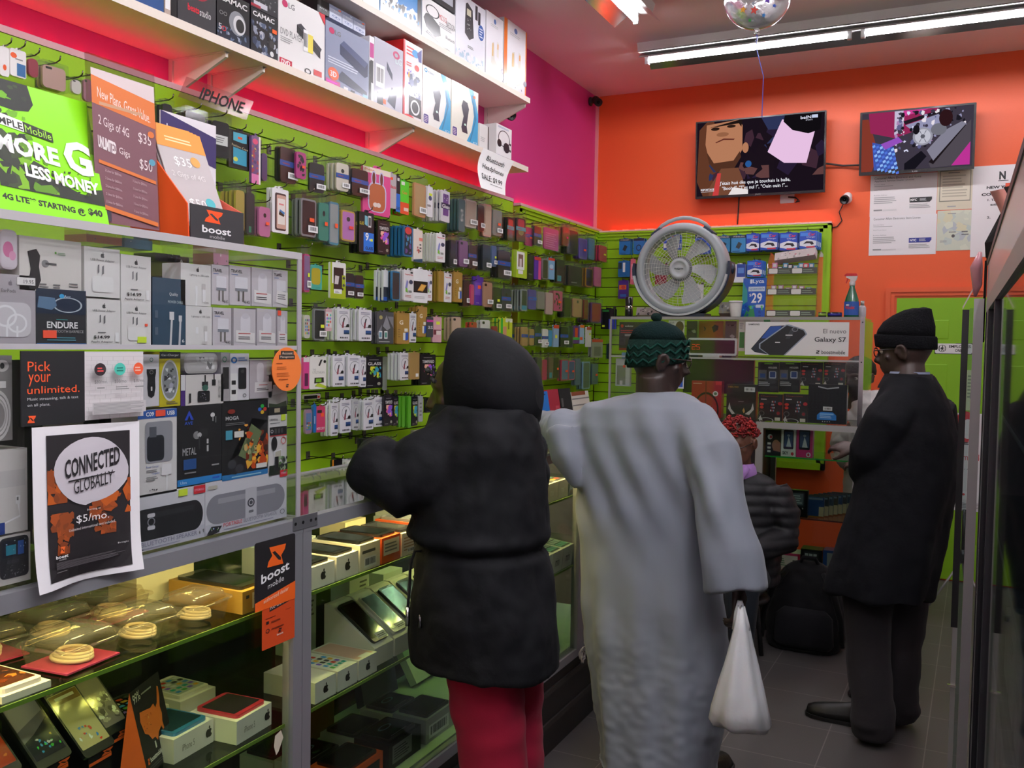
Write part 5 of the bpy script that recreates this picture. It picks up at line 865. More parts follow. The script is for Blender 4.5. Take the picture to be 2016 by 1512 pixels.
# x0 x1 y0 y1, packs behind, description, kind, colour, options
ROWS = {'top': [
 (0,18,92,150,0,'white cable carton','card','e8e4e2',[('e',.5,.3,.2,.1,'e05a2c')]), (20,52,98,152,0,'white cartons with orange mark','card','e9e5e2',[('e',.2,.75,.2,.1,'e05a2c'),('r',.4,.05,.95,.5,'3a6a9a'),('l',.3,.6,.9,.7,1,'888')]),
 (54,74,116,152,0,'dark red case',K,'9a3a4a',dict(label=0,hole=0)), (82,128,132,176,1,'rose gold case',K,'c09a90',dict(hole=3,label=0)), (140,158,158,185,0,'pale case',K,'d0c8c0',dict(hole=3,label=0)), (163,180,156,200,0,'mauve case',K,'a06a78',dict(hole=3,label=0)),
 (318,338,205,250,1,'black bag of cases',K,'1d1b1f',dict(hole=0,label=0)), (362,404,222,264,2,'clear smoky case',K,'3a3034',dict(hole=1,label=0)), (418,449,240,310,1,'black carrying case with white slip',K,'18181c',dict(hole=0,label=0,window=[('r',.0,.34,.9,.62,'e6e6e6'),('l',.1,.4,.8,.58,3,'888')])),
 (452,492,258,333,0,'black and blue fashion case','card','2a221e',[('R',.1,.05,.9,.98,'161412',.12),('q',[(.2,.12),(.8,.1),(.8,.5),(.2,.55)],'3a9ab8'),('q',[(.2,.68),(.8,.7),(.8,.94),(.2,.94)],'58b0c8'),('q',[(.0,.6),(1,.48),(1,.66),(0,.74)],'14110f'),('t','Fashion Case',.14,.58,.86,.64,'d8c8a0',0,-.1),('e',.3,.24,.1,.06,'d8d85a'),('r',.4,.78,.6,.84,'e05a2c')]),
 (495,513,268,362,0,'pink patterned gift pack','card','6a4a7a',[('r',0,0,1,.2,'e07ab0'),('r',.8,0,1,1,'efe6e0'),('e',.4,.88,.3,.06,'d83a6a'),('n',0,.2,.8,.8,20,('d8b83a','a03a4a','4a3a6a'),3,.03,.06)]),
 (513,525,302,356,1,'purple case',K,'4a3a6e',dict(hole=0,label=0)), (549,583,292,360,1,'tall black case with blue band',K,'1d1518',dict(band=BL,hole=0)), (582,601,300,352,0,'pink leopard case',K,'c03a88',dict(hole=1,label=0,window=[('n',.1,.1,.9,.9,14,('1a1214','2a1a20'),5,.06,.12)],dot=OR2)),
 (609,636,322,379,0,'black belt clip case',K,'17161a',dict(band=BL,hole=0)), (662,684,322,376,3,'cream case with round hole',K,'e6ddd0',dict(band=BL)), (692,723,334,386,1,'black case with round hole',K,'1a1416',dict(band=BL)),
 (718,765,332,424,0,'pink carton showing a brown eared case','card','dc4a8c',[('r',0,.88,1,1,'f0e0d0'),('t','Phone',.06,.92,.4,.97,'d8743c',1),('e',.38,.78,.09,.16,'c8c4e8'),('e',.66,.78,.09,.16,'c8c4e8'),('R',.18,.06,.84,.7,'c8c4e8',.3),('e',.38,.78,.055,.13,'6a3020'),('e',.66,.78,.055,.13,'6a3020'),('R',.22,.08,.8,.67,'b8643c',.3),('e',.44,.22,.08,.05,'e8d8d0'),('e',.56,.22,.08,.05,'e8d8d0')]),
 (764,779,342,410,0,'grey glass protector pack','card','b9b2b4',[('t','Glass',.1,.58,.95,.68,'c83a3a',1),('r',.3,.82,.6,.9,OR2)]), (779,788,346,417,0,'black and blue glass pack','card','1b1b20',[('r',0,.0,1,.5,'1f6fd0'),('t','GLASS',.1,.06,.9,.14,'111',1),('r',.3,.86,.8,.94,'ddd')]), (788,805,356,422,2,'lime green pack','card','5ad02a',[('r',0,0,1,.35,'e8542a'),('t','Case',.2,.6,.8,.7,'d8a03a',1),('r',.4,.1,.95,.2,'f0d0c0'),('r',.1,.86,.5,.96,'e8f0e0')]),
 (812,838,362,427,0,'clear gold case',K,'d0a878',dict(hole=0,frame='d89a6a',label=1)), (839,852,367,427,0,'white adapter pack','card','e6e6ea',[('e',.6,.62,.25,.08,'3a4a6a'),('r',.4,.7,.9,.78,YL),('b',.1,.3,.8,.42)]),
 (868,886,376,437,5,'white pack with purple screen','card','d9d6de',[('R',.2,.2,.85,.9,'6a4a8a',.1),('r',0,.42,1,.6,'1d2a4a'),('t','Glass',.1,.44,.98,.56,'eee',1),('n',.25,.62,.8,.88,8,('223','dde'),3,.03,.04)]),
 (902,914,392,456,3,'teal edged pack',K,'4a6a70',dict(hole=0,label=0,window=[('t','case',.3,.3,.7,.7,'ddd')])), (915,936,394,448,1,'glitter case in clear pack',K,'c0a898',dict(hole=0,frame='d8c8bc')), (938,953,404,454,0,'black case with white label',K,'1b1a1e',dict(band=None)), (951,965,402,466,1,'peach framed clear pack',K,'d8b8a0',dict(hole=0,frame='e8a898',label=0)), (970,986,414,464,2,'grey clear case',K,'8a9490',dict(hole=0,dot=OR2)),
 (997,1011,428,473,4,'red screen phone pack',K,'16181c',dict(hole=0,label=0,band='3aa0b0',window=[('R',.15,.55,.85,.9,'c83a3a',.2),('r',.2,.1,.8,.5,'2a4a6a')])), (1016,1033,430,475,1,'teal banded phone pack',K,'1c2a30',dict(hole=0,label=0,band='3aa0b0',window=[('R',.15,.6,.85,.95,'b83a4a',.3),('e',.5,.4,.3,.15,'5a8a5a')])),
 (1033,1048,448,484,0,'magenta holster',K,'b02a68',dict(band=BL,label=0,hole=0,dot=OR2)), (1050,1065,446,484,0,'black holster',K,'1d1d20',dict(band=BL,hole=0)), (1071,1098,450,492,0,'pink case in loose bag',K,'c04a88',dict(hole=0,label=0,window=[('l',.1,.1,.9,.8,7,'d87aa8')])), (1107,1119,448,484,1,'dark red pouch',K,'8a2a30',dict(hole=0,label=0,dot='f03a7a')), (1117,1135,454,500,2,'black wallet case',K,'131316',dict(hole=0,label=0)), (1140,1154,470,510,2,'purple phone pack',K,'4a2a8a',dict(hole=0,label=0,dot=OR2,frame='6a3ab8')), (1158,1170,470,511,1,'blue patterned pack',K,'4a7aa0',dict(hole=0,label=0)), (1179,1194,484,515,2,'hot pink case',K,'c82a5a',dict(hole=0,label=0,dot=YL))],
'second': [
 (462,480,375,456,3,'yellow and clear pack',K,'b8a04a',dict(hole=0,label=0)), (483,500,380,462,3,'dark grey pack',K,'2a2c30',dict(hole=0,label=0,window=[('r',.3,.05,.6,.2,'3a8a6a')])), (508,531,408,466,1,'pink case under rainbow header',K,'d07aa8',dict(label=0,dot=OR2)),
 (536,568,372,459,1,'white framed pack with rose phone','card','eeeef0',[('R',.16,.06,.84,.9,'3a2a2a',.12),('R',.26,.1,.84,.86,'d0a898',.1),('R',.32,.2,.78,.78,'ece4dc',.02),('q',[(.4,.46),(.7,.42),(.76,.48),(.46,.54)],'3a7ab8'),('q',[(.38,.42),(.68,.38),(.74,.42),(.44,.5)],'3a2a1a'),('l',.4,.62,.7,.7,1,'d88')]),
 (591,621,392,466,3,'grey blister with black case',K,'2a2428',dict(frame='8f8f96',hole=3,dot=OR2)), (627,645,400,474,3,'green case',K,'3a8a7a',dict(hole=1,label=0,dot=OR2)), (646,666,398,482,1,'clear case on blue card',K,'9aa4a8',dict(hole=0,label=0,frame='3a8aa8',dot=OR2)), (670,698,415,475,1,'pink case in yellow edged pack',K,'c87ac8',dict(frame='c8a03a',label=0,dot='f0463c')),
 (709,734,418,498,2,'black and blue glass carton','card','17181c',[('r',.3,.04,1,.5,'1f74d8'),('t','9',.42,.3,.64,.5,'f2f2f2',1),('t','H',.68,.3,.78,.36,'f2f2f2',1),('t','GLASS',.42,.08,.94,.16,'15151a',1),('r',.78,.3,.92,.36,YL),('t','GLASS',.02,.68,.3,.76,'c8b83a',1),('q',[(.36,.7),(.56,.66),(.56,.9),(.36,.92)],'7ab8c8'),('r',.6,.64,.8,.92,'ddd'),('r',.63,.68,.77,.88,'444')]),
 (745,766,435,500,1,'black carton with pink shards','card',*ART['bp']), (795,812,446,505,4,'blue edged phone pack','card','2a6a9a',[('R',.1,.05,.9,.97,'16242c',.15),('e',.5,.86,.35,.12,'d83a3a'),('n',.2,.1,.8,.7,10,('3a6a4a','6a4a8a','3a8ab8'),3,.06,.12)]),
 (814,832,452,516,0,'cream pack with coral corner','card','ece4d8',[('q',[(0,0),(1,.0),(1,.12),(0,.06)],'2a4a6a'),('r',.6,.66,1,.76,'e88a7a'),('n',.3,.2,.7,.5,6,('b04a4a','c05a4a'),3,.04,.06),('l',.65,.3,.9,.6,3,'555')]), (860,875,460,516,7,'white tempered glass pack','card',*ART['tg']), (885,897,473,526,3,'black screen pack',K,'131418',dict(hole=0)), (904,919,474,525,2,'mauve case',K,'8a5a88',dict(hole=3)), (922,936,483,528,1,'black case with low band',K,'15161a',dict(band=BL)), (948,965,482,532,2,'navy case with two labels',K,'2a3038',dict(hole=3)), (967,976,484,525,0,'blue and yellow pack',K,'4a6a9a',dict(hole=0,dot=YL)), (980,1003,494,548,2,'dark brown case with blue band',K,'241814',dict(band=BL,hole=0)),
 (1012,1036,493,547,0,'lime carton with window','card','a8c820',[('R',.25,.3,.8,.95,'eef0ea',.05),('R',.36,.4,.7,.86,'7a5a4a',.05),('r',.44,.4,.6,.7,'d8d0d0'),('r',.35,.14,.7,.28,'f0f0ea'),('q',[(0,.0),(.2,0),(.2,1),(0,1)],'8aa814')]), (1038,1051,502,552,2,'plain black carton','card','131316',[('l',.2,.2,.8,.3,1,'666')]), (1053,1064,506,550,3,'purple spotted pack','card','5a2a9a',[('r',0,.86,1,1,'d83a3a'),('r',.6,0,1,.85,'d84a8a')]), (1067,1078,510,550,1,'brown screen pack',K,'3a3430',dict(hole=0,label=0,frame='9a8a90')), (1080,1091,508,550,1,'light blue pack under red header','card','7aa8d0',[('r',0,.88,1,1,'d83a3a'),('e',.5,.6,.3,.1,'b8d0e8'),('r',.2,.45,.8,.5,'d08a9a')]), (1095,1110,512,556,2,'black case with teal corner',K,'1c1c20',dict(hole=0,label=0,window=[('r',.1,.05,.6,.3,'3a9aa8')])), (1120,1142,524,562,2,'dark grey wallet case',K,'26272a',dict(hole=0,label=0,window=[('l',.2,.1,.7,.2,1,'999')])), (1152,1166,528,565,3,'gold edged case',K,'2a241e',dict(hole=0,label=0,frame='a87a2a')), (1170,1182,526,564,2,'soft pink case',K,'c86a90',dict(hole=0,label=0))],
'third': [
 (596,609,500,575,1,'magenta bumper case',K,'8a6a9a',dict(frame='c03a78',label=1,hole=0,dot=YL)), (611,634,522,570,0,'teal carton with yellow window','card','3fa898',[('R',.08,.2,.86,.88,'b0a42a',.25),('t','gold',.5,.04,.8,.1,'286a60')]),
 (652,679,517,588,0,'lime and white carton with window','card','eeeeea',[('r',0,0,1,.42,'a4b81e'),('r',.0,.0,.1,1,'a4b81e'),('r',.2,.24,.84,.86,'2a1a18'),('q',[(.26,.4),(.5,.4),(.56,.62),(.3,.64)],'d8d0d0'),('r',.22,.14,.74,.26,'efefec'),('l',.3,.16,.6,.22,2,'777'),('r',.74,.3,.96,.66,'a4b81e'),('e',.85,.58,.08,.04,'444'),('e',.85,.38,.08,.04,'444')]),
 (679,696,538,586,0,'black pouch with blue band',K,'17181e',dict(band=BL,label=2,hole=0)), (698,714,542,588,0,'second black pouch with blue band',K,'17181e',dict(band=BL,label=2,hole=0)), (755,764,532,592,2,'white and navy edged pack','card','dfe3e6',[('r',0,0,1,.45,'2a3038'),('r',0,0,.8,.12,'2a5ab0')]), (770,786,534,592,4,'blue rimmed pack',K,'2a2a30',dict(frame='1f7ab0',hole=0,label=0)), (794,815,532,592,3,'white tempered glass pack','card',*ART['tg']), (815,840,530,596,0,'white pack with golden phone picture','card','f0f0f2',[('r',0,.3,1,.64,'191512'),('q',[(.3,.36),(.66,.34),(.92,.54),(.56,.56)],'d89a3a'),('q',[(.36,.38),(.62,.37),(.84,.52),(.58,.53)],'e8b85a'),('l',.1,.12,.8,.2,2,'bbb')]), (842,850,534,592,1,'thin white tempered glass pack','card',*ART['tg']), (864,873,534,594,6,'plain gold carton','card','a08038',[]), (875,889,538,595,1,'white tempered glass pack by gold cartons','card',*ART['tg']), (894,910,536,595,3,'gold carton with large letter','card',*ART['kr']), (911,924,552,602,1,'black case with grey mark',K,'1d2220',dict(hole=0)), (925,932,560,600,1,'bright pink case',K,'d83a7a',dict(hole=0,label=0)), (933,950,545,601,0,'purple carton with orange sticker','card','4a2a9a',[('r',.1,.35,.7,.8,'6a4ab0'),('r',.45,.58,.75,.7,OR2),('t','only',.3,.06,.6,.1,'ddd')]), (951,967,556,604,0,'tan case with black camera hole',K,'b08a72',dict(hole=3)), (969,984,566,612,2,'dark green labelled case',K,'1c2620',dict(hole=0,dot=YL)), (988,1003,568,612,0,'navy labelled case',K,'2a3044',dict(band=BL)), (1025,1037,570,612,5,'grey and teal phone pack',K,'2a3034',dict(frame='a0a4aa',hole=0,label=0,window=[('r',.1,.05,.9,.25,'3a9ab8')])), (1040,1054,570,609,0,'violet and blue pack',K,'5a4a9a',dict(hole=0,label=0,band='3a6ac0')), (1056,1070,574,608,1,'silver foil bag',K,'8a8480',dict(hole=0,label=0)), (1074,1087,576,619,0,'thin silver pink pack',K,'c8a8a8',dict(hole=0,label=0)), (1088,1106,573,612,1,'pink and black leopard pack',K,'c83a80',dict(hole=0,label=0,window=[('n',.1,.1,.9,.9,12,('141214','241418'),5,.07,.13)],dot=OR2)), (1110,1122,586,624,2,'dark slim case',K,'24201e',dict(hole=0,label=0)), (1128,1144,588,624,1,'rose gold leather case',K,'b8906a',dict(hole=0,label=0,window=[('r',.4,.75,.6,.9,'333')])), (1148,1157,590,628,1,'crimson case',K,'7a1a2c',dict(hole=0,label=0)), (1165,1181,596,635,5,'red and violet spined pack',K,'9a2a3a',dict(hole=0,label=0,frame='6a2a7a'))],
'fourth': [
 (597,609,620,666,1,'white icon screen pack',K,'d8d4cc',dict(hole=0,label=0,window=icons(.15,.15,.85,.85,3,5,4))), (615,640,608,670,0,'grey blister with black shell',K,'1f2024',dict(frame='8f9094',hole=3,dot=YL)), (641,653,608,652,0,'pink and white phone sticker','card','d8b0b8',[('r',.0,.16,1,.86,'e2dcdc')]+icons(.1,.2,.9,.8,3,4,6)), (663,689,608,670,4,'white cable pack','card',*ART['wc']), (708,730,610,671,5,'white cable pack','card',*ART['wc']),
 (741,776,614,677,1,'grey carton with two small phones','card','4a4a50',[('q',[(.34,.55),(.56,.9),(.8,.5),(.6,.42)],'8f9098'),('q',[(.0,.3),(.3,.6),(.2,.2)],'7f8088'),('q',[(.62,.86),(.98,.86),(.98,.5)],'7f8088'),('e',.22,.82,.1,.06,'b0a86a'),('R',.1,.16,.3,.4,'e6e8ea',.1),('r',.13,.2,.27,.36,'6a9ab0'),('R',.42,.16,.62,.4,'e6e8ea',.1),('r',.45,.2,.59,.36,'5a9a8a'),('l',.1,.04,.9,.1,1,'bbb')]), (783,804,616,677,2,'brown carton with pale letter','card',*ART['kr']), (805,820,617,674,0,'white cable pack by brown cartons','card',*ART['wc']), (823,840,604,663,2,'brown carton with dark letter','card',*ART['kr']), (841,852,624,664,0,'dark glass pack','card','3a3f46',[('t','as',.2,.4,.9,.56,'ddd'),('r',0,.75,1,.86,'c83a9a')]), (853,868,624,674,0,'pale pink pack with yellow sticker','card','d8a8b0',[('r',.4,.7,.8,.82,YL),('r',.1,.3,.9,.5,'6a2a3a'),('r',.4,.3,.9,.46,'e8d8d0')]), (890,905,624,670,2,'peach case',K,'d8b8a0',dict(hole=3,label=0,dot=YL)), (924,938,634,670,1,'red case with camera hole',K,'c03a2c',dict(hole=3,label=0)), (946,963,630,680,1,'white case with camera hole',K,'e8e6e4',dict(hole=3,label=0)), (968,978,642,680,0,'red labelled case',K,'a02a3a',dict(hole=0,label=0,dot=YL)), (986,1008,627,680,2,'bright green and yellow carton','card','c8d83a',[('r',0,0,.18,1,'3ab03a'),('r',.2,.3,.5,.7,'d89a7a'),('r',.4,.86,1,1,'e8f0d8'),('r',.62,.6,.74,.9,'7a8a2a')]), (1026,1038,644,681,4,'gold case in silver pack',K,'b89060',dict(hole=0,label=0,band=BL)), (1042,1050,648,680,0,'slim gold case',K,'b0905a',dict(hole=0,label=0,band=BL)), (1052,1065,642,680,1,'dark grey case with label',K,'26302e',dict(hole=0,band=BL)), (1067,1077,648,684,0,'white case with blue band',K,'eceae8',dict(hole=0,band=BL)), (1078,1085,650,682,0,'sky blue case',K,'3a9ad8',dict(hole=0,label=0)), (1090,1100,640,683,0,'light blue pack with red header','card','8aa8cc',[('r',0,.85,1,1,'d83a34'),('r',.3,.4,.7,.55,YL)]), (1104,1116,644,682,1,'black case with blue strip',K,'1c1e20',dict(hole=0,band=BL)), (1117,1126,642,684,0,'dark teal pack',K,'243034',dict(hole=0,label=0)), (1129,1140,642,676,1,'purple and red pack','card','5a2a7a',[('r',.3,.2,.7,.9,'c83a2a'),('r',.0,.2,1,.35,'3ab04a')]), (1142,1150,640,677,0,'pale blue pack with orange header','card','9ab8d8',[('r',0,.86,1,1,'f0722a'),('r',.0,.2,.6,.36,OR2)]), (1155,1164,644,683,0,'white pack with red cap','card','d8d4d4',[('r',0,.86,1,1,'b8323a'),('r',.5,.6,.9,.7,YL)]), (1166,1186,668,704,1,'grey accessory pack with red header','card','8f9088',[('r',0,.84,1,1,'c83238'),('r',.2,.1,.8,.6,'6a6c66')])],
'fifth': [
 (597,609,704,766,0,'pink carton by the acrylic case','card','d84a90',[('r',0,.86,1,1,'efe6ea'),('r',.2,.1,.8,.5,'5a2a4a')]), (610,642,703,766,2,'white carton with green toned picture','card','ecebe6',[('t','THE',.16,.58,.36,.64,'aaa'),('t','UTILITARIAN',.16,.48,.9,.56,'b0b0ac'),('q',[(.3,.1),(1,.0),(1,.08),(.5,.2)],'b8d03a'),('q',[(.26,.18),(.86,.2),(.84,.36),(.28,.36)],'20221c'),('r',.36,.22,.7,.33,'7ab03a'),('e',.9,.86,.08,.05,'1a1a1a'),('q',[(.5,.74),(.6,.72),(.76,.92),(.64,.92)],'333'),('l',.3,.08,.5,.1,1,'555')]), (656,676,701,761,3,'white cable pack','card',*ART['wc']), (686,708,700,760,2,'white cable pack','card',*ART['wc']), (709,720,704,762,0,'narrow white cable pack','card',*ART['wc']), (721,752,702,763,1,'black carton with green shards','card',*ART['bg']), (787,806,695,748,3,'white cable pack','card',*ART['wc']), (807,826,694,747,0,'plain brown paper bag','card','a08450',[('r',.6,.1,.9,.22,'eee')]), (829,856,698,758,2,'black carton with purple lettering','card',*ART['bp']), (1055,1066,704,748,1,'grey and teal pack',K,'3a3a44',dict(hole=0,label=0,window=[('r',.1,.0,.9,.2,'3a9aa8')])), (1066,1075,708,748,0,'crimson open case',K,'b02a5a',dict(hole=0,label=0)), (1080,1088,704,746,1,'brown pack with teal corner',K,'6a5248',dict(hole=0,label=0,window=[('r',.1,.05,.7,.3,'3a9aa8')])), (1090,1099,704,744,1,'black and orange case',K,'2a2224',dict(hole=0,label=0,dot=OR2)), (1105,1117,708,749,1,'red framed phone pack',K,'5a7a9a',dict(hole=0,label=0,frame='b83a5a',dot=OR2)), (1119,1130,710,748,0,'pink framed phone pack',K,'4a5a8a',dict(hole=0,label=0,frame='d85a8a',dot=OR2)), (1132,1141,706,758,1,'steel blue pack',K,'5a708a',dict(hole=0,label=0)), (1146,1161,712,766,2,'pale blue clear pack',K,'5a6a70',dict(hole=0,label=0,frame='8ab0d0')), (1165,1176,716,756,2,'blue grey pack',K,'5a7484',dict(hole=0,label=0,dot=OR2)), (1201,1211,676,706,1,'dark blue blister',K,'2a4458',dict(hole=0,label=0))],
'sixth': [
 (599,613,806,854,0,'mauve phone pack',K,'b08aa8',dict(hole=0,label=0,window=[('r',.12,.15,.88,.85,'6a8ac0')]+icons(.15,.2,.85,.5,3,3,8))), (617,623,796,852,0,'blue spine carton','card','1f6ab0',[('l',.3,.2,.6,.8,1,'cde')]), (624,639,800,851,0,'pink carton with pale lettering','card','c83a68',[('t','MERCURY',.05,.1,.95,.2,'e8c8d0',1),('r',.5,.6,.85,.75,OR2),('r',.1,.75,.6,.86,'1a1518')]), (651,665,794,858,2,'white cable pack','card',*ART['wc']), (670,690,788,852,3,'white cable pack','card',*ART['wc']), (694,706,786,846,1,'grey cable pack','card','c4c6c8',WC), (716,735,788,846,2,'white cable pack','card',*ART['wc']), (737,754,782,840,2,'white cable pack','card',*ART['wc']), (757,773,778,838,1,'black carton with pink shards','card',*ART['bp']), (774,784,780,838,1,'black carton with dark green shards','card',*ART['bg']), (785,789,780,841,0,'green spine pack','card','4f9a24',[]), (792,797,780,841,0,'second green spine pack','card','56a228',[]), (798,803,780,842,0,'third green spine pack','card','4f9a24',[]), (804,809,780,842,0,'fourth green spine pack','card','5aa82c',[]), (811,822,780,838,1,'black carton with green and yellow shards','card',*ART['bg']), (825,832,780,830,2,'grey white pack','card','a8acb0',[('l',.2,.2,.8,.8,4,'777')]), (839,856,784,812,0,'black carton with pink picture','card',*ART['bp'])],
'lowest': [
 (715,733,862,898,1,'black carton on a low hook','card','1b1c1e',[('r',0,0,1,.1,BL),('r',.7,.4,.85,.6,'ccc')]), (737,756,864,898,0,'white pack with pink phone','card','d8d4d2',[('R',.2,.05,.9,.7,'a85a88',.1),('t','nova',.1,.84,.9,.94,'444')]), (745,762,876,898,0,'gold case with twin lens',K,'8a6244',dict(hole=2,label=0)), (764,776,866,898,1,'brown low case',K,'4a3a2c',dict(hole=0,label=0)), (655,673,904,925,0,'black and orange carton','card','17171a',[('r',0,0,.15,1,'d8862a')]), (690,722,906,932,4,'white flat pack','card','dcdcd8',[('l',.3,.1,.8,.2,1,'333'),('o',.3,.5,.25,.3,'c8c8c4',.2)])],
}
RNAME = {'top': 'top', 'second': 'second', 'third': 'third', 'fourth': 'fourth', 'fifth': 'fifth', 'sixth': 'sixth', 'lowest': 'lowest'}
rg = random.Random(5)
for row, items in ROWS.items():
    prev = None
    for (x0, x1, y0, y1, nb, desc, kind, col, opt) in items:
        xs = (x0+x1)/2; far = xs > 1030; face = XS2 if at(xs, 500, X=-2.45).y > 5.35 else XS1
        X = face+(.155 if not far else .13)+rg.uniform(-.012, .012)
        fr = frx(x0, y0, x1, y1, X); fr = fr.turned(R(rg.uniform(-7, 3)), 0)
        where = (' next to the '+prev if prev else ' at the near end')+', '+RNAME[row]+' row'
        lb = uniq(desc+where)
        lb2 = uniq('pack behind the '+' '.join(desc.split()[:6])+', '+RNAME[row]+' row'+(', by the '+' '.join(prev.split()[:3]) if prev else ''))
        if kind == K: o = casepack(fr, col, **opt); cat = 'phone case'
        else: o = cardpack(fr, col, opt, side=None); cat = 'accessory pack'
        tag(o, lb, cat)
        top = fr.p(.5, 1.17 if kind == K else 1.03)
        hook(top+Vector((.02, 0, 0)), (1,0,0), X+.02-face, 0)
        step = min(.02, (X-face-.03)/max(nb, 1))
        for k in range(nb):
            q = o.copy(); COL.objects.link(q); q.location = o.location+Vector((-step*(k+1), rg.uniform(-.006, .003), rg.uniform(-.004, .002)))
            if kind == K and k < 2:
                for a in o.children:
                    if a.name.startswith('phone_case') or a.name.startswith('barcode'): p = a.copy(); COL.objects.link(p); p.parent = q
            elif kind == K:
                a = o.children[0]; p = a.copy(); COL.objects.link(p); p.parent = q
            tag(q, lb2, cat, 'packs behind the '+lb if nb > 1 else None)
        prev = desc if len(desc.split()) < 5 else ' '.join(desc.split()[:4])
t = empty('storage_cabinet', (-2.2, 4.95, 0), 'low beige storage cabinet behind the far counter under tablet cases', 'cabinet')
m = M(); m.box(-2.5, -1.9, 4.0, 5.9, 0, 1.095, 'b0a68e', 'paint'); m.build('body', t); m = M(); m.box(-2.52, -1.88, 3.98, 5.92, 1.096, 1.116, 'c8c0aa', 'paint'); m.build('top_panel', t)
# bag of blue tablet sleeves and cases piled at the end of the far counter
def leaning(name, label, cat, x0, x1, y0, y1, X, col, cmds, d=.03, lean=-10, rz=0):
    fr = frx(x0, y0, x1, y1, X).turned(R(rz), R(lean))
    if lean: fr.h += fr.O.z-1.121; fr.O.z = 1.121
    return boxthing(name, label, cat, fr, d, col, cmds, 'fabric', r=.008)
leaning('tablet_sleeve', 'bright blue tablet sleeve leaning behind the far counter', 'tablet case', 1037, 1088, 772, 844, -1.98, '1f6fc0', [('q',[(.08,.78),(.9,.9),(.9,.94),(.08,.84)],'123a6a'),('q',[(.2,.76),(.75,.86),(.75,.9),(.2,.81)],'4a3a40'),('l',.3,.68,.6,.72,1,'7ab0e0'),('r',.56,.08,.64,.14,GN)])
leaning('tablet_case', 'red tablet case standing behind the blue sleeve', 'tablet case', 1085, 1108, 766, 830, -2.06, 'b02c40', [('q',[(.0,.1),(.1,.2),(.1,.6),(0,.5)],'3a1a20'),('R',.6,.4,.9,.5,'c84a5a',.2)])
leaning('tablet_case', 'black tablet case standing next to the red one', 'tablet case', 1109, 1131, 764, 812, -2.1, '1c1a1c', [('l',.1,.3,.3,.9,1,'555')])
leaning('white_carton', 'stack of white flat cartons by the robed shoulder', 'box', 1132, 1165, 770, 815, -2.1, 'd8d4cc', [('r',0,.7,1,.75,'888'),('r',0,.45,1,.5,'888'),('r',0,.85,.8,1,'8a4a2c')])
leaning('plush_case', 'pink round case next to the blue sleeve', 'phone case', 1020, 1038, 800, 842, -2.02, 'b02a5a', [('e',.6,.5,.4,.3,'b8bcc0'),('r',.4,.8,.8,.9,OR2)])
leaning('paper_tube', 'thin white measuring strip hanging among the packs', 'strip', 754, 762, 702, 768, XS1+.02, 'd0d8d8', [], .004, 0)
leaning('shelf_tag', 'black and white shelf tag over the low cable packs', 'tag', 598, 631, 776, 786, XS1+.06, 'd8d0cc', [('r',.02,.1,.8,.75,'1a1718'),('r',.82,.2,.95,.6,'c83a2a')], .01, 0)
# ================================================================ counter and acrylic case across the back
YC = 5.12; XA0, XA1 = -1.86, -.458; ZTC = 1.735
t = empty('glass_counter', ((XA0+XA1)/2, YC+.25, 0), 'glass counter across the back under the fan, with boxed phones', 'glass counter')
A = 'b4b3b2'; X0 = -1.0
m = M(); m.box(X0, XA1-.005, YC+.03, YC+.5, 0, .30, '141314', 'plastic'); m.build('base', t)
m = M(); m.box(X0, XA1, YC, YC+.5, .302, .335, A, 'metal'); m.build('bottom_rail', t)
m = M(); m.box(X0, XA1+.004, YC-.002, YC+.028, 1.128, 1.16, A, 'metal'); m.box(XA1-.022, XA1+.004, YC+.028, YC+.5, 1.128, 1.16, A, 'metal'); m.box(X0, XA1-.022, YC+.475, YC+.5, 1.128, 1.16, A, 'metal'); m.build('top_frame', t)
for x0, x1, y in ((X0, X0+.04, YC), (XA1-.03, XA1, YC), (X0, X0+.03, YC+.47), (XA1-.03, XA1, YC+.47)): m = M(); m.box(x0, x1, y, y+.03, .335, 1.128, A, 'metal'); m.build('post', t)
m = M(); m.box(X0+.04, XA1-.03, YC+.008, YC+.012, .335, 1.128, 'e8eee8', 'clear'); m.build('front_glass', t)
m = M(); m.box(XA1-.014, XA1-.010, YC+.03, YC+.47, .335, 1.128, 'e8eee8', 'clear'); m.build('side_glass', t)
m = M(); m.box(X0+.03, XA1-.023, YC+.029, YC+.474, 1.150, 1.157, 'e8eee8', 'clear'); m.build('top_glass', t)
for z, c, d in ((.963, '1fa040', .34), (.632, '5a2420', .40)): m = M(); m.box(X0+.042, XA1-.035, YC+.06, YC+.06+d, z, z+.008, 'd8f0dc', 'clear'); m.box(X0+.042, XA1-.035, YC+.0565, YC+.0595, z, z+.008, c, 'gloss'); m.build('glass_shelf', t)
m = M(); m.box(X0+.04, XA1-.02, YC+.04, YC+.46, .3355, .342, 'd8856a', 'board'); m.build('deck', t)
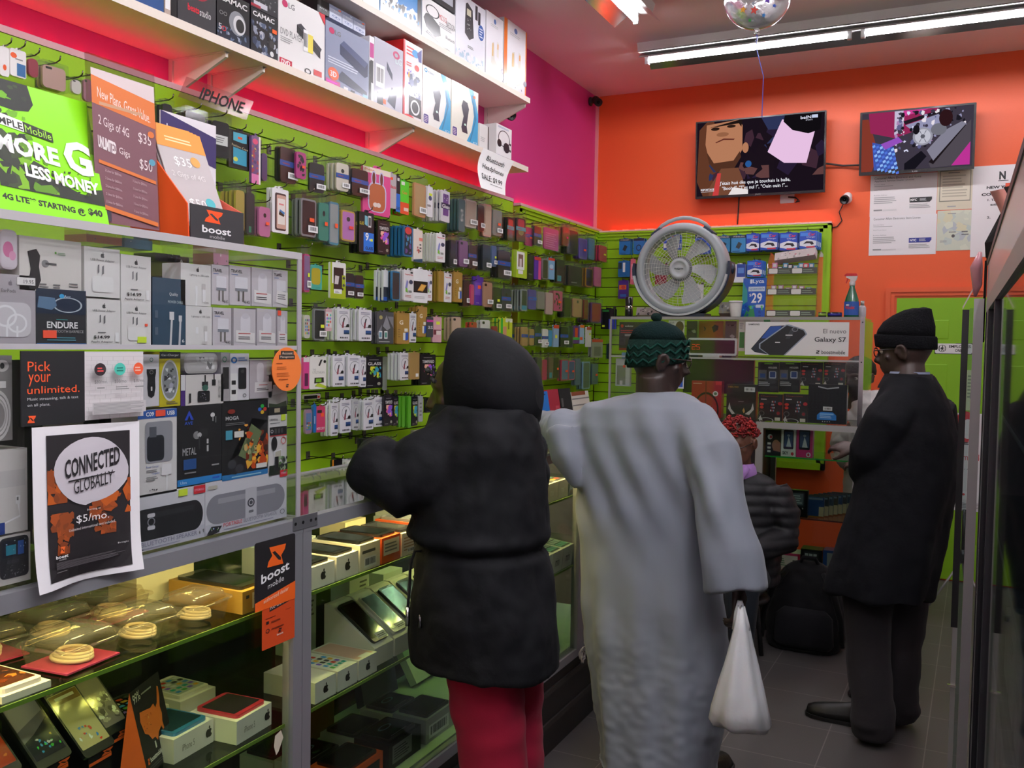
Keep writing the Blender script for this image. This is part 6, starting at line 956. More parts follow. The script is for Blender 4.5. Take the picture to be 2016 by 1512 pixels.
# left part of the counter, dark, behind the robed man
t = empty('dark_counter', (-1.45, YC+.25, 0), 'dark counter body behind the robed man, carrying the acrylic case', 'counter')
m = M(); m.box(XA0, X0-.004, YC+.01, YC+.5, 0, 1.125, '1b1a1c', 'plastic'); m.build('body', t)
m = M(); m.box(XA0, X0-.004, YC, YC+.5, 1.127, 1.16, '3a3a3c', 'metal'); m.build('worktop', t)
def ybox(name, label, cat, x0, y0, x1, y1, depth, col, cmds, Y=YC+.07, zb=None, mat='gloss', r=0, side=None, group=None):
    fr = fry(x0, y0, x1, y1, Y)
    if zb is not None: fr.h += fr.O.z-zb; fr.O.z = zb
    if callable(cmds): cmds = cmds(fr.h/fr.w)
    return boxthing(name, label, cat, fr, depth, col, cmds, mat, r=r, side=side, group=group)
ZS1, ZS2, ZDD = .9715, .6405, .3425
ybox('phone_box', 'dark phone carton printed with a face', 'phone box', 1507, 846, 1537, 888, .05, '23282c', [('e',.7,.4,.26,.22,'b0806a'),('q',[(.5,.2),(1,.15),(1,.5),(.8,.6)],'b07a60'),('e',.3,.72,.16,.1,'d8d4d8'),('e',.36,.72,.08,.06,'c83a4a'),('r',.14,.12,.36,.2,'eee'),('r',.14,.26,.36,.34,'eee'),('r',.14,.42,.36,.5,'eee')], zb=ZS1)
PHB = [('R',.16,.26,.84,.94,'15181e',.12),('r',.22,.34,.78,.88,'35507a'),('q',[(.35,.34),(.5,.7),(.6,.55),(.7,.34)],'c8d0d8'),('e',.5,.74,.1,.04,'9ab')]
ybox('phone_box', 'white phone carton beside the magenta one', 'phone box', 1538, 843, 1567, 893, .05, 'e8e8e8', PHB+[('t','SKY',.1,.06,.5,.18,'222',1),('e',.78,.1,.1,.06,'c83a4a')], zb=ZS1)
ybox('phone_box', 'magenta phone carton on the green edged shelf', 'phone box', 1568, 843, 1600, 896, .06, 'c82a78', PHB+[('t','Fuego 4.0D',.2,.945,.8,.985,'f8d8e8'),('e',.76,.1,.14,.08,'d8d8e8'),('e',.76,.1,.07,.05,'c83a4a')], zb=ZS1)
G4 = [('r',.14,.4,.86,.92,'2a3036'),('r',.2,.46,.8,.88,'59656c'),('l',.24,.5,.76,.84,4,'a8b4b8'),('n',.2,.3,.8,.36,3,('ddd','bbb'),2,.03,.04),('t','4G',.4,.08,.62,.22,'e8e8e8',1)]
for i, (x0, x1, lb) in enumerate(((1521,1546,'black 4G carton partly behind the puffer jacket'), (1548,1590,'black 4G carton with a grey screen at the shelf edge'))): ybox('phone_box', lb, 'phone box', x0, 965, x1, 1011, .04, '141416', G4, zb=ZS2, Y=YC+.066)
for i in range(8):
    x = -.775+.02*i; y = YC+.125+.035*i
    boxthing('slim_box', ('first','second','third','fourth','fifth','sixth','seventh','eighth')[i]+' slim dark carton of the slanting row behind the 4G cartons', 'phone box', Fr((x, y, ZS2+.005), (1,.0,0), (0,.1,1), .13, .105), .026, ('1c3a6a','2a2c34','24364a','3a3428')[i % 4], [('r',.05,.85,.95,.95,'6a7a8a'),('r',.8,.0,1,.5,'b0a080')], 'gloss')
ybox('phone_box', 'pink and white carton lying on the counter floor by the backpack', 'phone box', 1517, 1088, 1575, 1120, .12, 'e8dcd8', [('r',0,.85,1,1,'c83a6a'),('l',.05,.2,.6,.7,4,'6a9a7a'),('r',.75,.2,.9,.6,'444'),('q',[(.92,0),(1,0),(1,1),(.92,1)],'c02a4a')], zb=ZDD)
ybox('phone_box', 'black carton with grey keys on the counter floor by the backpack', 'phone box', 1576, 1082, 1618, 1122, .1, '1a1a1e', [('r',.15,.34,.85,.9,'33373c')]+[('r',.2+.2*i,.4+.16*j,.36+.2*i,.5+.16*j,'b0b4b8') for i in range(3) for j in range(3)]+[('r',.0,0,.75,.26,'d8d8d4')], zb=ZDD)
ybox('phone_box', 'dark blue carton next to the black coat', 'phone box', 1620, 1084, 1640, 1122, .1, '2a4a8a', [('r',.4,.1,1,.9,'9a9a9a')], zb=ZDD)
# upper acrylic case
t = empty('acrylic_display_case', ((XA0+XA1)/2, YC+.2, 1.16), 'clear acrylic case on the back counter holding a clock and headphones', 'display case')
def sh(name, x0, x1, y0, y1, z0, z1, col='f4f6f5', mat='acrylic'): m = M(); m.box(x0, x1, y0, y1, z0, z1, col, mat); return m.build(name, t)
sh('front_panel', XA0, XA1-.012, YC+.004, YC+.010, 1.161, 1.725); sh('top_panel', XA0, XA1, YC+.004, YC+.45, 1.7255, 1.735); sh('end_panel', XA1-.010, XA1-.004, YC+.012, YC+.62, 1.161, 1.725); sh('shelf', XA0, XA1-.012, YC+.012, YC+.28, 1.502, 1.508)
m = M(); m.box(XA0, XA1, YC, YC+.004, 1.722, 1.738, '9a9894', 'edge'); m.box(XA0, XA1-.014, YC+.0005, YC+.0038, 1.500, 1.509, 'a8a8a6', 'edge'); m.box(XA0-.006, XA0+.006, YC, YC+.010, 1.161, 1.722, '9a9894', 'edge'); m.build('edge_strip', t)
m = M(); m.box(XA1-.018, XA1+.006, YC-.004, YC+.002, 1.161, 1.74, 'b8b8b6', 'chrome'); m.box(XA1+.002, XA1+.006, YC+.002, YC+.03, 1.161, 1.74, 'b8b8b6', 'chrome')
for z in (1.71, 1.5, 1.22): m.lathe([(.004, 0), (.0, .003)], (XA1-.006, YC-.0045, z), 'y', '777', 'chrome', 8)
m.build('corner_post', t)
ZU = 1.1635; ZM = 1.5085
# clock
fr = fry(1350, 654, 1447, 689, YC-.02); fr.O.z = ZM; t2 = empty('digital_clock', fr.p(.5,0,-.03), 'white framed digital clock with red digits in the back case', 'clock')
fr = Fr((fr.O.x, YC+.03, ZM+.012), (1,0,0), (0,0,1), fr.w, .098); m = M(); slab(m, fr, .045, 'e6e6e8', 'gloss', .012); m.build('frame', t2)
m = M(); f2 = fr.sub(.04, .12, .96, .88, .0008); slab(m, f2, .0006, '1d1a1a', 'screen', .004); m.build('face', t2)
m = M(); SEG = {'2': 'abged', '5': 'afgcd'}; P = {'a': (0,.94,1,1), 'g': (0,.47,1,.53), 'd': (0,0,1,.06), 'f': (0,.5,.08,1), 'b': (.92,.5,1,1), 'e': (0,0,.08,.5), 'c': (.92,0,1,.5)}
for i, ch in enumerate('25'):
    for s in SEG[ch]: a = P[s]; x = .05+.1*i; art(m, f2, [('r', x+a[0]*.075, .28+a[1]*.38, x+a[2]*.075, .28+a[3]*.38+(.0), 'ff3a2a')], 'display', d0=.0004)
m.build('digits', t2)
m = M(); m.box(fr.O.x+fr.w*.32, fr.O.x+fr.w*.66, YC+.02, YC+.08, ZM+.0005, ZM+.012, 'e0e0e0', 'gloss'); m.build('foot', t2)
# galaxy card and the white card behind it
fr = fry(1467, 634, 1671, 700, YC-.008); fr.O.y = YC-.006; m = M(); slab(m, fr, .004, 'efedec')
PH_ = lambda q, a, b: [('q', q, a)]
art(m, fr, [('q',[(.06,.18),(.25,.88),(.42,.9),(.5,.62),(.22,.02),(.1,.08)],'1b2030'), ('q',[(.16,.5),(.25,.86),(.36,.88),(.28,.5)],'2a52a0'), ('q',[(.14,.34),(.4,.92),(.43,.93),(.58,.78),(.61,.64),(.4,.0),(.24,.0),(.14,.2)],'9aa4b4'), ('q',[(.155,.33),(.41,.9),(.57,.76),(.595,.64),(.385,.0),(.25,.0),(.155,.2)],'15161a'), ('q',[(.4,.5),(.46,.84),(.5,.8),(.44,.5)],'34363c'), ('o',.49,.78,.03,.07,'77797f',.3), ('t','SAMSUNG',.03,.90,.14,.95,'333',1), ('l',.3,.36,.36,.42,1,'ddd'), ('l',.4,.58,.47,.64,1,'ddd'), ('t','El nuevo',.76,.67,.975,.8,'777'), ('t','Galaxy S7',.68,.38,.975,.56,'2a2a2c',.6), ('t','boostmobile',.75,.06,.97,.17,'333',.4)]+zz(.715,.115,.1,'222','efedec',.36))
tag(m.build('phone_sign', loc=fr.p(.5,0)), 'white card with two black phones above the hanging packs', 'sign')
ybox('white_card', 'white card with green tape tucked behind the phone sign', 'card', 1454, 629, 1552, 692, .003, 'e8e4da', [('q',[(.52,.85),(.65,.86),(.63,1),(.5,1)],'3aa84a'),('r',.02,.1,.12,.6,'2a8a3a'),('l',.02,.7,.1,.9,3,'aaa')], Y=YC+.03, zb=None)
# lower compartment: hanging and standing packs
HOLD = [('t','HOLDER',.5,.79,.92,.85,'f0f0f0',1),('r',.3,.93,.7,.97,'7ab82a'),('r',.03,.42,.42,.74,'6a6a70'),('r',.1,.48,.36,.62,'3a5a9a'),('r',.5,.42,.98,.74,'3a3c44'),('R',.54,.46,.88,.7,'c8d0e0',.15),('r',.58,.5,.84,.68,'2a4a8a'),('l',.05,.2,.6,.36,3,'b8b8b8'),('R',.6,.04,.95,.22,'333',.2)]
MAG = [('q',[(.42,.25),(.62,.3),(.78,.86),(.56,.84)],'2a2c30')]+[('r',.5+.06*i+.02*j,.36+.11*j,.54+.06*i+.02*j,.42+.11*j,('ddd','c55','9ac')[(i+j) % 3]) for i in range(3) for j in range(4)]+[('e',.14,.62,.09,.05,'d83a32'),('e',.14,.5,.08,.05,'d83a32'),('e',.9,.66,.09,.06,'c8323a'),('t','Magnetic',.1,.9,.8,.94,'d8584a'),('l',.1,.78,.4,.84,1,'eee'),('o',.14,.28,.12,.09,'777',.2),('e',.84,.3,.13,.1,'3a3a3c'),('e',.84,.3,.07,.06,'a03038'),('q',[(0,.05),(.1,.2),(.2,.0)],'d8d4cc'),('r',.7,.02,.92,.14,'e0dccc')]
for i, (x0, x1, w) in enumerate(((1492,1533,'nearer the clock'), (1534,1575,'next to the phone mounts'))): ybox('phone_holder_pack', 'black carton reading HOLDER with green tab, '+w, 'accessory pack', x0, 713, x1, 772, .03, '1d1d20', HOLD, Y=YC+.10)
for i, (x0, x1, w) in enumerate(((1576,1619,'next to the holders'), (1621,1664,'at the steel corner post'))): ybox('phone_mount_pack', 'upper dark phone mount carton with red marks, '+w, 'accessory pack', x0, 713, x1, 760, .03, '2a2829', MAG, Y=YC+.10)
for i, (x0, x1, w) in enumerate(((1493,1540,'nearer the redhead'), (1542,1590,'beside the chequered pack'))): ybox('phone_mount_pack', 'lower dark phone mount carton with white cable, '+w, 'accessory pack', x0, 776, x1, 838, .04, '2f2c2d', MAG+[('o',.35,.02,.3,.1,'e0e0e0',.12)], zb=ZU, Y=YC+.06)
ybox('speaker_pack', 'chequered black pack with a bright blue label', 'accessory pack', 1591, 757, 1667, 838, .05, '1b1b1f', [('r',.1*i,.08*j,.1*i+.05,.08*j+.04,'25262b') for i in range(10) for j in range(12)]+[('q',[(.25,.1),(.75,.1),(.75,.22),(.66,.3),(.34,.3),(.25,.22)],'2f8ae0'),('l',.32,.14,.68,.22,2,'bfe0ff'),('r',.32,.23,.68,.265,'9ad0ff'),('r',.4,.34,.64,.44,'e0e0e0'),('b',.42,.35,.62,.42),('q',[(.26,.93),(.5,.88),(.8,.92),(.8,.95),(.5,.91),(.26,.96)],'cfcfd4')]+[('e',.4+.06*i,.06,.015,.012,'ccc') for i in range(4)], zb=ZU, Y=YC+.06)
ybox('headphone_box', 'red headphone carton beside the robed shoulder', 'box', 1361, 750, 1420, 840, .06, 'b02026', [('o',.5,.2,.42,.5,'2a1214',.12),('r',.46,0,.5,1,'7a1418'),('e',.8,.66,.09,.07,'e8e8e8'),('e',.8,.66,.05,.04,'4a8a5a'),('l',.05,.9,.4,.96,1,'d8908a'),('r',.8,.9,1,1,'e03a3a')], zb=ZU, Y=YC+.08)
ybox('headset_box', 'black headset carton with two pale curved ends above the red hair', 'box', 1430, 757, 1488, 842, .06, '26251f', [('q',[(.06,.3),(.1,.48),(.16,.3),(.3,.16),(.2,.14)],'d8d4d0'),('q',[(.94,.3),(.9,.48),(.84,.3),(.64,.16),(.78,.14)],'d8d4d0'),('t','HBS-900',.06,.9,.4,.95,'c8a03a'),('r',.6,.8,.96,.93,'e0dfdc'),('b',.62,.81,.94,.92),('l',.4,.5,.6,.53,1,'aaa'),('q',[(.55,.26),(.6,.34),(.64,.24),(.6,.18)],'d8a05a')], zb=ZU, Y=YC+.06)
ybox('black_monitor', 'dark flat monitor lying in the case behind the headphone cartons', 'monitor', 1345, 708, 1484, 775, .03, '17161a', [('R',.03,.06,.97,.94,'0f0f14',.05)], Y=YC+.16, zb=1.3)
ybox('photo_card', 'white advertising card with a woman in the back case behind the cap', 'card', 1316, 630, 1347, 690, .003, 'e8e4e0', [('e',.66,.62,.26,.26,'c89a80'),('e',.7,.78,.26,.18,'5a3a28'),('q',[(.4,.5),(.9,.4),(.9,.2),(.5,.3)],'c8967c'),('t','tech',.05,.88,.35,.95,'333')], Y=YC+.02)
ybox('brochure', 'dark red brochure inside the back case at its left end', 'brochure', 1219, 634, 1275, 690, .003, '3a3032', [('e',.1,.86,.05,.06,'c83a2a'),('t','wobster',.2,.82,.5,.9,'ddd'),('l',.05,.6,.95,.74,2,'c03a32'),('l',.2,.5,.9,.58,2,'ccc'),('r',0,0,1,.08,'8a2a2c')], Y=YC+.015)
ybox('blue_card', 'small pale blue card below the dark red brochure', 'card', 1224, 694, 1240, 706, .003, '6a90b0', [], Y=YC+.02)
ybox('clear_blister', 'clear blister with an orange dot hanging at the left case end', 'accessory pack', 1212, 706, 1240, 760, .03, 'c8ccc4', [('r',.1,.05,.7,.75,'8a9078'),('e',.6,.72,.1,.05,OR2),('r',.3,.05,.5,.2,'d8d4cc')], Y=YC+.03)
ybox('letter_card', 'white and blue lettered card behind the robed man collar', 'card', 1330, 735, 1346, 765, .004, 'e0e4ee', [('r',.2,.1,.9,.5,'2a5ac0'),('r',.4,.2,.6,.9,'c83a4a')], Y=YC-.02)
for i, (x0, x1, c) in enumerate(((1352,1372,'5a4a6a'), (1376,1424,'c8742c'), (1428,1450,'8a8a88'), (1360,1400,'3a4a50'), (1404,1440,'2a5a7a'))): ybox('small_carton', ('violet','orange printed','silver wrapped','dark teal','blue grey')[i]+' carton '+('above the clock' if i < 3 else 'seen under the clock')+' deep in the back case', 'box', x0, 632 if i < 3 else 692, x1, 653 if i < 3 else 712, .06, c, [('n',.1,.1,.9,.9,8,('eee','333',c),i,.06,.14)], Y=YC+.30, zb=(ZM if i < 3 else None))
# ---- on top of the case
ZTT = 1.7385
def rim(t, name, c, prof, col, mat='plastic', n=48): m = M(); m.lathe(prof, c, 'y', col, mat, n, prof[0] != prof[-1]); return m.build(name, t)
c = at(1338, 526, Y=YC+.03); FC = Vector((c.x, YC+.10, 2.012)); t = empty('box_fan', (FC.x, FC.y, ZTT), 'big round grey fan with wire grille on top of the back case', 'fan')
rim(t, 'outer_ring', FC, [(.215, .05), (.222, .075), (.235, .082), (.262, .06), (.268, .03), (.268, -.05), (.255, -.07), (.22, -.06), (.213, .0), (.215, .05)], 'a9b0b4')
m = M()
for k in range(1, 11): r_ = .06+.0155*k; m.tube([FC+Vector((r_*math.cos(2*PI*i/48), -.066-.01*math.cos(r_/.22*PI/2), r_*math.sin(2*PI*i/48))) for i in range(49)], .00085, 'd8d8d2', 'plastic', 4, False)
for i in range(40):
    a = 2*PI*i/40; m.tube([FC+Vector((r_*math.cos(a+s), -.066-.01*math.cos(r_/.22*PI/2), r_*math.sin(a+s))) for r_, s in ((.055, 0), (.11, .05), (.165, .1), (.218, .15))], .00085, 'd8d8d2', 'plastic', 4, False)
m.build('front_grille', t)
m = M()
for i in range(14):
    a = 2*PI*i/14; m.tube([FC+Vector((r_*math.cos(a), .05, r_*math.sin(a))) for r_ in (.05, .215)], .0012, 'b8b8b2', 'plastic', 4, False)
for r_ in (.11, .16): m.tube([FC+Vector((r_*math.cos(2*PI*i/36), .05, r_*math.sin(2*PI*i/36))) for i in range(37)], .0012, 'b8b8b2', 'plastic', 4, False)
m.lathe([(.0, .03), (.06, .03), (.07, .05), (.0, .09)][::-1], FC+Vector((0, .0, 0)), 'y', '8f9496'); m.T = Matrix.Identity(4); m.build('rear_grille', t)
for k in range(6):
    m = M(); a0 = 2*PI*k/6+.12; vs = []; fs = []
    for i in range(7):
        r_ = .045+.155*i/6; wd_ = .5*(1 if i < 6 else .8)
        for j in range(5): u = j/4-.5; a = a0+u*wd_*1.2-.35*(i/6); vs.append(FC+Vector((r_*math.cos(a), -.02+.05*u, r_*math.sin(a))))
    n0 = len(vs); vs += [v+Vector((0,.0025,0)) for v in vs]
    for i in range(6):
        for j in range(4): q = i*5+j; fs += [(q, q+1, q+6, q+5), (q+n0+5, q+n0+6, q+n0+1, q+n0)]
    m.add(vs, fs, 'b4b9ba', 'plastic', True); m.build('fan_blade', t)
rim(t, 'hub', FC+Vector((0, -.075, 0)), [(.058, -.012), (.06, .004), (.052, .012), (.04, .013), (.039, .009), (.02, .0105), (0, .011)], 'b9bec0', n=36)
m = M(); art(m, Fr(FC+Vector((-.03, -.0875, -.012)), (1,0,0), (0,0,1), .06, .024), [('t','WindMachine',.05,.3,.95,.7,'333',1)]); m.build('hub_lettering', t)
def arc(r0, a0, a1, n, f): return [f(R(a0+(a1-a0)*i/n), r0) for i in range(n+1)]
def arcslab(name, r0, r1, a0, a1, y0, y1, col, cz=0, n=26):
    m = M(); rings = []
    for i in range(n+1):
        a = R(a0+(a1-a0)*i/n); ca, sa = math.cos(a), math.sin(a); k = .35+.65*max(0, math.sin(PI*i/n))**.6 if name == 'stand' else 1
        rm = r0; rx = r0+(r1-r0)*k
        rings.append([FC+Vector((q*ca, y, q*sa+cz)) for q, y in ((rm, y0), (rx, y0), (rx, y1), (rm, y1))])
    m.loft(rings, col, 'plastic', smooth=False); return m.build(name, t)
arcslab('stand', .272, .305, 178, 362, -.06, .075, '1f2a3c', .03); arcslab('stand_rim', .269, .28, 190, 350, -.085, -.06, 'c3c8ca', .012)
m = M(); m.box(FC.x-.15, FC.x+.15, FC.y-.07, FC.y+.085, ZTT, ZTT+.02, '1f2a3c', 'plastic'); m.build('foot', t)
for s in (-1, 1): m = M(); m.lathe([(.03, 0), (.03, .02), (.022, .03), (0, .032)], FC+Vector((s*.268, 0, .0)), 'x', '1f2a3c', 'plastic', 16) if s > 0 else m.lathe([(.0, -.032), (.022, -.03), (.03, -.02), (.03, 0)], FC+Vector((s*.268, 0, 0)), 'x', '1f2a3c', 'plastic', 16); m.build('tilt_knob', t)
m = M(); P = [FC+Vector((.305*math.cos(R(a))*1.0*(.95), -.01, .27*math.sin(R(a))+.028*max(0, math.sin(PI*(a-58)/64))**.5 if 58 < a < 122 else .25*math.sin(R(a)))) for a in (58, 64, 72, 82, 90, 98, 108, 116, 122)]
P[0].z = FC.z+.232; P[-1].z = FC.z+.232; m.tube(P, .011, 'b4babd', 'plastic', 10); m.build('handle', t)
for a0, a1 in ((48, 62), (118, 132)):
    m = M(); m.loft([[FC+Vector((q*math.cos(R(a)), y, q*math.sin(R(a)))) for q, y in ((.262, -.05), (.276, -.05), (.276, .05), (.262, .05))] for a in (a0, (a0+a1)/2, a1)], '2a3648', 'plastic', smooth=False); m.build('handle_grip', t)
# cup, prepaid card, acrylic rack, sprayer, bottles
p = at(1448, 622, Y=YC+.06); t = empty('foam_cup', (p.x, YC+.06, ZTT), 'white foam cup on the back case beside the fan', 'cup')
m = M(); m.lathe([(.026, 0), (.028, .004), (.036, .075), (.036, .08), (.039, .081), (.039, .088), (.036, .09), (.034, .086), (.026, .006), (0, .006)], (p.x, YC+.06, ZTT), 'z', 'eceae6', 'board', 24); m.build('cup_body', t)
fr = fry(1459, 544, 1507, 622, YC+.10); fr.O.z = ZTT; fr = fr.turned(R(-8), R(-6)); boxthing('prepaid_card', 'blue standing card with white figure 29 beside the foam cup', 'card', fr, .004, '1f5fc0', [('t','Lyca',.42,.84,.9,.97,'eaf0fa',1),('R',.3,.86,.4,.97,'e8eefa',.2),('r',.25,.66,.95,.78,'cfe0ee'),('t','Lycamobile',.3,.68,.92,.76,'2a6ab0'),('t','$',.3,.52,.38,.6,'fff'),('t','29',.4,.36,.85,.62,'fff',1),('q',[(.0,.3),(.0,.9),(.2,.7),(.24,.4)],'3aa0a0'),('q',[(.1,.0),(.3,.3),(.5,.3),(.6,.0)],'2a8a5a'),('R',.6,.24,.95,.32,'cfe0f0',.3),('n',.05,.02,.9,.3,14,('3aa0d8','1a4a9a','5ac06a'),3,.03,.06)], 'gloss')
x0, x1 = at(1507, 610, Y=YC+.10).x, at(1608, 610, Y=YC+.10).x
t = empty('acrylic_rack', ((x0+x1)/2, YC+.18, ZTT), 'three tier clear acrylic rack with small pink and black goods', 'rack')
m = M()
for x in (x0, x1-.005): m.add([(x+d, y, ZTT+z) for d in (0, .005) for y, z in ((YC+.08, 0), (YC+.3, 0), (YC+.3, .36), (YC+.2, .37), (YC+.12, .3))], [(0,1,2,3,4),(9,8,7,6,5),(0,5,6,1),(1,6,7,2),(2,7,8,3),(3,8,9,4),(4,9,5,0)], 'f4eeea', 'acrylic')
m.box(x0+.006, x1-.006, YC+.296, YC+.3, ZTT, ZTT+.36, 'f4eeea', 'acrylic'); m.build('frame', t)
for i, z in enumerate((.02, .14, .255)):
    m = M(); y = YC+.082+.014*i; m.box(x0+.006, x1-.006, y, YC+.294, ZTT+z-.012, ZTT+z-.008, 'f0ecea', 'acrylic'); m.box(x0+.006, x1-.006, y-.002, y, ZTT+z-.016, ZTT+z+.018, '4a4c46', 'plastic')
    f = Fr((x0+.006, y-.002, ZTT+z-.016), (1,0,0), (0,0,1), x1-x0-.012, .034); art(m, f, [('R',.02,.1,.2,.9,'e8e6e0',.2),('R',.5,.1,.7,.9,'e8e6e0',.2),('l',.22,.2,.48,.8,2,'8a9a88'),('l',.72,.2,.96,.8,2,'8a9a88')]); m.build('tier', t)
rgk = random.Random(4); NM = ('cable','charger','lighter','lead')
for i, z in enumerate((.02, .14, .255)):
    for k in range((4, 6, 8)[i]):
        x = x0+.02+(x1-x0-.05)*k/((4, 6, 8)[i]); c = rgk.choice((('c83a6a','e0b0c0','b02a4a') , ('1c1c20','3a2a30','b08a98','4a8aa0'), ('d83a4a','e8e0e0','3a8ab0','d88ab0','222'))[i])
        f = Fr((x, YC+.12+.014*i+.008*(k % 3), ZTT+z-.007), (1, .1*rgk.uniform(-1,1), 0), (0, .15, 1), .028, (.03, .045, .055)[i]*rgk.uniform(.7, 1.1))
        boxthing('small_cable_pack', ('small packed cable on the lowest tier of the acrylic rack','small packed cable on the middle tier of the acrylic rack','small packed cable on the top tier of the acrylic rack')[i], 'accessory', f, .014, c, [('r',.2,.6,.8,.9,'ddd')], 'gloss', group=('cables on the lowest rack tier','cables on the middle rack tier','cables on the top rack tier')[i])
boxthing('paper_wad', 'pink and white wrapped paper lying over the rack top', 'paper', Fr((x0+.03, YC+.16, ZTT+.32), (1,0,.12), (0,.35,1), .22, .045), .06, 'e8dcdc', [('n',0,0,1,1,16,('d88a9a','f4ecec','b8b0b0'),6,.08,.2)], 'gloss')
p = at(1676, 624, Y=YC+.12); px_, py_ = p.x, YC+.12
t = empty('spray_bottle', (px_, py_, ZTT), 'green window cleaner bottle with red and white trigger on the case end', 'bottle')
m = M(); rings = []
for z, w, d in ((0, .036, .022), (.004, .039, .025), (.06, .039, .025), (.1, .034, .023), (.13, .024, .018), (.16, .014, .014), (.175, .013, .013)): rings.append([Vector((px_+w*math.cos(2*PI*k/20), py_+d*math.sin(2*PI*k/20), ZTT+z)) for k in range(20)])
m.loft(rings, '1c6a4a', 'screen'); m.build('bottle_body', t)
m = M(); m.lathe([(.0152, 0), (.0152, .02), (.012, .022)], (px_, py_, ZTT+.17), 'z', 'e8e4e4', 'plastic', 16); m.loft([[Vector((px_+x, py_+s, ZTT+z)) for x, z in ((.012, .19), (.022, .205), (.026, .225), (-.03, .228), (-.032, .214), (-.01, .205), (-.01, .19))] for s in (-.01, .01)], 'e6d8d8', 'plastic', smooth=False); m.build('sprayer_head', t)
m = M(); m.loft([[Vector((px_+x, py_+s, ZTT+z)) for x, z in ((.027, .222), (.02, .236), (-.03, .236), (-.04, .228), (-.04, .222))] for s in (-.0115, .0115)], 'd8202c', 'plastic', smooth=False); m.loft([[Vector((px_+x, py_+s, ZTT+z)) for x, z in ((-.018, .214), (-.026, .212), (-.034, .185), (-.03, .183))] for s in (-.006, .006)], 'd8202c', 'plastic', smooth=False); m.build('trigger', t)
m = M(); rr = []
for z in (.012, .085): rr.append([Vector((px_+.0398*math.cos(a), py_+.0258*math.sin(a), ZTT+z)) for a in [R(200+10*i) for i in range(15)]])
m.add(rr[0]+rr[1], [(i, i+1, i+16, i+15) for i in range(14)], '2a5ab0'); f = Fr((px_-.03, py_-.0268, ZTT+.03), (1,0,0), (0,0,1), .06, .04); art(m, f, [('t','Windex',.0,.3,.8,.75,'d83a3a',1,.1),('e',.2,.9,.15,.1,'e8e8e8')]); m.build('bottle_label', t)
p = at(1697, 626, Y=YC+.2); t = empty('lotion_bottle', (p.x, YC+.2, ZTT), 'small white bottle with silver cap behind the green sprayer', 'bottle')
m = M(); m.lathe([(.0, 0), (.018, .001), (.02, .005), (.02, .055), (.014, .066), (.008, .068)], (p.x, YC+.2, ZTT), 'z', 'd8cfd8', 'gloss', 18); m.build('bottle_body', t)
m = M(); m.lathe([(.010, .066), (.010, .092), (0, .093)], (p.x, YC+.2, ZTT), 'z', 'b8b8b4', 'metal', 14); m.build('cap', t)
for i, (x0, x1, c, lb) in enumerate(((1612,1628,'8ab03a','green and black puck shaped tape roll'), (1629,1658,'2a2a8a','dark blue roll lying'))):
    p0, p1 = at(x0, 620, Y=YC+.09), at(x1, 620, Y=YC+.09); r_ = (p1.x-p0.x)/2
    m = M(); m.lathe([(0, 0), (r_, 0), (r_, .012), (r_, .026), (0, .027)], ((p0.x+p1.x)/2, YC+.05+r_, ZTT), 'z', '1a1a22', 'gloss', 20); m.lathe([(r_+.0004, .006), (r_+.0004, .02)], ((p0.x+p1.x)/2, YC+.05+r_, ZTT), 'z', c, 'gloss', 20)
    tag(m.build('tape_roll', loc=((p0.x+p1.x)/2, YC+.05+r_, ZTT)), lb+' on the case edge next to the acrylic rack', 'tape')
p = at(1238, 622, Y=YC+.2); t = empty('black_bottle', (p.x, YC+.2, ZTT), 'black bottle with a silver ring standing by the fan foot', 'bottle')
m = M(); m.lathe([(.0, 0), (.024, 0), (.024, .04), (.02, .06), (.022, .075), (.024, .12), (.018, .125), (0, .125)], (p.x, YC+.2, ZTT), 'z', '17171a', 'gloss', 18); m.build('bottle_body', t)
m = M(); m.lathe([(.0235, .05), (.024, .056), (.024, .066), (.0225, .07)], (p.x, YC+.2, ZTT), 'z', 'd0d0d0', 'chrome', 18); m.build('ring', t)
boxthing('plastic_bag', 'crumpled clear bag of goods on the case top between fan and cup', 'bag', Fr((at(1413,620,Y=YC+.14).x, YC+.16, ZTT+.025), (1,0,0), (0,.4,1), .10, .07), .06, 'a8a8a4', [('n',0,0,1,1,20,('d8d8d4','777','b0a890'),6,.08,.2)], 'gloss')
boxthing('plastic_bag', 'pale goods lying beyond the fan foot on the case top', 'bag', Fr((at(1250,620,Y=YC+.3).x, YC+.32, ZTT+.02), (1,0,0), (0,.3,1), .16, .05), .06, 'c0b8b4', [('n',0,0,1,1,14,('e8e0e0','9a8a8a','3a3a3a'),6,.1,.2)], 'gloss')
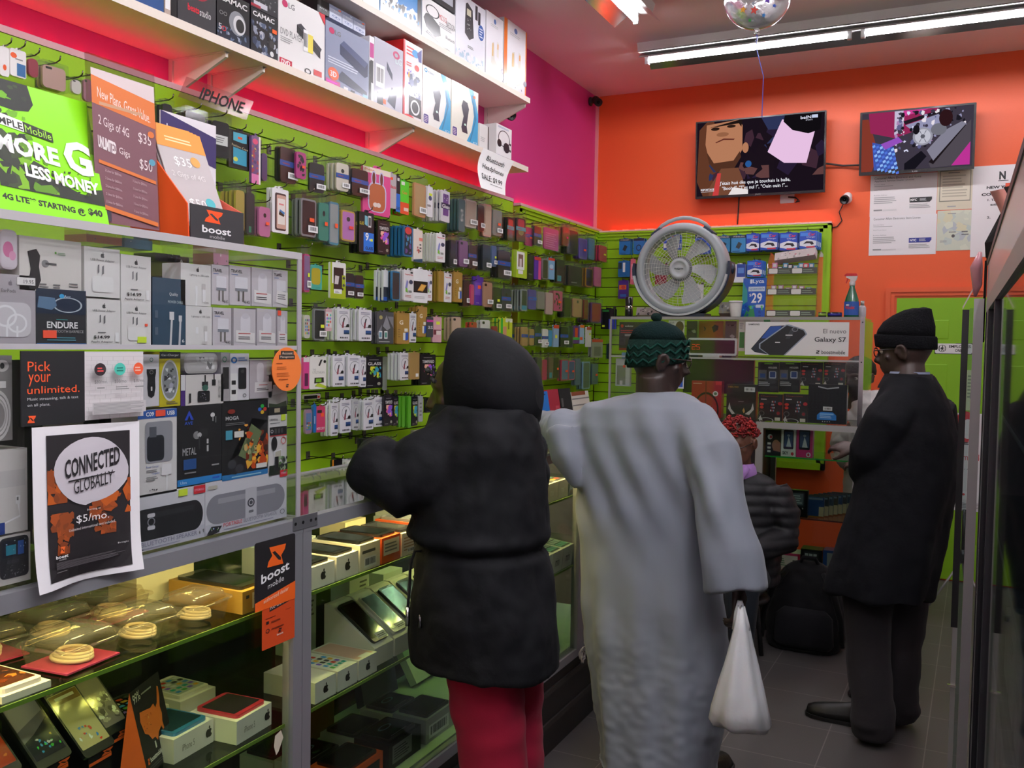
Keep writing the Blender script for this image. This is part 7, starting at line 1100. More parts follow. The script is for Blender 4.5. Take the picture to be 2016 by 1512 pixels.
# ---- blue hanging packs on the back panel
CC = [('R',.02,.04,.98,.98,'2a50b8',.08),('r',.05,.72,.6,.92,'4a8ae0'),('t','Car',.5,.74,.9,.9,'e03a3a',1),('t','Charger',.4,.6,.92,.7,'f0f0f0'),('q',[(.02,.4),(.5,.54),(.98,.42),(.98,.16),(.5,.08),(.02,.16)],'e6ecf2'),('q',[(.2,.24),(.4,.42),(.75,.4),(.85,.24),(.7,.2),(.6,.3),(.4,.3)],'15161c'),('r',.4,.04,.9,.12,'c83a4a')]
WL = [('r',0,.84,1,1,'1a2a3a'),('t','WIRELESS',.1,.88,.9,.96,'ddd'),('q',[(.3,.3),(.55,.2),(.75,.5),(.5,.62)],'23282c'),('r',.08,.05,.6,.1,'1a4a7a')]
def backpack_(i, x0, y0, x1, y1, nb, base, cmds, lb):
    fr = fry(x0, y0, x1, y1, YBS-.16); o = tag(cardpack(fr, base, cmds, .02, 'boxed_accessory'), lb, 'accessory pack')
    hook(fr.p(.5, 1.03)+Vector((0, -.02, 0)), (0,-1,0), .14+.04, 0)
    for k in range(nb):
        q = o.copy(); COL.objects.link(q); q.location = o.location+Vector((.006*(k+1), .03*(k+1), -.002*k)); q['label'] = 'pack hanging behind the '+lb; q['group'] = 'packs behind the '+lb
BP = [(1219,470,1241,501,1,'1f6fb0',WL,'blue pack with black gadget, first from the room corner'),(1247,469,1268,500,1,'1f6fb0',[('r',0,.84,1,1,'1a2a3a'),('o',.5,.4,.24,.2,'1a2a3a',.3)],'blue pack with dark ring printed, beside the fan'),(1412,464,1437,496,2,'2a7aa8',WL,'teal blue wireless pack just beyond the fan'),(1440,463,1468,497,2,'3a8ac0',WL,'light blue wireless pack before the car charger packs'),(1469,460,1495,494,2,'2444a0',CC,'car charger pack beside the light blue wireless pack'),(1497,458,1531,492,3,'2a5ac0',CC,'wide car charger pack, second of its row'),(1535,458,1570,493,3,'24409a',CC,'deep blue car charger pack, third of its row'),(1574,455,1608,489,3,'3a7ad0',CC,'car charger pack closest to the green frame'),(1217,514,1240,545,1,'1f5f98',[('r',.4,.3,.6,.9,'e8e8e8'),('r',0,.5,.3,.9,'1a2a3a')],'blue pack with white strip in the lower row by the corner'),(1217,552,1237,588,0,'4a2a7a',[('r',.1,.5,.8,.75,'e0702a'),('e',.5,.62,.2,.1,'c83a4a'),('r',.2,.1,.8,.25,'3a6ab0')],'purple and orange pack low by the corner'),(1241,510,1250,560,0,'d86a7a',[('r',.2,.2,.8,.8,'e8a0b0')],'pink pack half hidden by the fan ring'),(1443,520,1467,556,1,'dfe4ec',[('r',.3,.3,1,1,'2a4a9a'),('r',.4,.5,.9,.8,'5a8ad0')],'white and blue pack under the wireless packs'),(1471,513,1501,545,2,'2a7ad0',CC,'car charger pack in the lower row above the standing blue card'),(1306,462,1338,492,1,'2a50b0',CC,'car charger pack seen through the fan grille, upper'),(1368,462,1396,500,1,'2a50b0',WL,'blue pack seen through the fan grille, by its far rim'),(1290,520,1312,560,0,'8a2a3a',[],'red pack seen through the fan grille'),(1360,560,1384,596,0,'d8d8d8',[('r',.2,.2,.8,.5,'222')],'white pack seen through the fan grille, low'),(1183,608,1209,648,1,'17181c',[('r',.6,0,1,.5,'2a3ac8'),('r',.1,.85,.6,.95,'2a7a3a'),('r',.1,.1,.3,.2,YL)],'black and blue carton in the corner above the grey header pack')]
for i, a in enumerate(BP): backpack_(i, *a)
# ---- televisions
def tv(label, x0, y0, x1, y1, base, cmds, lean, bez, brand):
    fr = fry(x0, y0, x1, y1, YB-.12); fr = fr.turned(0, R(lean)); t = empty('television', fr.p(.5, .5, -.03), label, 'television')
    m = M(); slab(m, fr, .03, '121214', 'gloss', .004); m.build('housing', t)
    m = M(); s = fr.sub(bez, bez*2.6, 1-bez, 1-bez*1.4, .0008); slab(m, s, .0006, base, 'display'); art(m, s, cmds, 'display', d0=.0003); m.build('screen', t)
    m = M(); art(m, fr, [('t',brand,.475,.008,.52,.028,'9a9a9a',1)], d0=.0006); m.build('maker_mark', t)
    m = M(); c = fr.p(.5, .5, -.031); m.loft([[c+Vector((x, 0, z)) for x, z in ((-.12,-.1),(.12,-.1),(.12,.1),(-.12,.1))], [Vector((c.x+x, YB-.002, c.z+z)) for x, z in ((-.08,-.1),(.08,-.1),(.08,.1),(-.08,.1))]], '1a1a1a', 'plastic', smooth=False); m.build('wall_mount', t)
SK, SK2, SK3 = '8a5a40', 'a87254', '4a2c20'
tv('wall television showing a face and a white wristband with subtitles', 1371, 231, 1626, 385, '170f18', [('n',.1,.2,1,1,40,('3a2430','241a30','5a3a3a','2a3050','181018'),6,.06,.2),
 ('q',[(.0,.2),(.02,.9),(.08,1),(.14,1),(.2,.5),(.14,.0),(.05,.0)],'5a3424'), ('q',[(.08,.96),(.34,1),(.37,.92),(.37,.6),(.32,.45),(.2,.38),(.1,.48),(.07,.7)],SK2), ('q',[(.14,.44),(.3,.46),(.35,.58),(.36,.5),(.3,.34),(.16,.32),(.1,.44),(.08,.6)],SK3), ('e',.395,.62,.025,.07,SK2), ('q',[(.1,.92),(.35,1),(.37,1),(.36,.9),(.34,.95)],'1a1210'), ('e',.15,.9,.035,.022,'2a1a14'), ('e',.28,.92,.035,.02,'2a1a14'), ('e',.21,.82,.05,.03,SK), ('q',[(.15,.72),(.22,.765),(.31,.75),(.3,.735),(.22,.745),(.16,.71)],'5a2a22'),
 ('q',[(.1,.1),(.2,.36),(.34,.36),(.4,.1),(.42,0),(.1,0)],'6a4230'), ('q',[(.13,.0),(.17,.3),(.2,.3),(.18,.0)],'b83a3a'), ('q',[(.26,.0),(.3,.1),(.42,.06),(.42,.0)],'d8d0d0'), ('q',[(.68,.95),(.94,.84),(.87,.36),(.7,.38),(.57,.54)],'d8b4d4'), ('q',[(.7,1),(.98,1),(.97,.78),(.88,.74),(.76,.8),(.69,.92)],'0f0c10'), ('e',.42,.4,.025,.045,'24508a'), ('t','beIN',.82,.93,.9,.97,'c8c8d8',1), ('r',.905,.935,.95,.975,'b8c0d8'), ('t','SPORTS',.86,.905,.91,.922,'c8c8d8'),
 ('t',"J'étais hué dès que je touchais la balle,",.19,.125,.75,.185,'e6e6ee',.25), ('t','"Booh !", "T\'es nul !", "Ouin ouin !"...',.21,.06,.73,.115,'e6e6ee',.25), ('t','REPORTAGE',.035,.07,.145,.1,'d8d8e0',1), ('r',.035,.055,.145,.058,'d8d8e0')], 4, .012, 'JVC')
tv('smaller wall television showing the shop from a ceiling camera', 1693, 214, 1920, 339, '2a2430', [('r',0,0,1,1,'3a3440'), ('q',[(.0,0),(.1,0),(.16,.3),(.06,.9),(.0,.9)],'7a3428'), ('q',[(.06,1),(.7,1),(.45,.62),(.3,.55),(.08,.66)],'8a2450'), ('q',[(.3,.6),(.3,1),(.39,1),(.38,.66)],'b8b0c8'), ('q',[(.38,.9),(.62,1),(.38,1)],'c03a8a'), ('q',[(.38,.82),(.72,.97),(.72,.92),(.4,.76)],'1f1820'), ('q',[(.4,.75),(.75,.92),(.72,.6),(.5,.6)],'8a8aa8'), ('n',.3,.3,.95,.98,130,('c8c8e0','8a88a8','3a3444','1a1820','a07aa8','5a5a80','d8d0d8'),7,.015,.05),
 ('q',[(.1,.5),(.3,.4),(.34,.02),(.12,.02)],'3a50a0')]+[('q',[(.1+.035*i+.01*j,.44-.05*i*.3-.08*j),(.125+.035*i+.01*j,.46-.05*i*.3-.08*j),(.13+.035*i+.01*j,.42-.05*i*.3-.08*j),(.105+.035*i+.01*j,.40-.05*i*.3-.08*j)],('6a9ae0','4a6ac8','8ab0e8')[(i+j) % 3]) for i in range(6) for j in range(6)]
 +[('q',[(.18,.46),(.34,.56),(.38,.48),(.22,.36)],'8a4ab0'), ('q',[(.62,.08),(.98,.76),(.98,.3),(.82,.02),(.64,.0)],'4a444c'), ('q',[(.62,.1),(.9,.7),(.94,.68),(.66,.06)],'1a1418'), ('q',[(.82,.02),(.98,.4),(.98,.02)],'b0308a'), ('q',[(.6,.3),(.76,.62),(.9,.74),(.94,.7),(.66,.12)],'7a7888'), ('e',.56,.54,.09,.15,'8f8f9c'), ('e',.56,.54,.07,.12,'b4b4c0'), ('e',.56,.54,.02,.035,'55555f')]+[('q',[(.555+.06*math.cos(a),.54+.11*math.sin(a)),(.565+.06*math.cos(a),.54+.11*math.sin(a)),(.56,.54)],'6a6a76') for a in [i*PI/3 for i in range(6)]]+[('e',.7,.64,.07,.1,'6a6a74'), ('e',.5,.66,.03,.08,'151218'), ('e',.76,.82,.06,.14,'2a1418'), ('q',[(.4,.1),(.55,.3),(.6,.2),(.5,.0),(.4,.0)],'14121a')], 5, .02, 'LG')
m = M(); a, b = at(1626, 322, Y=YB-.04), at(1692, 325, Y=YB-.04); m.tube([a+Vector((-.05,-.02,.0)), a, a.lerp(b, .5)+Vector((0,.02,-.006)), b, b+Vector((.04,0,0))], .007, '18140f', 'plastic'); tag(m.build('television_cable', loc=a), 'black cable joining the two wall televisions', 'cable')
m = M(); a = at(1455, 390, Y=YB-.01); b = at(1452, 442, Y=YB-.01); m.tube([a+Vector((0,0,.06)), a, a.lerp(b,.8), b], .005, '18140f', 'plastic'); tag(m.build('power_cable', loc=a), 'short black cable hanging below the larger television', 'cable')
p = at(1550, 392, Y=YB); fr = Fr((p.x-.05, YB-.006, p.z-.03), (1,0,0), (0,0,1), .1, .085); t = empty('wall_outlet', fr.p(.5,.0), 'white wall outlet with plugged cables under the larger television', 'outlet'); m = M(); slab(m, fr, .005, 'e8dcd8', 'gloss', .006); m.build('cover_plate', t); m = M(); m.tube([fr.p(.6,.5,.01), fr.p(1.1,.4,.02), fr.p(1.3,.2,.02), fr.p(1.1,.0,.015), fr.p(1.4,.1,.02)], .006, '1a1410'); m.build('plug', t)
# ---- papers on the back wall
def paper(label, q, col, cmds, Y=YB-.002): 
    P = [at(*p, Y=Y) for p in q]; fr = Fr(P[0], P[1]-P[0], P[3]-P[0], ((P[1]-P[0]).length+(P[2]-P[3]).length)/2, ((P[3]-P[0]).length+(P[2]-P[1]).length)/2); fr = Fr((P[0].x, Y, min(P[0].z, P[1].z)), (1,0,0), (0,0,1), fr.w, fr.h)
    m = M(); slab(m, fr, .0015, col); art(m, fr, cmds); tag(m.build('licence_paper', loc=fr.p(.5,0)), label, 'paper')
LIC = lambda t1, t2, bc: [('t',t1,.06,.90,.76,.955,'555')]+([('t',t2,.06,.83,.66,.88,'555')] if t2 else [])+[('t','Business Name',.06,.765,.22,.79,'999'),('l',.06,.72,.4,.75,1,'aaa'),('t','DBA/Trade Name',.06,.63,.26,.655,'aaa'),('t','Business Address',.06,.5,.26,.525,'999'),('l',.06,.3,.42,.48,4,'b0b0b0'),('r',.06,.13,.19,.165,'999'),('l',.2,.12,.44,.165,2,'ccc'),('q',[(.6,.3),(.9,.3),(.93,.36),(.93,.42),(.6,.42)],bc),('t','NYC',.615,.33,.71,.39,'fff',1),('l',.75,.33,.85,.4,3,'c8c8c8'),('l',.6,.16,.94,.27,3,'aaa')]
paper('upper white licence paper with black NYC mark under the smaller television', [(1712,421),(1843,421),(1843,340),(1712,340)], 'ebe6e6', LIC('Consumer Affairs Electronic and Home','Appliance Service Dealer License','1d1d1f'))
paper('lower white licence paper with blue NYC mark', [(1710,500),(1842,500),(1842,422),(1710,422)], 'ebe8ea', LIC('Consumer Affairs Electronics Store License',None,'26308a'), YB-.0025)
paper('yellowish framed certificate beside the upper licence paper', [(1844,411),(1914,411),(1914,330),(1844,330)], 'd9d0b8', [('r',.06,.2,.94,.96,'8a8878'),('r',.085,.225,.915,.935,'ddd5c0'),('l',.14,.3,.86,.86,8,'b8b09c'),('l',.3,.88,.7,.92,1,'777'),('l',.3,.05,.6,.12,1,'aaa')])
paper('pale blue green certificate beside the lower licence paper', [(1843,492),(1911,492),(1911,413),(1843,413)], 'cfd4c2', [('n',0,0,1,1,24,('d8dcc8','c0ccc4','d8d4b4','b8c0c4'),3,.08,.2),('l',.3,.9,.6,.95,1,'999'),('e',.48,.36,.05,.04,'555'),('l',.35,.44,.6,.48,1,'666'),('l',.72,.36,.95,.5,2,'777'),('l',.1,.2,.3,.26,2,'999')], YB-.0025)
fr = Fr((.036, YB-.005, 2.195), (1,0,0), (0,0,1), .42, .60)
boxthing('notice_board', 'tall white notice reading New York consumer behind the leaflets', 'notice', fr, .004, 'ebe6e7', [('t','N',.37,.84,.46,.93,'1a1a1a',2),('r',.36,.825,.5,.832,'1a1a1a'),('t','NEW YORK',.2,.745,.62,.775,'1a1a1a',2),('t','CONSUMER',.13,.67,.62,.70,'1a1a1a',2),('t','1. The Cost',.22,.61,.5,.635,'1a1a1a',1),('t','estimate',.26,.56,.46,.585,'1a1a1a',1),('t','2.',.22,.42,.27,.445,'1a1a1a',1),('r',.46,.58,.6,.8,'e0563a')])
# ---- foil balloon on a ribbon
bc = at(1491, -7, Y=4.65); t = empty('foil_balloon', (bc.x, bc.y, bc.z-.17), 'silver foil birthday balloon floating under the ceiling', 'balloon')
m = M(); rb = .163; n1, n2 = 40, 14; vs = []; fs = []
to = (EYE-bc); to.z = 0; to.normalize(); U = Vector((0,0,1)).cross(to).normalized()
for j in range(n2+1):
    q = math.sin(PI*j/n2); th = -math.cos(PI*j/n2)*.075
    for i in range(n1): a = 2*PI*i/n1; w = 1+.012*math.sin(a*20)*q**6; vs.append(bc+U*(rb*q**.75*w*math.cos(a))+Vector((0,0,1))*(rb*q**.75*w*math.sin(a))+to*th)
for j in range(n2):
    for i in range(n1): fs.append((j*n1+i, j*n1+(i+1) % n1, (j+1)*n1+(i+1) % n1, (j+1)*n1+i))
m.add(vs, fs, 'd8d8da', 'foil', True)
m.loft([[bc+Vector((0,0,-rb*k))+U*r_*math.cos(a)+to*r_*math.sin(a) for a in [2*PI*i/10 for i in range(10)]] for k, r_ in ((.96, .02), (1.05, .006), (1.08, .008), (1.14, .016))], 'd8d8da', 'foil'); m.build('balloon_body', t)
def onball(x, y): # print on the near face
    rr_ = min(.97, math.hypot(x, y)); d = .075*math.sqrt(max(0, 1-rr_**(2/.75)))
    return bc+U*(x*rb)+Vector((0,0,1))*(y*rb)+to*(d+.003)
cols = ('e8842a','4aa84a','2a6ad8','e83a3a','e8b02a','8a4ac8','3ab0a0','e83a8a')
for i, ch in enumerate('Birthday'):
    m = M(); v, f, a0, a1, b0, b1 = letters(ch, 1); x0 = -.84+.2*i; y0 = -.2-.02*(i % 2)+.06*abs(i-3.5)/2; m.add([onball(x0+(a-a0)*.26, y0+(b)*.36) for a, b in v], f, cols[i]); m.build('printed_letter', t)
def star(m, x, y, r_, c): m.quad([onball(x+r_*(1 if k % 2 == 0 else .45)*math.sin(PI*k/5+.2), y+r_*(1 if k % 2 == 0 else .45)*math.cos(PI*k/5+.2)) for k in range(10)], c)
for x, y, r_, c in ((-.4,-.5,.1,'e8a02a'),(-.08,-.55,.13,'e0483a'),(.3,-.28,.12,'6a3ac0'),(-.1,-.36,.08,'9aa0b0'),(.2,-.7,.07,'3a8ad8'),(-.2,-.8,.06,'3aa04a'),(.5,-.45,.07,'3a6ad8'),(.62,-.2,.08,'9ad03a'),(-.75,.1,.14,'f0b020'),(.1,.3,.1,'e83a8a'),(-.3,.35,.1,'3a6ad8')): m = M(); star(m, x, y, r_, c); m.build('printed_star', t)
m = M(); P = [bc+Vector((0,0,-rb*1.1-.0)), bc+Vector((.006,0,-rb*1.25)), bc+Vector((0,0,-rb*1.5)), at(1503, 150, Y=4.65), at(1500, 232, Y=4.65)]; m.tube(P, .0022, '5a6ae0', 'gloss', 6); m.tube([bc+Vector((.004*math.cos(i), .004*math.sin(i), -rb*1.14-.003*i)) for i in range(12)], .0018, 'd8d8f0', 'gloss', 5); m.build('ribbon', t)
# ================================================================ glass cabinet along the right-hand side
XG = .078; Y0, Y1 = .75, 3.60
t = empty('glass_cabinet', (.32, 2.2, 0), 'tall glass fronted cabinet with aluminium sliding doors and boxes inside', 'cabinet')
AL = 'b2b0b0'
m = M(); m.box(.037, .068, Y1-.05, Y1, 0, 1.75, AL, 'metal'); m.build('corner_post', t)
m = M(); m.box(XG-.004, XG+.03, Y0, Y1-.052, 1.70, 1.745, AL, 'metal'); m.build('top_rail', t)
m = M(); m.box(XG-.003, XG+.5, Y0, Y1-.052, 1.746, 1.875, 'd8d0d2', 'gloss'); m.box(XG-.006, XG-.0035, Y0, Y1-.052, 1.862, 1.88, '2a2624', 'plastic'); m.build('header', t)
m = M(); m.box(XG-.003, XG+.5, Y0, Y1-.052, 0, .11, '6a6866', 'metal'); m.build('plinth', t)
for a, b, c in ((Y1-.12, Y1-.055, '16161a'), (Y1-.32, Y1-.26, AL), (Y1-.42, Y1-.325, '17171b'), (Y1-1.0, Y1-.94, '2a2a2e')):
    m = M(); m.box(XG-.004, XG+.02, a, b, .111, 1.699, c, 'metal' if c == AL else 'plastic'); m.build('door_stile', t)
m = M(); m.box(XG+.004, XG+.008, Y0, Y1-.43, .111, 1.699, 'dfe6ea', 'clear'); m.build('glass_door', t)
m = M(); m.box(XG-.0065, XG-.004, Y1-.385, Y1-.36, .8, .95, 'c8c8c8', 'chrome'); m.build('finger_pull', t)
m = M(); m.box(.56, .575, Y0, Y1, .0, 1.745, '3a3a40', 'paint'); m.box(XG+.02, .56, Y1-.052, Y1-.04, .0, 1.745, '77777c', 'paint'); m.build('back_board', t)
for z in (.42, .75, 1.08, 1.4): m = M(); m.box(XG+.03, .555, Y0, Y1-.06, z-.006, z, 'd8e4e4', 'clear'); m.box(XG+.026, XG+.0295, Y0, Y1-.06, z-.006, z, 'a8b0b0', 'gloss'); m.build('glass_shelf', t)
rg2 = random.Random(12); ords = ('nearest', 'second', 'third', 'fourth', 'fifth', 'sixth', 'seventh', 'farthest')
for si, (z, nm, n) in enumerate(((.1105, 'lowest', 7), (.4205, 'second', 7), (.7505, 'third', 6))):
    for k in range(n):
        y = 1.5+.24*k; h = rg2.uniform(.12, .2); c = rg2.choice(('d0d0d2','c4c6ca','bcbcc0','8a8a90'))
        boxthing('white_carton', ords[k]+' pale carton on the '+nm+' level inside the glass cabinet', 'box', Fr((XG+.05, y+.19, z), (0,-1,0), (0,0,1), .18, h), .24, c, [('l',.1,.6,.8,.85,3,'777'),('n',.2,.1,.8,.5,6,('555','888','ddd'),k,.03,.06)])
m = M(); m.box(.002, .024, 3.625, 3.645, .575, 1.715, '111113', 'plastic'); m.build('end_frame', t); m = M(); m.box(.008, .024, 3.625, 3.64, 0, .574, 'b4b4b0', 'metal'); m.build('end_frame', t)
m = M(); m.add([(.002,3.645,1.716), (.036,3.645,1.79), (.036,3.645,1.80), (.002,3.645,1.726), (.002,3.65,1.716), (.036,3.65,1.79), (.036,3.65,1.80), (.002,3.65,1.726)], [(0,1,2,3),(7,6,5,4),(0,4,5,1),(1,5,6,2),(2,6,7,3),(3,7,4,0)], 'd8c8c4', 'gloss'); m.build('slanted_rim', t)
m = M(); m.box(.0245, .0365, 3.628, 3.634, .01, 1.72, 'dfe8e8', 'clear'); m.build('end_glass', t); m = M(); m.box(-.002, .026, 3.615, 3.6245, .36, .368, 'e8e4d8', 'chrome'); m.build('clip', t)
# things lying on its top
for i, (x, y, a, c, lb) in enumerate(((.12, 3.15, 24, 'd8938a', 'curled pink leaflet'), (.15, 3.05, 32, '2a2624', 'dark leaflet beside the pink one'), (.2, 2.9, 12, 'cfcaca', 'pale glossy leaflet behind the dark one'))):
    m = M(); n = 8; vs = []
    for j in range(n+1):
        s = .20*j/n; dx = -.0-.3*s*math.cos(R(a)); z = 1.881+s*math.cos(R(14+a*.4)); b = .02*math.sin(PI*j/n)
        vs += [(x+dx+b*.5, y+.14*j/n*.5, z), (x+dx+.05+b*.5, y-.06+.14*j/n*.5, z)]
    k = len(vs); vs += [(p[0]+.0015, p[1]+.0015, p[2]) for p in vs]
    fs = [(2*j, 2*j+1, 2*j+3, 2*j+2) for j in range(n)]+[(2*j+2+k, 2*j+3+k, 2*j+1+k, 2*j+k) for j in range(n)]+[(2*j, 2*j+2, 2*j+2+k, 2*j+k) for j in range(n)]+[(2*j+3, 2*j+1, 2*j+1+k, 2*j+3+k) for j in range(n)]
    m.add(vs, fs, c, 'gloss', True); tag(m.build('leaflet', loc=(x, y, 1.881)), lb+' standing up on the cabinet top', 'leaflet')
t = empty('black_pouch', (.09, 3.4, 1.8805), 'black pouch with blue dots slumped on the far end of the cabinet top', 'pouch')
m = M(); m.loft([[Vector((.085+a, 3.5+b, 1.881+z)) for a, b in ((-.02,-.05),(.07,-.2),(.09,-.1),(0,.04))] for z in (0,)]+[[Vector((.09+a, 3.47+b, 1.881+.045)) for a, b in ((-.03,-.06),(.07,-.22),(.09,-.1),(0,.03))]]+[[Vector((.1+a, 3.38+b, 1.881+.13)) for a, b in ((.0,-.04),(.03,-.1),(.04,-.08),(.01,.0))]], '1c1a1a', 'fabric', smooth=False); m.build('pouch_body', t)
m = M()
for i in range(3):
    for j in range(3): m.lathe([(.0, .0), (.007, -.001)], (.083+.012*i+.003*j, 3.40-.024*i-.01*j, 1.93+.02*i+.014*j), 'y', '2a8ad8', 'gloss', 8)
m.build('blue_dots', t)
m = M(); m.tube([(.05, 3.56, 1.91), (.04, 3.58, 1.86), (.045, 3.61, 1.80), (.04, 3.615, 1.76)], [.006, .02, .016, .004], 'c88a94', 'gloss', 8); tag(m.build('pink_ribbon', loc=(.074, 3.53, 1.9)), 'pink and grey ribbon hanging over the cabinet corner', 'ribbon')
m = M(); m.box(.070, .0735, 3.5495, 3.575, 1.76, 1.90, '17140f', 'fabric'); m.box(.066, .0735, 3.605, 3.63, 1.60, 1.885, '17140f', 'fabric'); tag(m.build('black_strap', loc=(.07, 3.6, 1.88)), 'black strap hanging down past the aluminium corner post', 'strap')
# tripod stand beyond the cabinet
q = at(1893, 1160, Z=.14); bx, by = q.x, q.y
t = empty('tripod_stand', (bx, by, 0), 'small tripod stand on the floor in front of the green door', 'stand')
m = M(); m.tube([(bx, by, .35), (bx, by, .62)], .012, '141416', 'plastic', 10); m.build('pole', t)
m = M(); m.lathe([(.02, 0), (.026, .02), (.024, .06), (.014, .08)], (bx, by, .30), 'z', '1a1a1c', 'plastic', 12); m.box(bx-.03, bx-.012, by-.012, by+.012, .33, .36, '1a1a1c'); m.build('collar', t)
for k, a in enumerate((200, 80, 320)):
    m = M(); e = Vector((bx+.2*math.cos(R(a)), by+.2*math.sin(R(a)), .012)); m.tube([(bx, by, .32), e], .007, 'a8a8a8', 'metal', 8); m.lathe([(.0, -.012), (.011, -.012), (.012, .01), (.006, .02)], e, 'z', '151515', 'plastic', 10); m.build('leg', t)
# black backpack on the floor against the counter
# ================================================================ people
def fuse(m, voxel, col, mat, fn=None, smooth=5, recol=None):
    """one continuous skin over everything in m; fn(point, normal) -> offset along the normal"""
    o = m.build('tmp'); r_ = o.modifiers.new('r', 'REMESH'); r_.mode = 'VOXEL'; r_.voxel_size = voxel
    s = o.modifiers.new('s', 'SMOOTH'); s.iterations = smooth; s.factor = .5
    dg = bpy.context.evaluated_depsgraph_get(); me = bpy.data.meshes.new_from_object(o.evaluated_get(dg))
    vs = [v.co.copy() for v in me.vertices]
    if fn: ns = [v.normal.copy() for v in me.vertices]; vs = [v+n*fn(v, n) for v, n in zip(vs, ns)]
    fs = [tuple(p.vertices) for p in me.polygons]; old = o.data; bpy.data.objects.remove(o); bpy.data.meshes.remove(old); bpy.data.meshes.remove(me)
    q = M()
    if recol:
        grp = {}
        for f in fs: c = sum((vs[i] for i in f), Vector())/len(f); grp.setdefault(recol(c), []).append(f)
        b = 0; q.v = vs
        for c, ff in grp.items():
            k = q.mi(mat); lc = lin(c)
            for f in ff: q.f.append(f); q.c.append(lc); q.m.append(k); q.sm.append(True)
    else: q.add(vs, fs, col, mat, True)
    return q
def ell(c, a, b, U, V, n=36, p=2.0):
    o = []
    for i in range(n):
        t = 2*PI*i/n; ca, sa = math.cos(t), math.sin(t)
        o.append(c+U*(a*math.copysign(abs(ca)**(2/p), ca))+V*(b*math.copysign(abs(sa)**(2/p), sa)))
    return o
def silh(m, Y, levels, yaw=0, p=2.3):
    """garment trunk: (row, left px, right px, half depth) read on the plane Y"""
    U = Vector((math.cos(yaw), math.sin(yaw), 0)); V = Vector((-U.y, U.x, 0)); rs = []
    for (py, l, r_, b) in levels:
        A, B = at(l, py, Y=Y), at(r_, py, Y=Y); c = (A+B)/2; hw = (B.x-A.x)/2
        a = math.sqrt(max(1e-4, (hw*hw-(b*U.y)**2)))/max(.3, U.x); rs.append(ell(c, a, b, U, V, 36, p))
    m.loft(rs, 'fff')
def ball(m, c, r_, col='fff', mat='skin', k=(1,1,1), n=14):
    vs = []; fs = []; c = Vector(c)
    for j in range(n//2+1):
        t = PI*j/(n//2)
        for i in range(n): a = 2*PI*i/n; vs.append(c+Vector((k[0]*r_*math.sin(t)*math.cos(a), k[1]*r_*math.sin(t)*math.sin(a), k[2]*r_*math.cos(t))))
    for j in range(n//2):
        for i in range(n): fs.append((j*n+i, (j+1)*n+i, (j+1)*n+(i+1) % n, j*n+(i+1) % n))
    m.add(vs, fs, col, mat, True)
HR = [(0,.045,.026,.024),(.015,.040,.046,.04),(.035,.028,.066,.053),(.06,.015,.083,.062),(.10,.0,.096,.071),(.14,-.006,.1,.076),(.18,-.01,.092,.07),(.208,-.012,.064,.05),(.225,-.012,.022,.018)]
def headframe(c, yaw, pitch=0, roll=0, k=1):
    """c: centre of the head; face looks along yaw (0 = +Y, positive turns to -X)"""
    return Matrix.Translation(c) @ Matrix.Rotation(yaw, 4, 'Z') @ Matrix.Rotation(pitch, 4, 'X') @ Matrix.Rotation(roll, 4, 'Y') @ Matrix.Scale(k, 4) @ Matrix.Translation((0, 0, -.112))
def head(m, Q, ears=True):
    m.T = Q
    m.loft([[Vector((rx*math.cos(2*PI*i/24), cy+ry*math.sin(2*PI*i/24), z)) for i in range(24)] for z, cy, ry, rx in HR], 'fff', 'skin')
    m.tube([(0,.092,.128),(0,.108,.1),(0,.117,.082),(0,.1,.074)], [.008,.011,.016,.013], 'fff', 'skin', 10)
    for s in (-1, 1):
        m.tube([(s*.012,.108,.078),(s*.02,.1,.077)], [.008,.007], 'fff', 'skin', 8); m.tube([(s*.01,.093,.137),(s*.035,.085,.139),(s*.055,.062,.13)], [.010,.011,.008], 'fff', 'skin', 8)
        m.tube([(s*.052,.062,.088),(s*.06,.045,.092)], [.013,.014], 'fff', 'skin', 8)
        if not ears: continue
        P = [(s*(.074+.016*abs(math.sin(t*.5+.5))), -.008-.018*math.cos(t), .1+.03*math.sin(t)) for t in [R(-70+28*i) for i in range(10)]]; m.tube(P, .0075, 'fff', 'skin', 8); ball(m, (s*.075,-.004,.1), .02, k=(.5,.8,1.3), n=10)
    m.tube([(-.024,.081,.05),(-.01,.097,.053),(.01,.097,.053),(.024,.081,.05)], [.005,.008,.008,.005], 'fff', 'skin', 8); m.tube([(-.02,.082,.041),(0,.094,.039),(.02,.082,.041)], [.005,.009,.005], 'fff', 'skin', 8)
    m.T = Matrix.Identity(4)
def eyes(par, Q):
    for s in (-1, 1):
        m = M(); m.T = Q; ball(m, (s*.033,.079,.116), .0115, 'b8aea4', 'gloss', n=12); ball(m, (s*.033,.0865,.116), .006, '1a0f0a', 'gloss', n=10); m.build('eye', par)
def glasses(par, Q, col='1c1412', tint='e8f0ee'):
    m = M(); m.T = Q
    for s in (-1, 1):
        m.tube([(s*.034+.024*math.cos(2*PI*i/16), .105, .113+.018*math.sin(2*PI*i/16)) for i in range(17)], .0022, col, 'gloss', 6, False); m.tube([(s*.058,.104,.12),(s*.078,.08,.12),(s*.084,0,.118),(s*.078,-.03,.1)], .0022, col, 'gloss', 6)
    m.tube([(-.011,.107,.118),(0,.11,.12),(.011,.107,.118)], .002, col, 'gloss', 6); return m.build('glasses', par)
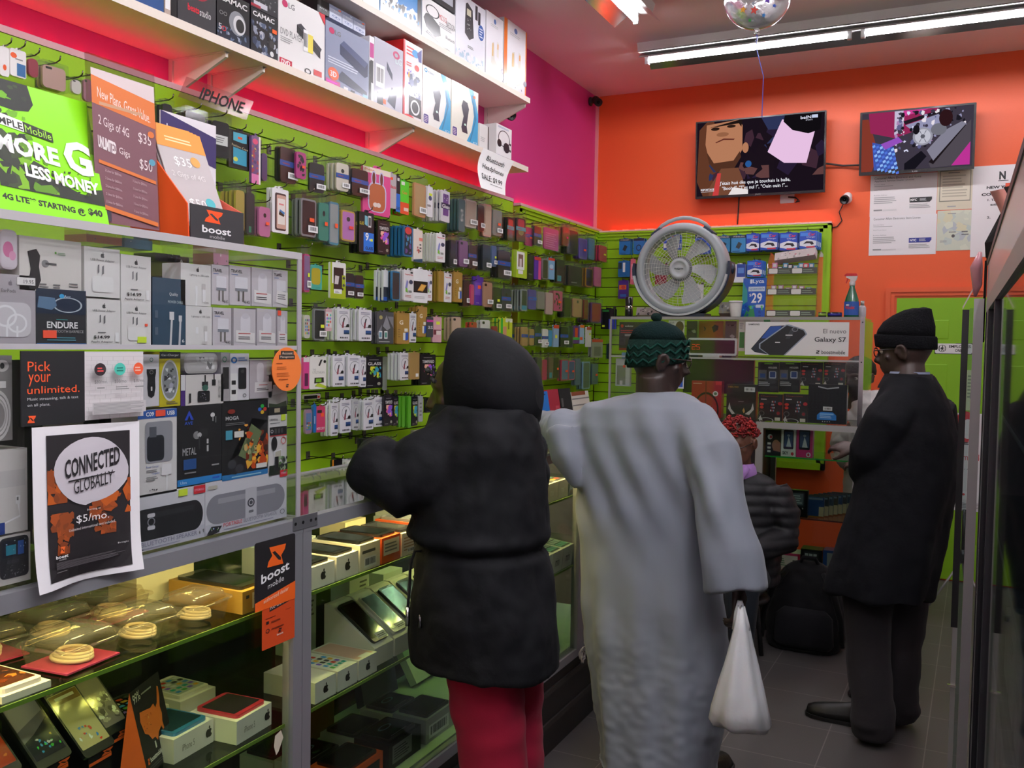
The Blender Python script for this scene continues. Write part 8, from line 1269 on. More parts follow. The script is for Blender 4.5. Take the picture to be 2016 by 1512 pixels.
def hand(m, w, d, n, side, curl=.5, spread=.18, k=1.0):
    """w wrist, d direction of the fingers, n out of the back of the hand, side: +1 when the thumb lies along d x n"""
    w = Vector(w); d = Vector(d).normalized(); n = Vector(n); n = (n-d*n.dot(d)).normalized(); t = d.cross(n)*side
    palm = [ell(w+d*(x*k), a*k, b*k, t, n, 14) for x, a, b in ((-.03,.026,.02),(0,.028,.018),(.03,.037,.016),(.065,.041,.014),(.088,.038,.011),(.092,.03,.006))]; m.loft(palm, 'fff', 'skin')
    for i, (o, L_) in enumerate(((.030,.072),(.0105,.081),(-.0105,.076),(-.030,.058))):
        p = w+d*(.086-.006*abs(i-1))*k+t*o*k; a = 0; f = (d+t*(o*spread*6)).normalized(); P = [p-f*.02, p]; rr = [.009*k, .0095*k]
        for j, q in enumerate((.45,.32,.26)):
            a += curl*(.55+.45*j)*(1+.1*i); g = (f*math.cos(a)-n*math.sin(a)); p = p+g*(L_*q*k); P.append(p); rr.append((.009-.0009*j)*k)
        m.tube(P, rr, 'fff', 'skin', 8)
    p = w+d*.022*k+t*.026*k; g = (d*.62+t*.72-n*.25).normalized(); m.tube([p-g*.012, p+g*.02*k, p+g*.045*k-n*curl*.008, p+g*.06*k+d*.016*k-n*curl*.02], [.013*k,.0135*k,.0105*k,.009*k], 'fff', 'skin', 8)
def legs(m, hips, knees, ankles, r0=.075):
    for h, k_, a in zip(hips, knees, ankles): m.tube([Vector(h)+Vector((0,0,.05)), h, Vector(h).lerp(k_, .5), k_, Vector(k_).lerp(a, .35), a], [r0, r0*1.08, r0*.92, r0*.68, r0*.7, r0*.45], 'fff', 'skin', 14)
def shoe(name, par, heel, d, L_=.28, col='141312'):
    d = Vector(d).normalized(); s = d.cross(Vector((0,0,1))); heel = Vector(heel); m = M()
    prof = [(0,.036,.09),(.05,.042,.10),(.1,.043,.092),(.15,.047,.078),(.2,.053,.066),(.25,.048,.054),(.275,.032,.042)]; rs = []
    for x, w, h in prof: c = heel+d*(x*L_/.28); rs.append([c+s*w*math.cos(t)*(1 if math.sin(t) < .2 else .92)+Vector((0,0,.014+max(0, math.sin(t))*(h-.014)+(min(0, math.sin(t))*.0))) for t in [2*PI*i/16 for i in range(16)]])
    m.loft(rs, col, 'leather'); o = m.build(name, par)
    m = M(); rs = [[heel+d*(x*L_/.28)+s*(w+.004)*q+Vector((0,0,z)) for q, z in ((-1,.001),(1,.001),(1,.016),(-1,.016))] for x, w, h in [(-.006,.03,0)]+prof+[(.283,.014,0)]]; m.loft(rs, '0c0b0b', 'plastic', smooth=False); b = m.build('sole', o); return o
def folds(amp, freq, zref, zk, seed, axis=None, wr=.006):
    def fn(v, n):
        a = math.atan2(v.y-axis[1], v.x-axis[0]); k = max(0, min(1, (zref-v.z)*zk))
        return amp*k*(math.sin(a*freq+2.2*noise.noise((v.x*3, v.y*3, v.z*1.1+seed))+seed))+wr*noise.noise((v.x*9+seed, v.y*9, v.z*6))+wr*.5*noise.noise((v.x*24, v.y*24+seed, v.z*17))
    return fn
def person(label, body, loc): 
    o = body.build('person', loc=loc); return tag(o, label, 'person')
# ---------------- man in the grey robe
YB_ = 3.1; P = lambda x, y, Y=YB_: at(x, y, Y=Y)
cB = P(1293, 708); cB.y = 3.10; QB = headframe(cB, R(-52), R(-6), R(0), 1.0)
m = M(); head(m, QB); nk = P(1290, 775); m.tube([nk+Vector((0,.0,-.09)), nk+Vector((0,-.005,0)), cB+Vector((-.005,-.015,-.05))], [.09,.068,.062], 'fff', 'skin', 16)
m.loft([ell(P(1280, py)+Vector((0,0,0)), a, b, Vector((1,0,0)), Vector((0,1,0)), 20) for py, a, b in ((800,.1,.07),(850,.18,.1),(960,.17,.1),(1080,.15,.095),(1160,.155,.1),(1200,.12,.09))], 'fff', 'skin')
sh_r, el_r, wr_r = P(1375, 850), P(1420, 1010, 3.0), P(1452, 1150, 2.91); sh_l, el_l = P(1150, 850), P(1090, 868, 3.08); fa_l = Vector((-1.50, 3.32, 1.205))
m.tube([sh_r+Vector((-.06,0,0)), sh_r, el_r, wr_r], [.06,.06,.045,.03], 'fff', 'skin', 12); m.tube([sh_l+Vector((.06,0,0)), sh_l, Vector((el_l.x+.02, 3.1, 1.22)), fa_l], [.06,.058,.045,.03], 'fff', 'skin', 12)
hand(m, wr_r+Vector((.004,0,-.02)), (.05,-.05,-1), (1,-.3,0), -1, .75); hand(m, fa_l, (-.4,.9,-.05), (0,0,1), 1, .2)
fL, fR = Vector((-1.08, 3.12, .06)), Vector((-.78, 3.2, .06)); hips = [P(1250, 1150), P(1340, 1150)]; legs(m, hips, [Vector((-1.05,3.12,.46)), Vector((-.82,3.16,.46))], [fL, fR], .08)
SKB = '2e201c'; body = fuse(m, .0065, SKB, 'skin', smooth=3); pB = person('man in a long grey robe and dark green knit cap leaning on the counter', body, (cB.x, 3.1, 0)); eyes(pB, QB); glasses(pB, QB, '2a1814')
for f in (fL, fR): shoe('shoe', pB, f+Vector((0,-.06,-.06)), (0.1,1,0))
m = M(); silh(m, YB_, [(768,1258,1338,.07),(780,1218,1366,.095),(802,1150,1400,.12),(840,1128,1412,.14),(900,1130,1410,.15),(1000,1140,1412,.155),(1100,1148,1418,.16),(1200,1155,1424,.17),(1300,1163,1424,.18),(1400,1170,1422,.19),(1505,1182,1410,.20)], R(-3))
m.tube([P(1190,838), P(1140,858), Vector((el_l.x+.045, 3.07, 1.255)), Vector((el_l.x+.0, 3.16, 1.245)), Vector((-1.5, 3.36, 1.24))], [.09,.095,.085,.075,.06], 'fff', 'fabric', 18)
m.tube([P(1112,850,3.04), P(1118,900,3.01), P(1138,962,3.0)], [.075,.062,.02], 'fff', 'fabric', 14)
m.tube([P(1355,835), P(1396,900,2.99), P(1418,1000,2.94), P(1437,1090,2.90), P(1447,1163,2.885)], [.10,.092,.09,.092,.095], 'fff', 'fabric', 20)
def robe_fn(v, n):
    x = (v.x-cB.x); k = max(0, min(1, (1.36-v.z)*1.1)); d = 0
    d += .013*k*(.5+.9*noise.noise((v.x*4+2, v.y*4, v.z*.8)))*math.sin(46*x+2.6*v.z+5*(v.y-3.1)+1.5*noise.noise((v.x*2, v.y*2, v.z*.9)))*max(0, min(1, (1.3-v.z)*1.4))
    d += .008*math.sin(52*(x+.55*(v.z-1.1))+.7)*math.exp(-((v.z-1.12)/.2)**2)
    d += .016*noise.noise((v.x*6, v.y*6, v.z*2.6))+.008*noise.noise((v.x*13+4, v.y*13, v.z*8))+.004*noise.noise((v.x*26, v.y*26, v.z*40))*max(0, min(1, (.75-v.z)*3))
    return d
robe = fuse(m, .0085, '848994', 'robe', robe_fn, 6); robe.build('robe', pB)
m = M(); a, b = P(1122,828,2.95), P(1352,842,2.94); 
cuff = P(1447,1150,2.97)
m = M(); m.T = QB
rings = []
for z, k, cy in ((.112,1.02,0),(.118,1.05,0),(.15,1.06,-.004),(.19,1.02,-.006),(.218,.88,-.008),(.236,.62,-.01),(.246,.28,-.012),(.249,.05,-.012)): rings.append([Vector((.077*k*math.cos(2*PI*i/40)*(1+.012*math.sin(i*PI+z*300)), cy+.1*k*math.sin(2*PI*i/40)*(1+.012*math.sin(i*PI)), z-.04*(math.sin(2*PI*i/40)*-.55+.0)*(1-(z-.112)/.15)-.018*(1-(z-.112)/.15))) for i in range(40)])
m.loft(rings[:4], '10241f', 'knit'); m.loft(rings[3:], '0f2020', 'knit')
ball(m, (.0,-.02,.258), .02, '122422', 'knit', (1,1,.8)); kc = m.build('knit_cap', pB)
m = M(); m.T = QB
for zc in (.125, .15, .175): m.tube([(.0825*math.cos(2*PI*i/60)*(1.0-.25*max(0,zc-.15)), .1085*math.sin(2*PI*i/60)*(1-.25*max(0,zc-.15)), zc+.008*math.sin(i*PI/2)+.022*math.sin(2*PI*i/60)-.012) for i in range(61)], .0042, '153a32', 'knit', 6, False)
m.build('zigzag_band', kc)
# ---------------- carrier bag in his hand
bt = wr_r+Vector((.012, -.035, -.085)); t = M(); rings = []
base = at(1458, 1400, Y=2.84); n = 44
for py, l, r_, d in ((1196,1452,1466,.012),(1230,1446,1474,.03),(1270,1436,1482,.05),(1310,1425,1492,.065),(1350,1412,1502,.075),(1390,1402,1512,.08),(1415,1397,1518,.078),(1430,1404,1510,.05),(1436,1430,1490,.02)):
    A, B = at(l, py, Y=2.84), at(r_, py, Y=2.84); c = (A+B)/2; a = (B.x-A.x)/2; ring = []
    for i in range(n):
        q = 2*PI*i/n; w = 1+.05*math.sin(7*q+py*.01)+.06*noise.noise((math.cos(q)*2, math.sin(q)*2, py*.012)); ring.append(c+Vector((a*math.cos(q)*min(1.03, w), d*math.sin(q)*w, .006*math.sin(5*q)-.05*math.cos(q)*0)))
    rings.append(ring)
t = empty('carrier_bag', (base.x, 2.84, base.z), 'white plastic carrier bag hanging from the robed man hand', 'bag'); m = M(); m.loft(rings, 'dcdcde', 'bagfilm'); m.build('bag_body', t)
for s in (-1, 1):
    m = M(); top = at(1457, 1182, Y=2.872); m.loft([ell(at(1459+s*8, 1240, Y=2.84), .016, .006, Vector((1,0,0)), Vector((0,1,0)), 12), ell(at(1457+s*4, 1205, Y=2.85), .012, .005, Vector((1,0,0)), Vector((0,1,0)), 12), ell(top+Vector((0,0,.0)), .008, .006, Vector((1,0,0)), Vector((0,1,0)), 12)], 'd4d4d8', 'bagfilm'); m.build('handle', t)
# ---------------- hooded person in the black parka
YA = 2.1; PA = lambda x, y, Y=YA: at(x, y, Y=Y)
cA = PA(924, 770, 2.12); QA = headframe(cA, R(98), R(-6), 0, 1.0); m = M(); head(m, QA, False)
m.tube([PA(950,880), PA(945,830), cA+Vector((0,0,-.05))], [.09,.06,.055], 'fff', 'skin', 14)
m.loft([ell(PA(950, py), a, b, Vector((1,0,0)), Vector((0,1,0)), 20) for py, a, b in ((880,.1,.08),(930,.15,.1),(1050,.13,.1),(1180,.13,.1),(1260,.15,.11),(1310,.12,.1))], 'fff', 'skin')
elA = Vector((-1.36, 1.93, 1.225)); m.tube([PA(920,900), PA(880,915,2.05), elA, Vector((-1.52, 2.2, 1.215))], [.06,.055,.045,.03], 'fff', 'skin', 12); hand(m, (-1.53, 2.22, 1.2), (-.4,.9,0), (0,0,1), 1, .25)
m.tube([PA(1010,890), PA(1020,950,2.25), Vector((-1.22, 2.42, 1.24)), Vector((-1.42, 2.5, 1.215))], [.06,.055,.045,.03], 'fff', 'skin', 12); hand(m, (-1.42, 2.5, 1.2), (-1,.2,0), (0,0,1), -1, .25)
aA = [Vector((-1.08, 2.08, .07)), Vector((-.95, 2.2, .07))]; legs(m, [PA(930,1290), PA(1010,1290,2.2)], [PA(955,1500), PA(1030,1480,2.2)], aA, .058)
pA = person('person in a black hooded parka and dark red trousers leaning on the counter', fuse(m, .0075, '3a231d', 'skin', smooth=3), (cA.x, YA, 0))
for f in aA: shoe('shoe', pA, f+Vector((.06,-.01,-.07)), (-.9,.45,0), .25, '1a1818')
m = M(); silh(m, YA, [(800,890,1035,.10),(840,856,1052,.13),(880,848,1060,.15),(960,838,1062,.16),(1050,828,1062,.165),(1075,832,1066,.155),(1120,830,1076,.165),(1200,829,1088,.175),(1270,830,1091,.18),(1302,836,1088,.17)], R(-14), 2.4)
m.tube([PA(905,885,2.05), PA(850,920,2.0), PA(775,958,1.95), elA+Vector((.05,-.01,.015)), elA+Vector((-.03,.11,.02)), Vector((-1.5,2.2,1.235))], [.095,.095,.088,.078,.07,.05], 'fff', 'fabric', 18)
m.tube([PA(1015,880,2.2), PA(1020,950,2.3), Vector((-1.22,2.44,1.25)), Vector((-1.4,2.5,1.235))], [.09,.09,.07,.055], 'fff', 'fabric', 16)
def par_fn(v, n):
    d = .014*noise.noise((v.x*6, v.y*6, v.z*6))+.010*noise.noise((v.x*15+3, v.y*15, v.z*11))+.003*noise.noise((v.x*35, v.y*35+3, v.z*30))
    d -= .014*math.exp(-((v.z-(1.045+.35*(v.x+1.08)*0))/.012)**2)*(1 if v.x > -1.28 else 0); d += .008*math.exp(-((v.z-1.075)/.02)**2)*(1 if v.x > -1.28 else 0); d += .006*math.exp(-((v.z-.735)/.02)**2); return d
fuse(m, .0085, '08090d', 'coat', par_fn, 5).build('parka', pA)
# hood: shell with an opening towards the face
m = M(); hc = PA(962, 748, 2.14); F = Matrix.Rotation(R(98), 3, 'Z') @ Vector((0,1,0)); S = Vector((F.y, -F.x, 0)); Zv = Vector((0,0,1)); rings = []
for u, ay, az, dz, sk in ((.096,.088,.128,.0,0),(.09,.1,.134,.002,0),(.05,.112,.134,.002,0),(.0,.122,.132,.0,0),(-.06,.122,.122,-.012,0),(-.10,.108,.104,-.024,0),(-.125,.078,.075,-.034,0),(-.14,.03,.03,-.04,0)): rings.append(ell(hc+F*u+Zv*dz, ay, az, S, Zv, 32, 2.15))
inn = [ell(hc+F*u+Zv*dz, ay, az, S, Zv, 32, 2.15) for u, ay, az, dz in ((.094,.078,.118,.0),(.05,.1,.124,.002),(0,.11,.12,0),(-.06,.108,.108,-.012))]
m.loft(inn[::-1]+rings, '08090d', 'coat', cap=False); m.add(inn[3], [tuple(range(32))], '0e0e10', 'coat'); m.add(rings[-1], [tuple(range(32))], '08090d', 'coat', True)
nv = []
for v in m.v: nv.append(v+Vector((1,1,1))*.0+ (v-hc).normalized()*(.009*noise.noise(v*9)+.005*noise.noise(v*20)))
m.v = nv; hood = m.build('hood', pA)
m = M(); m.loft([ell(PA(930,py,2.12), a, b, S, F, 28) for py, a, b in ((795,.085,.1),(820,.10,.118),(850,.115,.128),(880,.13,.13))], '08090c', 'coat', cap=False); m.build('collar', pA)
m = M(); 
for i in range(26): t_ = R(150+14*i); c_ = QA @ Vector((.05*math.sin(t_*2), .085+.012*math.cos(t_*3), .16+.02*math.sin(t_))); ball(m, c_, .0065, '14100f', 'hair', n=8)
m.build('hair', pA)
m = M(); a = PA(817,1085,1.97); m.tube([PA(830,1085,1.98), a, PA(808,1110,1.97), PA(806,1160,1.965), PA(803,1195,1.96)], .004, '141416', 'fabric', 6); m.tube([PA(803,1195,1.96), PA(802,1232,1.96)], .006, 'b8b8bc', 'chrome', 8); m.build('drawcord', pA)
m = M(); m.tube([PA(828,1210,1.955), PA(827,1236,1.955)], .005, '77777c', 'chrome', 6); m.build('zip_pull', pA)
for i, (lv, Yl) in enumerate((([(1290,880,1030,.09),(1340,886,1026,.085),(1420,898,1030,.075),(1512,912,1036,.068),(1640,934,1040,.06),(1900,955,1040,.055)], 2.06), ([(1290,985,1066,.085),(1340,988,1062,.08),(1420,1000,1060,.072),(1512,1012,1068,.065),(1640,1020,1072,.06),(1860,1030,1078,.055)], 2.2))):
    m = M(); silh(m, Yl, lv, 0, 2.1); fuse(m, .009, '8c1730', 'fabric', lambda v, n: .006*noise.noise((v.x*8, v.y*8, v.z*22))+.004*noise.noise((v.x*20, v.y*20, v.z*12)), 4).build('trouser_leg', pA)
# ---------------- man in the black coat
YM = 4.0; PC = lambda x, y, Y=YM: at(x, y, Y=Y)
cC = PC(1784, 690, 4.02); QC = headframe(cC, R(74), R(-6), 0, 1.02); m = M(); head(m, QC); m.tube([PC(1790,790), PC(1790,745), cC+Vector((.01,0,-.05))], [.09,.065,.06], 'fff', 'skin', 14)
m.loft([ell(PC(1785, py), a, b, Vector((1,0,0)), Vector((0,1,0)), 20) for py, a, b in ((780,.1,.08),(830,.17,.1),(930,.16,.11),(1040,.14,.10),(1090,.13,.09))], 'fff', 'skin')
hd = at(1672, 884, Y=4.28); elC = at(1712, 905, Y=4.0); m.tube([PC(1790,800), PC(1760,800,3.95), elC, hd+Vector((.06,-.06,-.01))], [.06,.055,.045,.03], 'fff', 'skin', 12)
hand(m, hd+Vector((.03,-.03,.0)), (-.75,.5,.12), (-.2,-.5,.85), -1, .42, .2)
m.tube([PC(1830,800,4.1), PC(1850,900,4.2), PC(1790,950,4.35), PC(1720,930,4.45)], [.06,.05,.045,.03], 'fff', 'skin', 12); hand(m, PC(1712,925,4.46), (-.8,.5,.2), (0,-.3,1), 1, .4)
aC = [at(1720, 1425, Z=.08), at(1768, 1392, Z=.08)]; legs(m, [PC(1720,1110), PC(1770,1110,4.05)], [PC(1715,1270,3.95), PC(1775,1270,4.12)], aC, .068)
pC = person('man in a black coat and black knit hat by the back counter', fuse(m, .0065, '3b2a24', 'skin', smooth=3), (cC.x, YM, 0)); eyes(pC, QC); glasses(pC, QC, '1a1614')
shoe('shoe', pC, at(1733, 1436, Z=0)+Vector((0,0,0)), (-1,.12,0), .30); shoe('shoe', pC, at(1782, 1408, Z=0), (-.8,.55,0), .28)
m = M(); silh(m, YM, [(738,1752,1836,.08),(760,1738,1852,.115),(800,1716,1872,.14),(860,1700,1888,.16),(930,1690,1888,.17),(1000,1674,1874,.18),(1080,1646,1856,.19),(1140,1628,1842,.20),(1168,1624,1838,.20)], R(-20), 2.3)
m.tube([PC(1785,790,3.95), PC(1752,830,3.9), PC(1718,890,3.93), elC+Vector((.0,-.03,-.035)), hd+Vector((.085,-.085,-.02)), hd+Vector((.045,-.045,-.004))], [.095,.1,.092,.08,.066,.056], 'fff', 'fabric', 18)
m.tube([PC(1835,800,4.1), PC(1850,900,4.2), PC(1790,950,4.36), PC(1735,930,4.44)], [.09,.085,.075,.06], 'fff', 'fabric', 16)
fuse(m, .0085, '0b0c11', 'coat', folds(.012, 7, 1.15, 1.2, 2, (cC.x, YM), .008), 5).build('coat', pC)
m = M(); cn = cC+Vector((.012,.0,-.135)); Fc = Matrix.Rotation(R(62), 3, 'Z') @ Vector((0,1,0)); Sc = Vector((Fc.y, -Fc.x, 0))
def arcring(c, a, b, z, th0, th1, n=22): return [c+Sc*(a*math.sin(t))+Fc*(-b*math.cos(t))+Vector((0,0,z)) for t in [R(th0+(th1-th0)*i/n) for i in range(n+1)]]
rs = [arcring(cn, .080, .088, .035, -150, 150), arcring(cn, .082, .09, .042, -150, 150), arcring(cn, .105, .118, -.01, -142, 142), arcring(cn, .108, .12, -.018, -142, 142)]; k = len(rs[0])
m.add([p for r_ in rs for p in r_], [(j*k+i, j*k+i+1, (j+1)*k+i+1, (j+1)*k+i) for j in range(3) for i in range(k-1)], '121216', 'coat', True); m.build('collar', pC)
m = M(); rs = [arcring(cn, .074, .080, .05, -165, 165), arcring(cn, .077, .083, -.02, -165, 165)]; m.add([p for r_ in rs for p in r_], [(i, i+1, k+i+1, k+i) for i in range(k-1)], 'aab4d0', 'fabric', True); m.build('shirt_collar', pC)
m = M(); m.T = QC
for Rg, c_ in (([(.120,1.1,0),(.125,1.14,0),(.165,1.16,0),(.172,1.13,0)], '131316'), ([(.168,1.08,0),(.2,1.06,-.006),(.23,.92,-.016),(.252,.72,-.034),(.268,.5,-.055),(.272,.3,-.066),(.262,.1,-.074)], '151518')):
    m.loft([[Vector((.077*q*math.cos(2*PI*i/36), cy+.102*q*math.sin(2*PI*i/36), z+.016*math.sin(2*PI*i/36)*(1 if z < .2 else .2))) for i in range(36)] for z, q, cy in Rg], c_, 'knit')
ball(m, (0,-.075,.25), .032, '151518', 'knit', (1.2,.9,.8)); m.build('knit_hat', pC)
m = M()
for hp, kn, an in zip([PC(1708,1130), PC(1785,1130,4.1)], [PC(1708,1270,3.96), PC(1770,1270,4.12)], aC): m.tube([Vector(hp)+Vector((0,0,.05)), hp, kn, Vector(kn).lerp(an, .7), Vector(an)+Vector((0,0,-.01)), Vector(an)+Vector((0,0,-.055))], [.10,.105,.09,.082,.085,.07], 'fff', 'fabric', 18)
fuse(m, .009, '2a2729', 'fabric', lambda v, n: .006*noise.noise((v.x*9, v.y*9, v.z*14))+.009*noise.noise((v.x*7, v.y*7, v.z*26))*max(0, min(1, (.3-v.z)*4)), 4).build('trousers', pC)
# ---------------- seated woman with red curls
YD = 4.55; PD = lambda x, y, Y=YD: at(x, y, Y=Y)
cD = PD(1456, 872); QD = headframe(cD, R(160), R(-16), R(4), .97); m = M(); head(m, QD); m.tube([cD+Vector((.0,.03,-.17)), cD+Vector((0,.02,-.06))], [.06,.052], 'fff', 'skin', 12)
bD = cD+Vector((0,.05,0)); m.loft([ell(bD+Vector((0,0,z)), a, b, Vector((1,0,0)), Vector((0,1,0)), 20) for z, a, b in ((-.17,.1,.07),(-.22,.16,.09),(-.4,.14,.09),(-.55,.14,.1),(-.65,.16,.13),(-.72,.12,.1))], 'fff', 'skin')
hip = bD+Vector((0,0,-.66))
for s in (-1, 1):
    kn = hip+Vector((s*.09,-.34,.02)); m.tube([hip+Vector((s*.08,.02,0)), kn, kn+Vector((0,.02,-.2)), Vector((kn.x, kn.y+.0, .08))], [.085,.065,.055,.038], 'fff', 'skin', 12)
    m.tube([bD+Vector((s*.15,0,-.23)), bD+Vector((s*.2,-.02,-.45)), bD+Vector((s*.09,-.2,-.5))], [.055,.045,.03], 'fff', 'skin', 12); hand(m, bD+Vector((s*.08,-.22,-.5)), (-s*.6,-.8,0), (0,0,1), s, .4)
pD = person('seated woman with curly red hair, glasses and a black puffer jacket', fuse(m, .0075, '6b4636', 'skin', smooth=3), (cD.x, YD, 0)); eyes(pD, QD); glasses(pD, QD, '15110f')
rh = random.Random(3); m = M(); m.T = QD
for i in range(230):
    u, v = rh.uniform(-1, 1), rh.uniform(0, 1); t_ = rh.uniform(0, 2*PI); z = .15+.1*v; rr_ = math.sqrt(max(.02, 1-((z-.13)/.125)**2)); c_ = Vector((.092*rr_*math.cos(t_), -.012+.108*rr_*math.sin(t_), z-.03*max(0, -math.sin(t_))*(1.6-v)))
    if math.sin(t_) > .3 and z < .175: continue
    q = rh.uniform(.006, .011); ax = Vector((rh.uniform(-1,1), rh.uniform(-1,1), rh.uniform(-1,1))).normalized(); b_ = ax.orthogonal().normalized(); e_ = ax.cross(b_)
    m.tube([c_+b_*q*math.cos(a)+e_*q*math.sin(a)+ax*.002*a for a in [.9*k for k in range(9)]], .0042, rh.choice(('8a1a1c','a02222','6e1216','b02a26')), 'hair', 5)
m.build('curly_hair', pD)
m = M(); m.loft([ell(cD+Vector((0,.015,z)), a, b, Vector((1,0,0)), Vector((0,1,0)), 24) for z, a, b in ((-.1,.066,.075),(-.12,.078,.085),(-.15,.085,.09),(-.17,.08,.085))], 'b58ad0', 'fabric', cap=False); m.tube([cD+Vector((.05,-.06,-.11)), cD+Vector((.02,-.09,-.16)), cD+Vector((-.02,-.1,-.2))], [.02,.026,.014], 'b58ad0', 'fabric', 10); m.build('scarf', pD)
m = M(); m.loft([ell(bD+Vector((0,0,z)), a, b, Vector((1,0,0)), Vector((0,1,0)), 28, 2.3) for z, a, b in ((-.15,.09,.09),(-.19,.17,.12),(-.3,.2,.15),(-.45,.2,.155),(-.6,.205,.17),(-.70,.20,.18))], 'fff')
for s in (-1, 1): m.tube([bD+Vector((s*.15,0,-.22)), bD+Vector((s*.205,-.01,-.34)), bD+Vector((s*.215,-.03,-.46)), bD+Vector((s*.12,-.19,-.5))], [.085,.09,.085,.055], 'fff', 'fabric', 16)
fuse(m, .008, '131317', 'puffer', lambda v, n: .006*abs(math.sin(v.z*PI/.05))-.003+.004*noise.noise(v*18), 3).build('puffer_jacket', pD)
m = M()
for s in (-1, 1): kn = hip+Vector((s*.09,-.34,.02)); m.tube([hip+Vector((s*.08,.04,0)), kn+Vector((0,.0,.0)), kn+Vector((0,.0,-.12)), Vector((kn.x, kn.y, .1))], [.1,.085,.075,.055], 'fff', 'fabric', 14)
fuse(m, .01, '1c2028', 'fabric', None, 3).build('trousers', pD)
for s in (-1, 1): kn = hip+Vector((s*.09,-.34,.02)); shoe('shoe', pD, Vector((kn.x, kn.y+.07, 0)), (s*.1,-1,0), .25, '222')
t = empty('stool', (hip.x, hip.y, 0), 'low black stool under the seated red haired woman', 'stool'); zt = hip.z-.10
m = M(); m.lathe([(.0, -.03), (.15, -.03), (.16, -.015), (.15, 0), (0, .003)], (hip.x, hip.y, zt), 'z', '1a1a1c', 'leather', 24); m.build('seat', t)
for k in range(4): a = R(45+90*k); m = M(); m.tube([(hip.x+.11*math.cos(a), hip.y+.11*math.sin(a), zt-.03), (hip.x+.15*math.cos(a), hip.y+.15*math.sin(a), .0)], .012, '2a2a2c', 'metal', 8); m.build('leg', t)
# ---------------- person in white behind the back case
PE = at(1692, 742, Y=5.98); QE = headframe(PE, R(150), R(-8), 0, 1.0); m = M(); head(m, QE); m.tube([PE+Vector((0,.0,-.2)), PE+Vector((0,0,-.06))], [.07,.055], 'fff', 'skin', 12)
m.loft([ell(PE+Vector((.11,0,z)), a, b, Vector((1,0,0)), Vector((0,1,0)), 20) for z, a, b in ((-.12,.09,.08),(-.18,.14,.1),(-.45,.14,.1),(-.62,.15,.11),(-.72,.13,.1))], 'fff', 'skin')
aE = [Vector((PE.x+.05, 5.98, .08)), Vector((PE.x+.22, 6.0, .08))]; legs(m, [PE+Vector((.04,0,-.7)), PE+Vector((.21,0,-.7))], [PE+Vector((.05,-.02,-1.1)), PE+Vector((.22,-.02,-1.1))], aE, .08)
for s in (-1, 1): w_ = PE+Vector((.12+s*.1,-.15,-.48)); m.tube([PE+Vector((.11+s*.14,0,-.25)), PE+Vector((.13+s*.19,-.02,-.48)), w_], [.06,.045,.03], 'fff', 'skin', 12); hand(m, w_, (-s*.9,-.3,0), (0,-.2,1), s, .4)
pE = person('person in a white quilted jacket behind the back case, face turned down', fuse(m, .0085, '33211b', 'skin', smooth=3), (PE.x, 5.98, 0)); eyes(pE, QE)
for f in aE: shoe('shoe', pE, f+Vector((0,.07,-.08)), (0,-1,0), .27)
m = M(); m.T = QE; m.loft([[Vector((.077*q*math.cos(2*PI*i/28), -.014+.1*q*math.sin(2*PI*i/28), z-.035*min(0, math.sin(2*PI*i/28)+.3)*-1)) for i in range(28)] for z, q in ((.13,1.05),(.15,1.09),(.19,1.05),(.22,.8),(.238,.4),(.242,.05))], '17110f', 'hair'); m.build('hair', pE)
m = M(); m.loft([ell(PE+Vector((.13,0,z)), a, b, Vector((1,0,0)), Vector((0,1,0)), 30, 2.3) for z, a, b in ((-.085,.075,.085),(-.115,.11,.1),(-.155,.17,.13),(-.3,.195,.15),(-.5,.2,.16),(-.74,.2,.17))], 'fff')
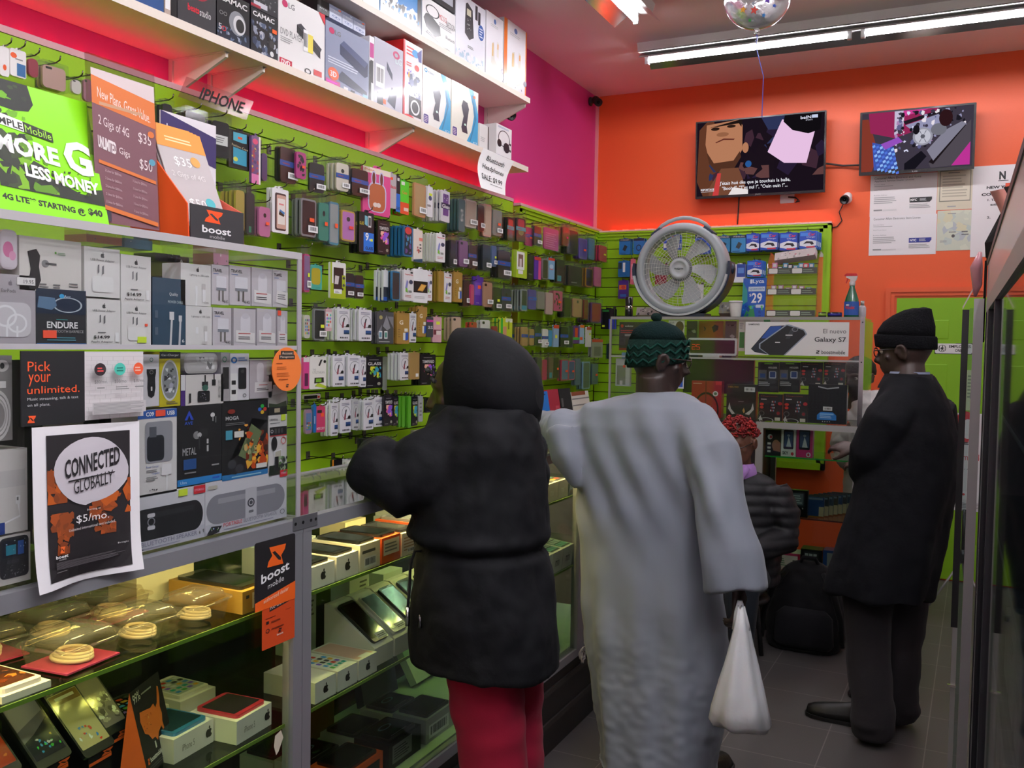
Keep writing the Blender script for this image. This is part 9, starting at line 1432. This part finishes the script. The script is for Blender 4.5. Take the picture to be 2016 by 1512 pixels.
for s in (-1, 1): m.tube([PE+Vector((.13+s*.14,0,-.24)), PE+Vector((.13+s*.2,-.02,-.42)), PE+Vector((.13+s*.17,-.06,-.5)), PE+Vector((.12+s*.1,-.13,-.49))], [.09,.09,.075,.055], 'fff', 'fabric', 16)
fuse(m, .009, 'dedad8', 'puffer', lambda v, n: .008*abs(math.sin((v.x+v.z)*PI/.1))**.5*abs(math.sin((v.x-v.z)*PI/.1))**.5, 3).build('quilted_jacket', pE)
m = M()
for a, b, c in zip([PE+Vector((.04,0,-.7)), PE+Vector((.21,0,-.7))], [PE+Vector((.05,-.02,-1.1)), PE+Vector((.22,-.02,-1.1))], aE): m.tube([a, b, c], [.1,.08,.065], 'fff', 'fabric', 14)
fuse(m, .011, '22242a', 'fabric', None, 3).build('trousers', pE)
# ---------------- backpack on the floor against the counter
bx = at(1575, 1290, Z=0).x; by = YC-.17; t = empty('backpack', (bx, by, 0), 'black backpack standing on the floor against the back counter', 'backpack'); m = M(); rings = []
for z, a, b, dx, dy in ((.0,.17,.10,0,0),(.02,.19,.12,0,0),(.12,.2,.13,0,0),(.25,.19,.12,.005,.01),(.36,.165,.1,.01,.025),(.42,.12,.075,.012,.035),(.445,.05,.03,.012,.04)): rings.append(ell(Vector((bx+dx, by+dy, z)), a, b, Vector((1,0,0)), Vector((0,1,0)), 36, 2.8))
m.loft(rings, 'fff'); fuse(m, .008, '151517', 'fabric', lambda v, n: .010*noise.noise(v*9)+.006*noise.noise(v*20), 4).build('bag_body', t)
m = M(); m.loft([ell(Vector((bx+.01, by-.1-.02*k, z)), a, .03, Vector((1,0,0)), Vector((0,1,0)), 20, 3) for z, a, k in ((.03,.13,0),(.06,.15,1),(.2,.14,1),(.235,.1,0))], '19191c', 'fabric'); m.build('front_pocket', t)
for s in (-1, 1): m = M(); m.tube([(bx+s*.09, by-.05, .41), (bx+s*.15, by-.12, .33), (bx+s*.19, by-.13, .2), (bx+s*.2, by-.11, .06)], [.012,.018,.016,.01], '101012', 'fabric', 8); m.build('strap', t)
m = M(); m.tube([(bx-.04, by+.03, .43), (bx-.02, by+.0, .475), (bx+.04, by+.0, .475), (bx+.06, by+.03, .43)], .01, '101012', 'fabric', 8); m.build('top_handle', t)
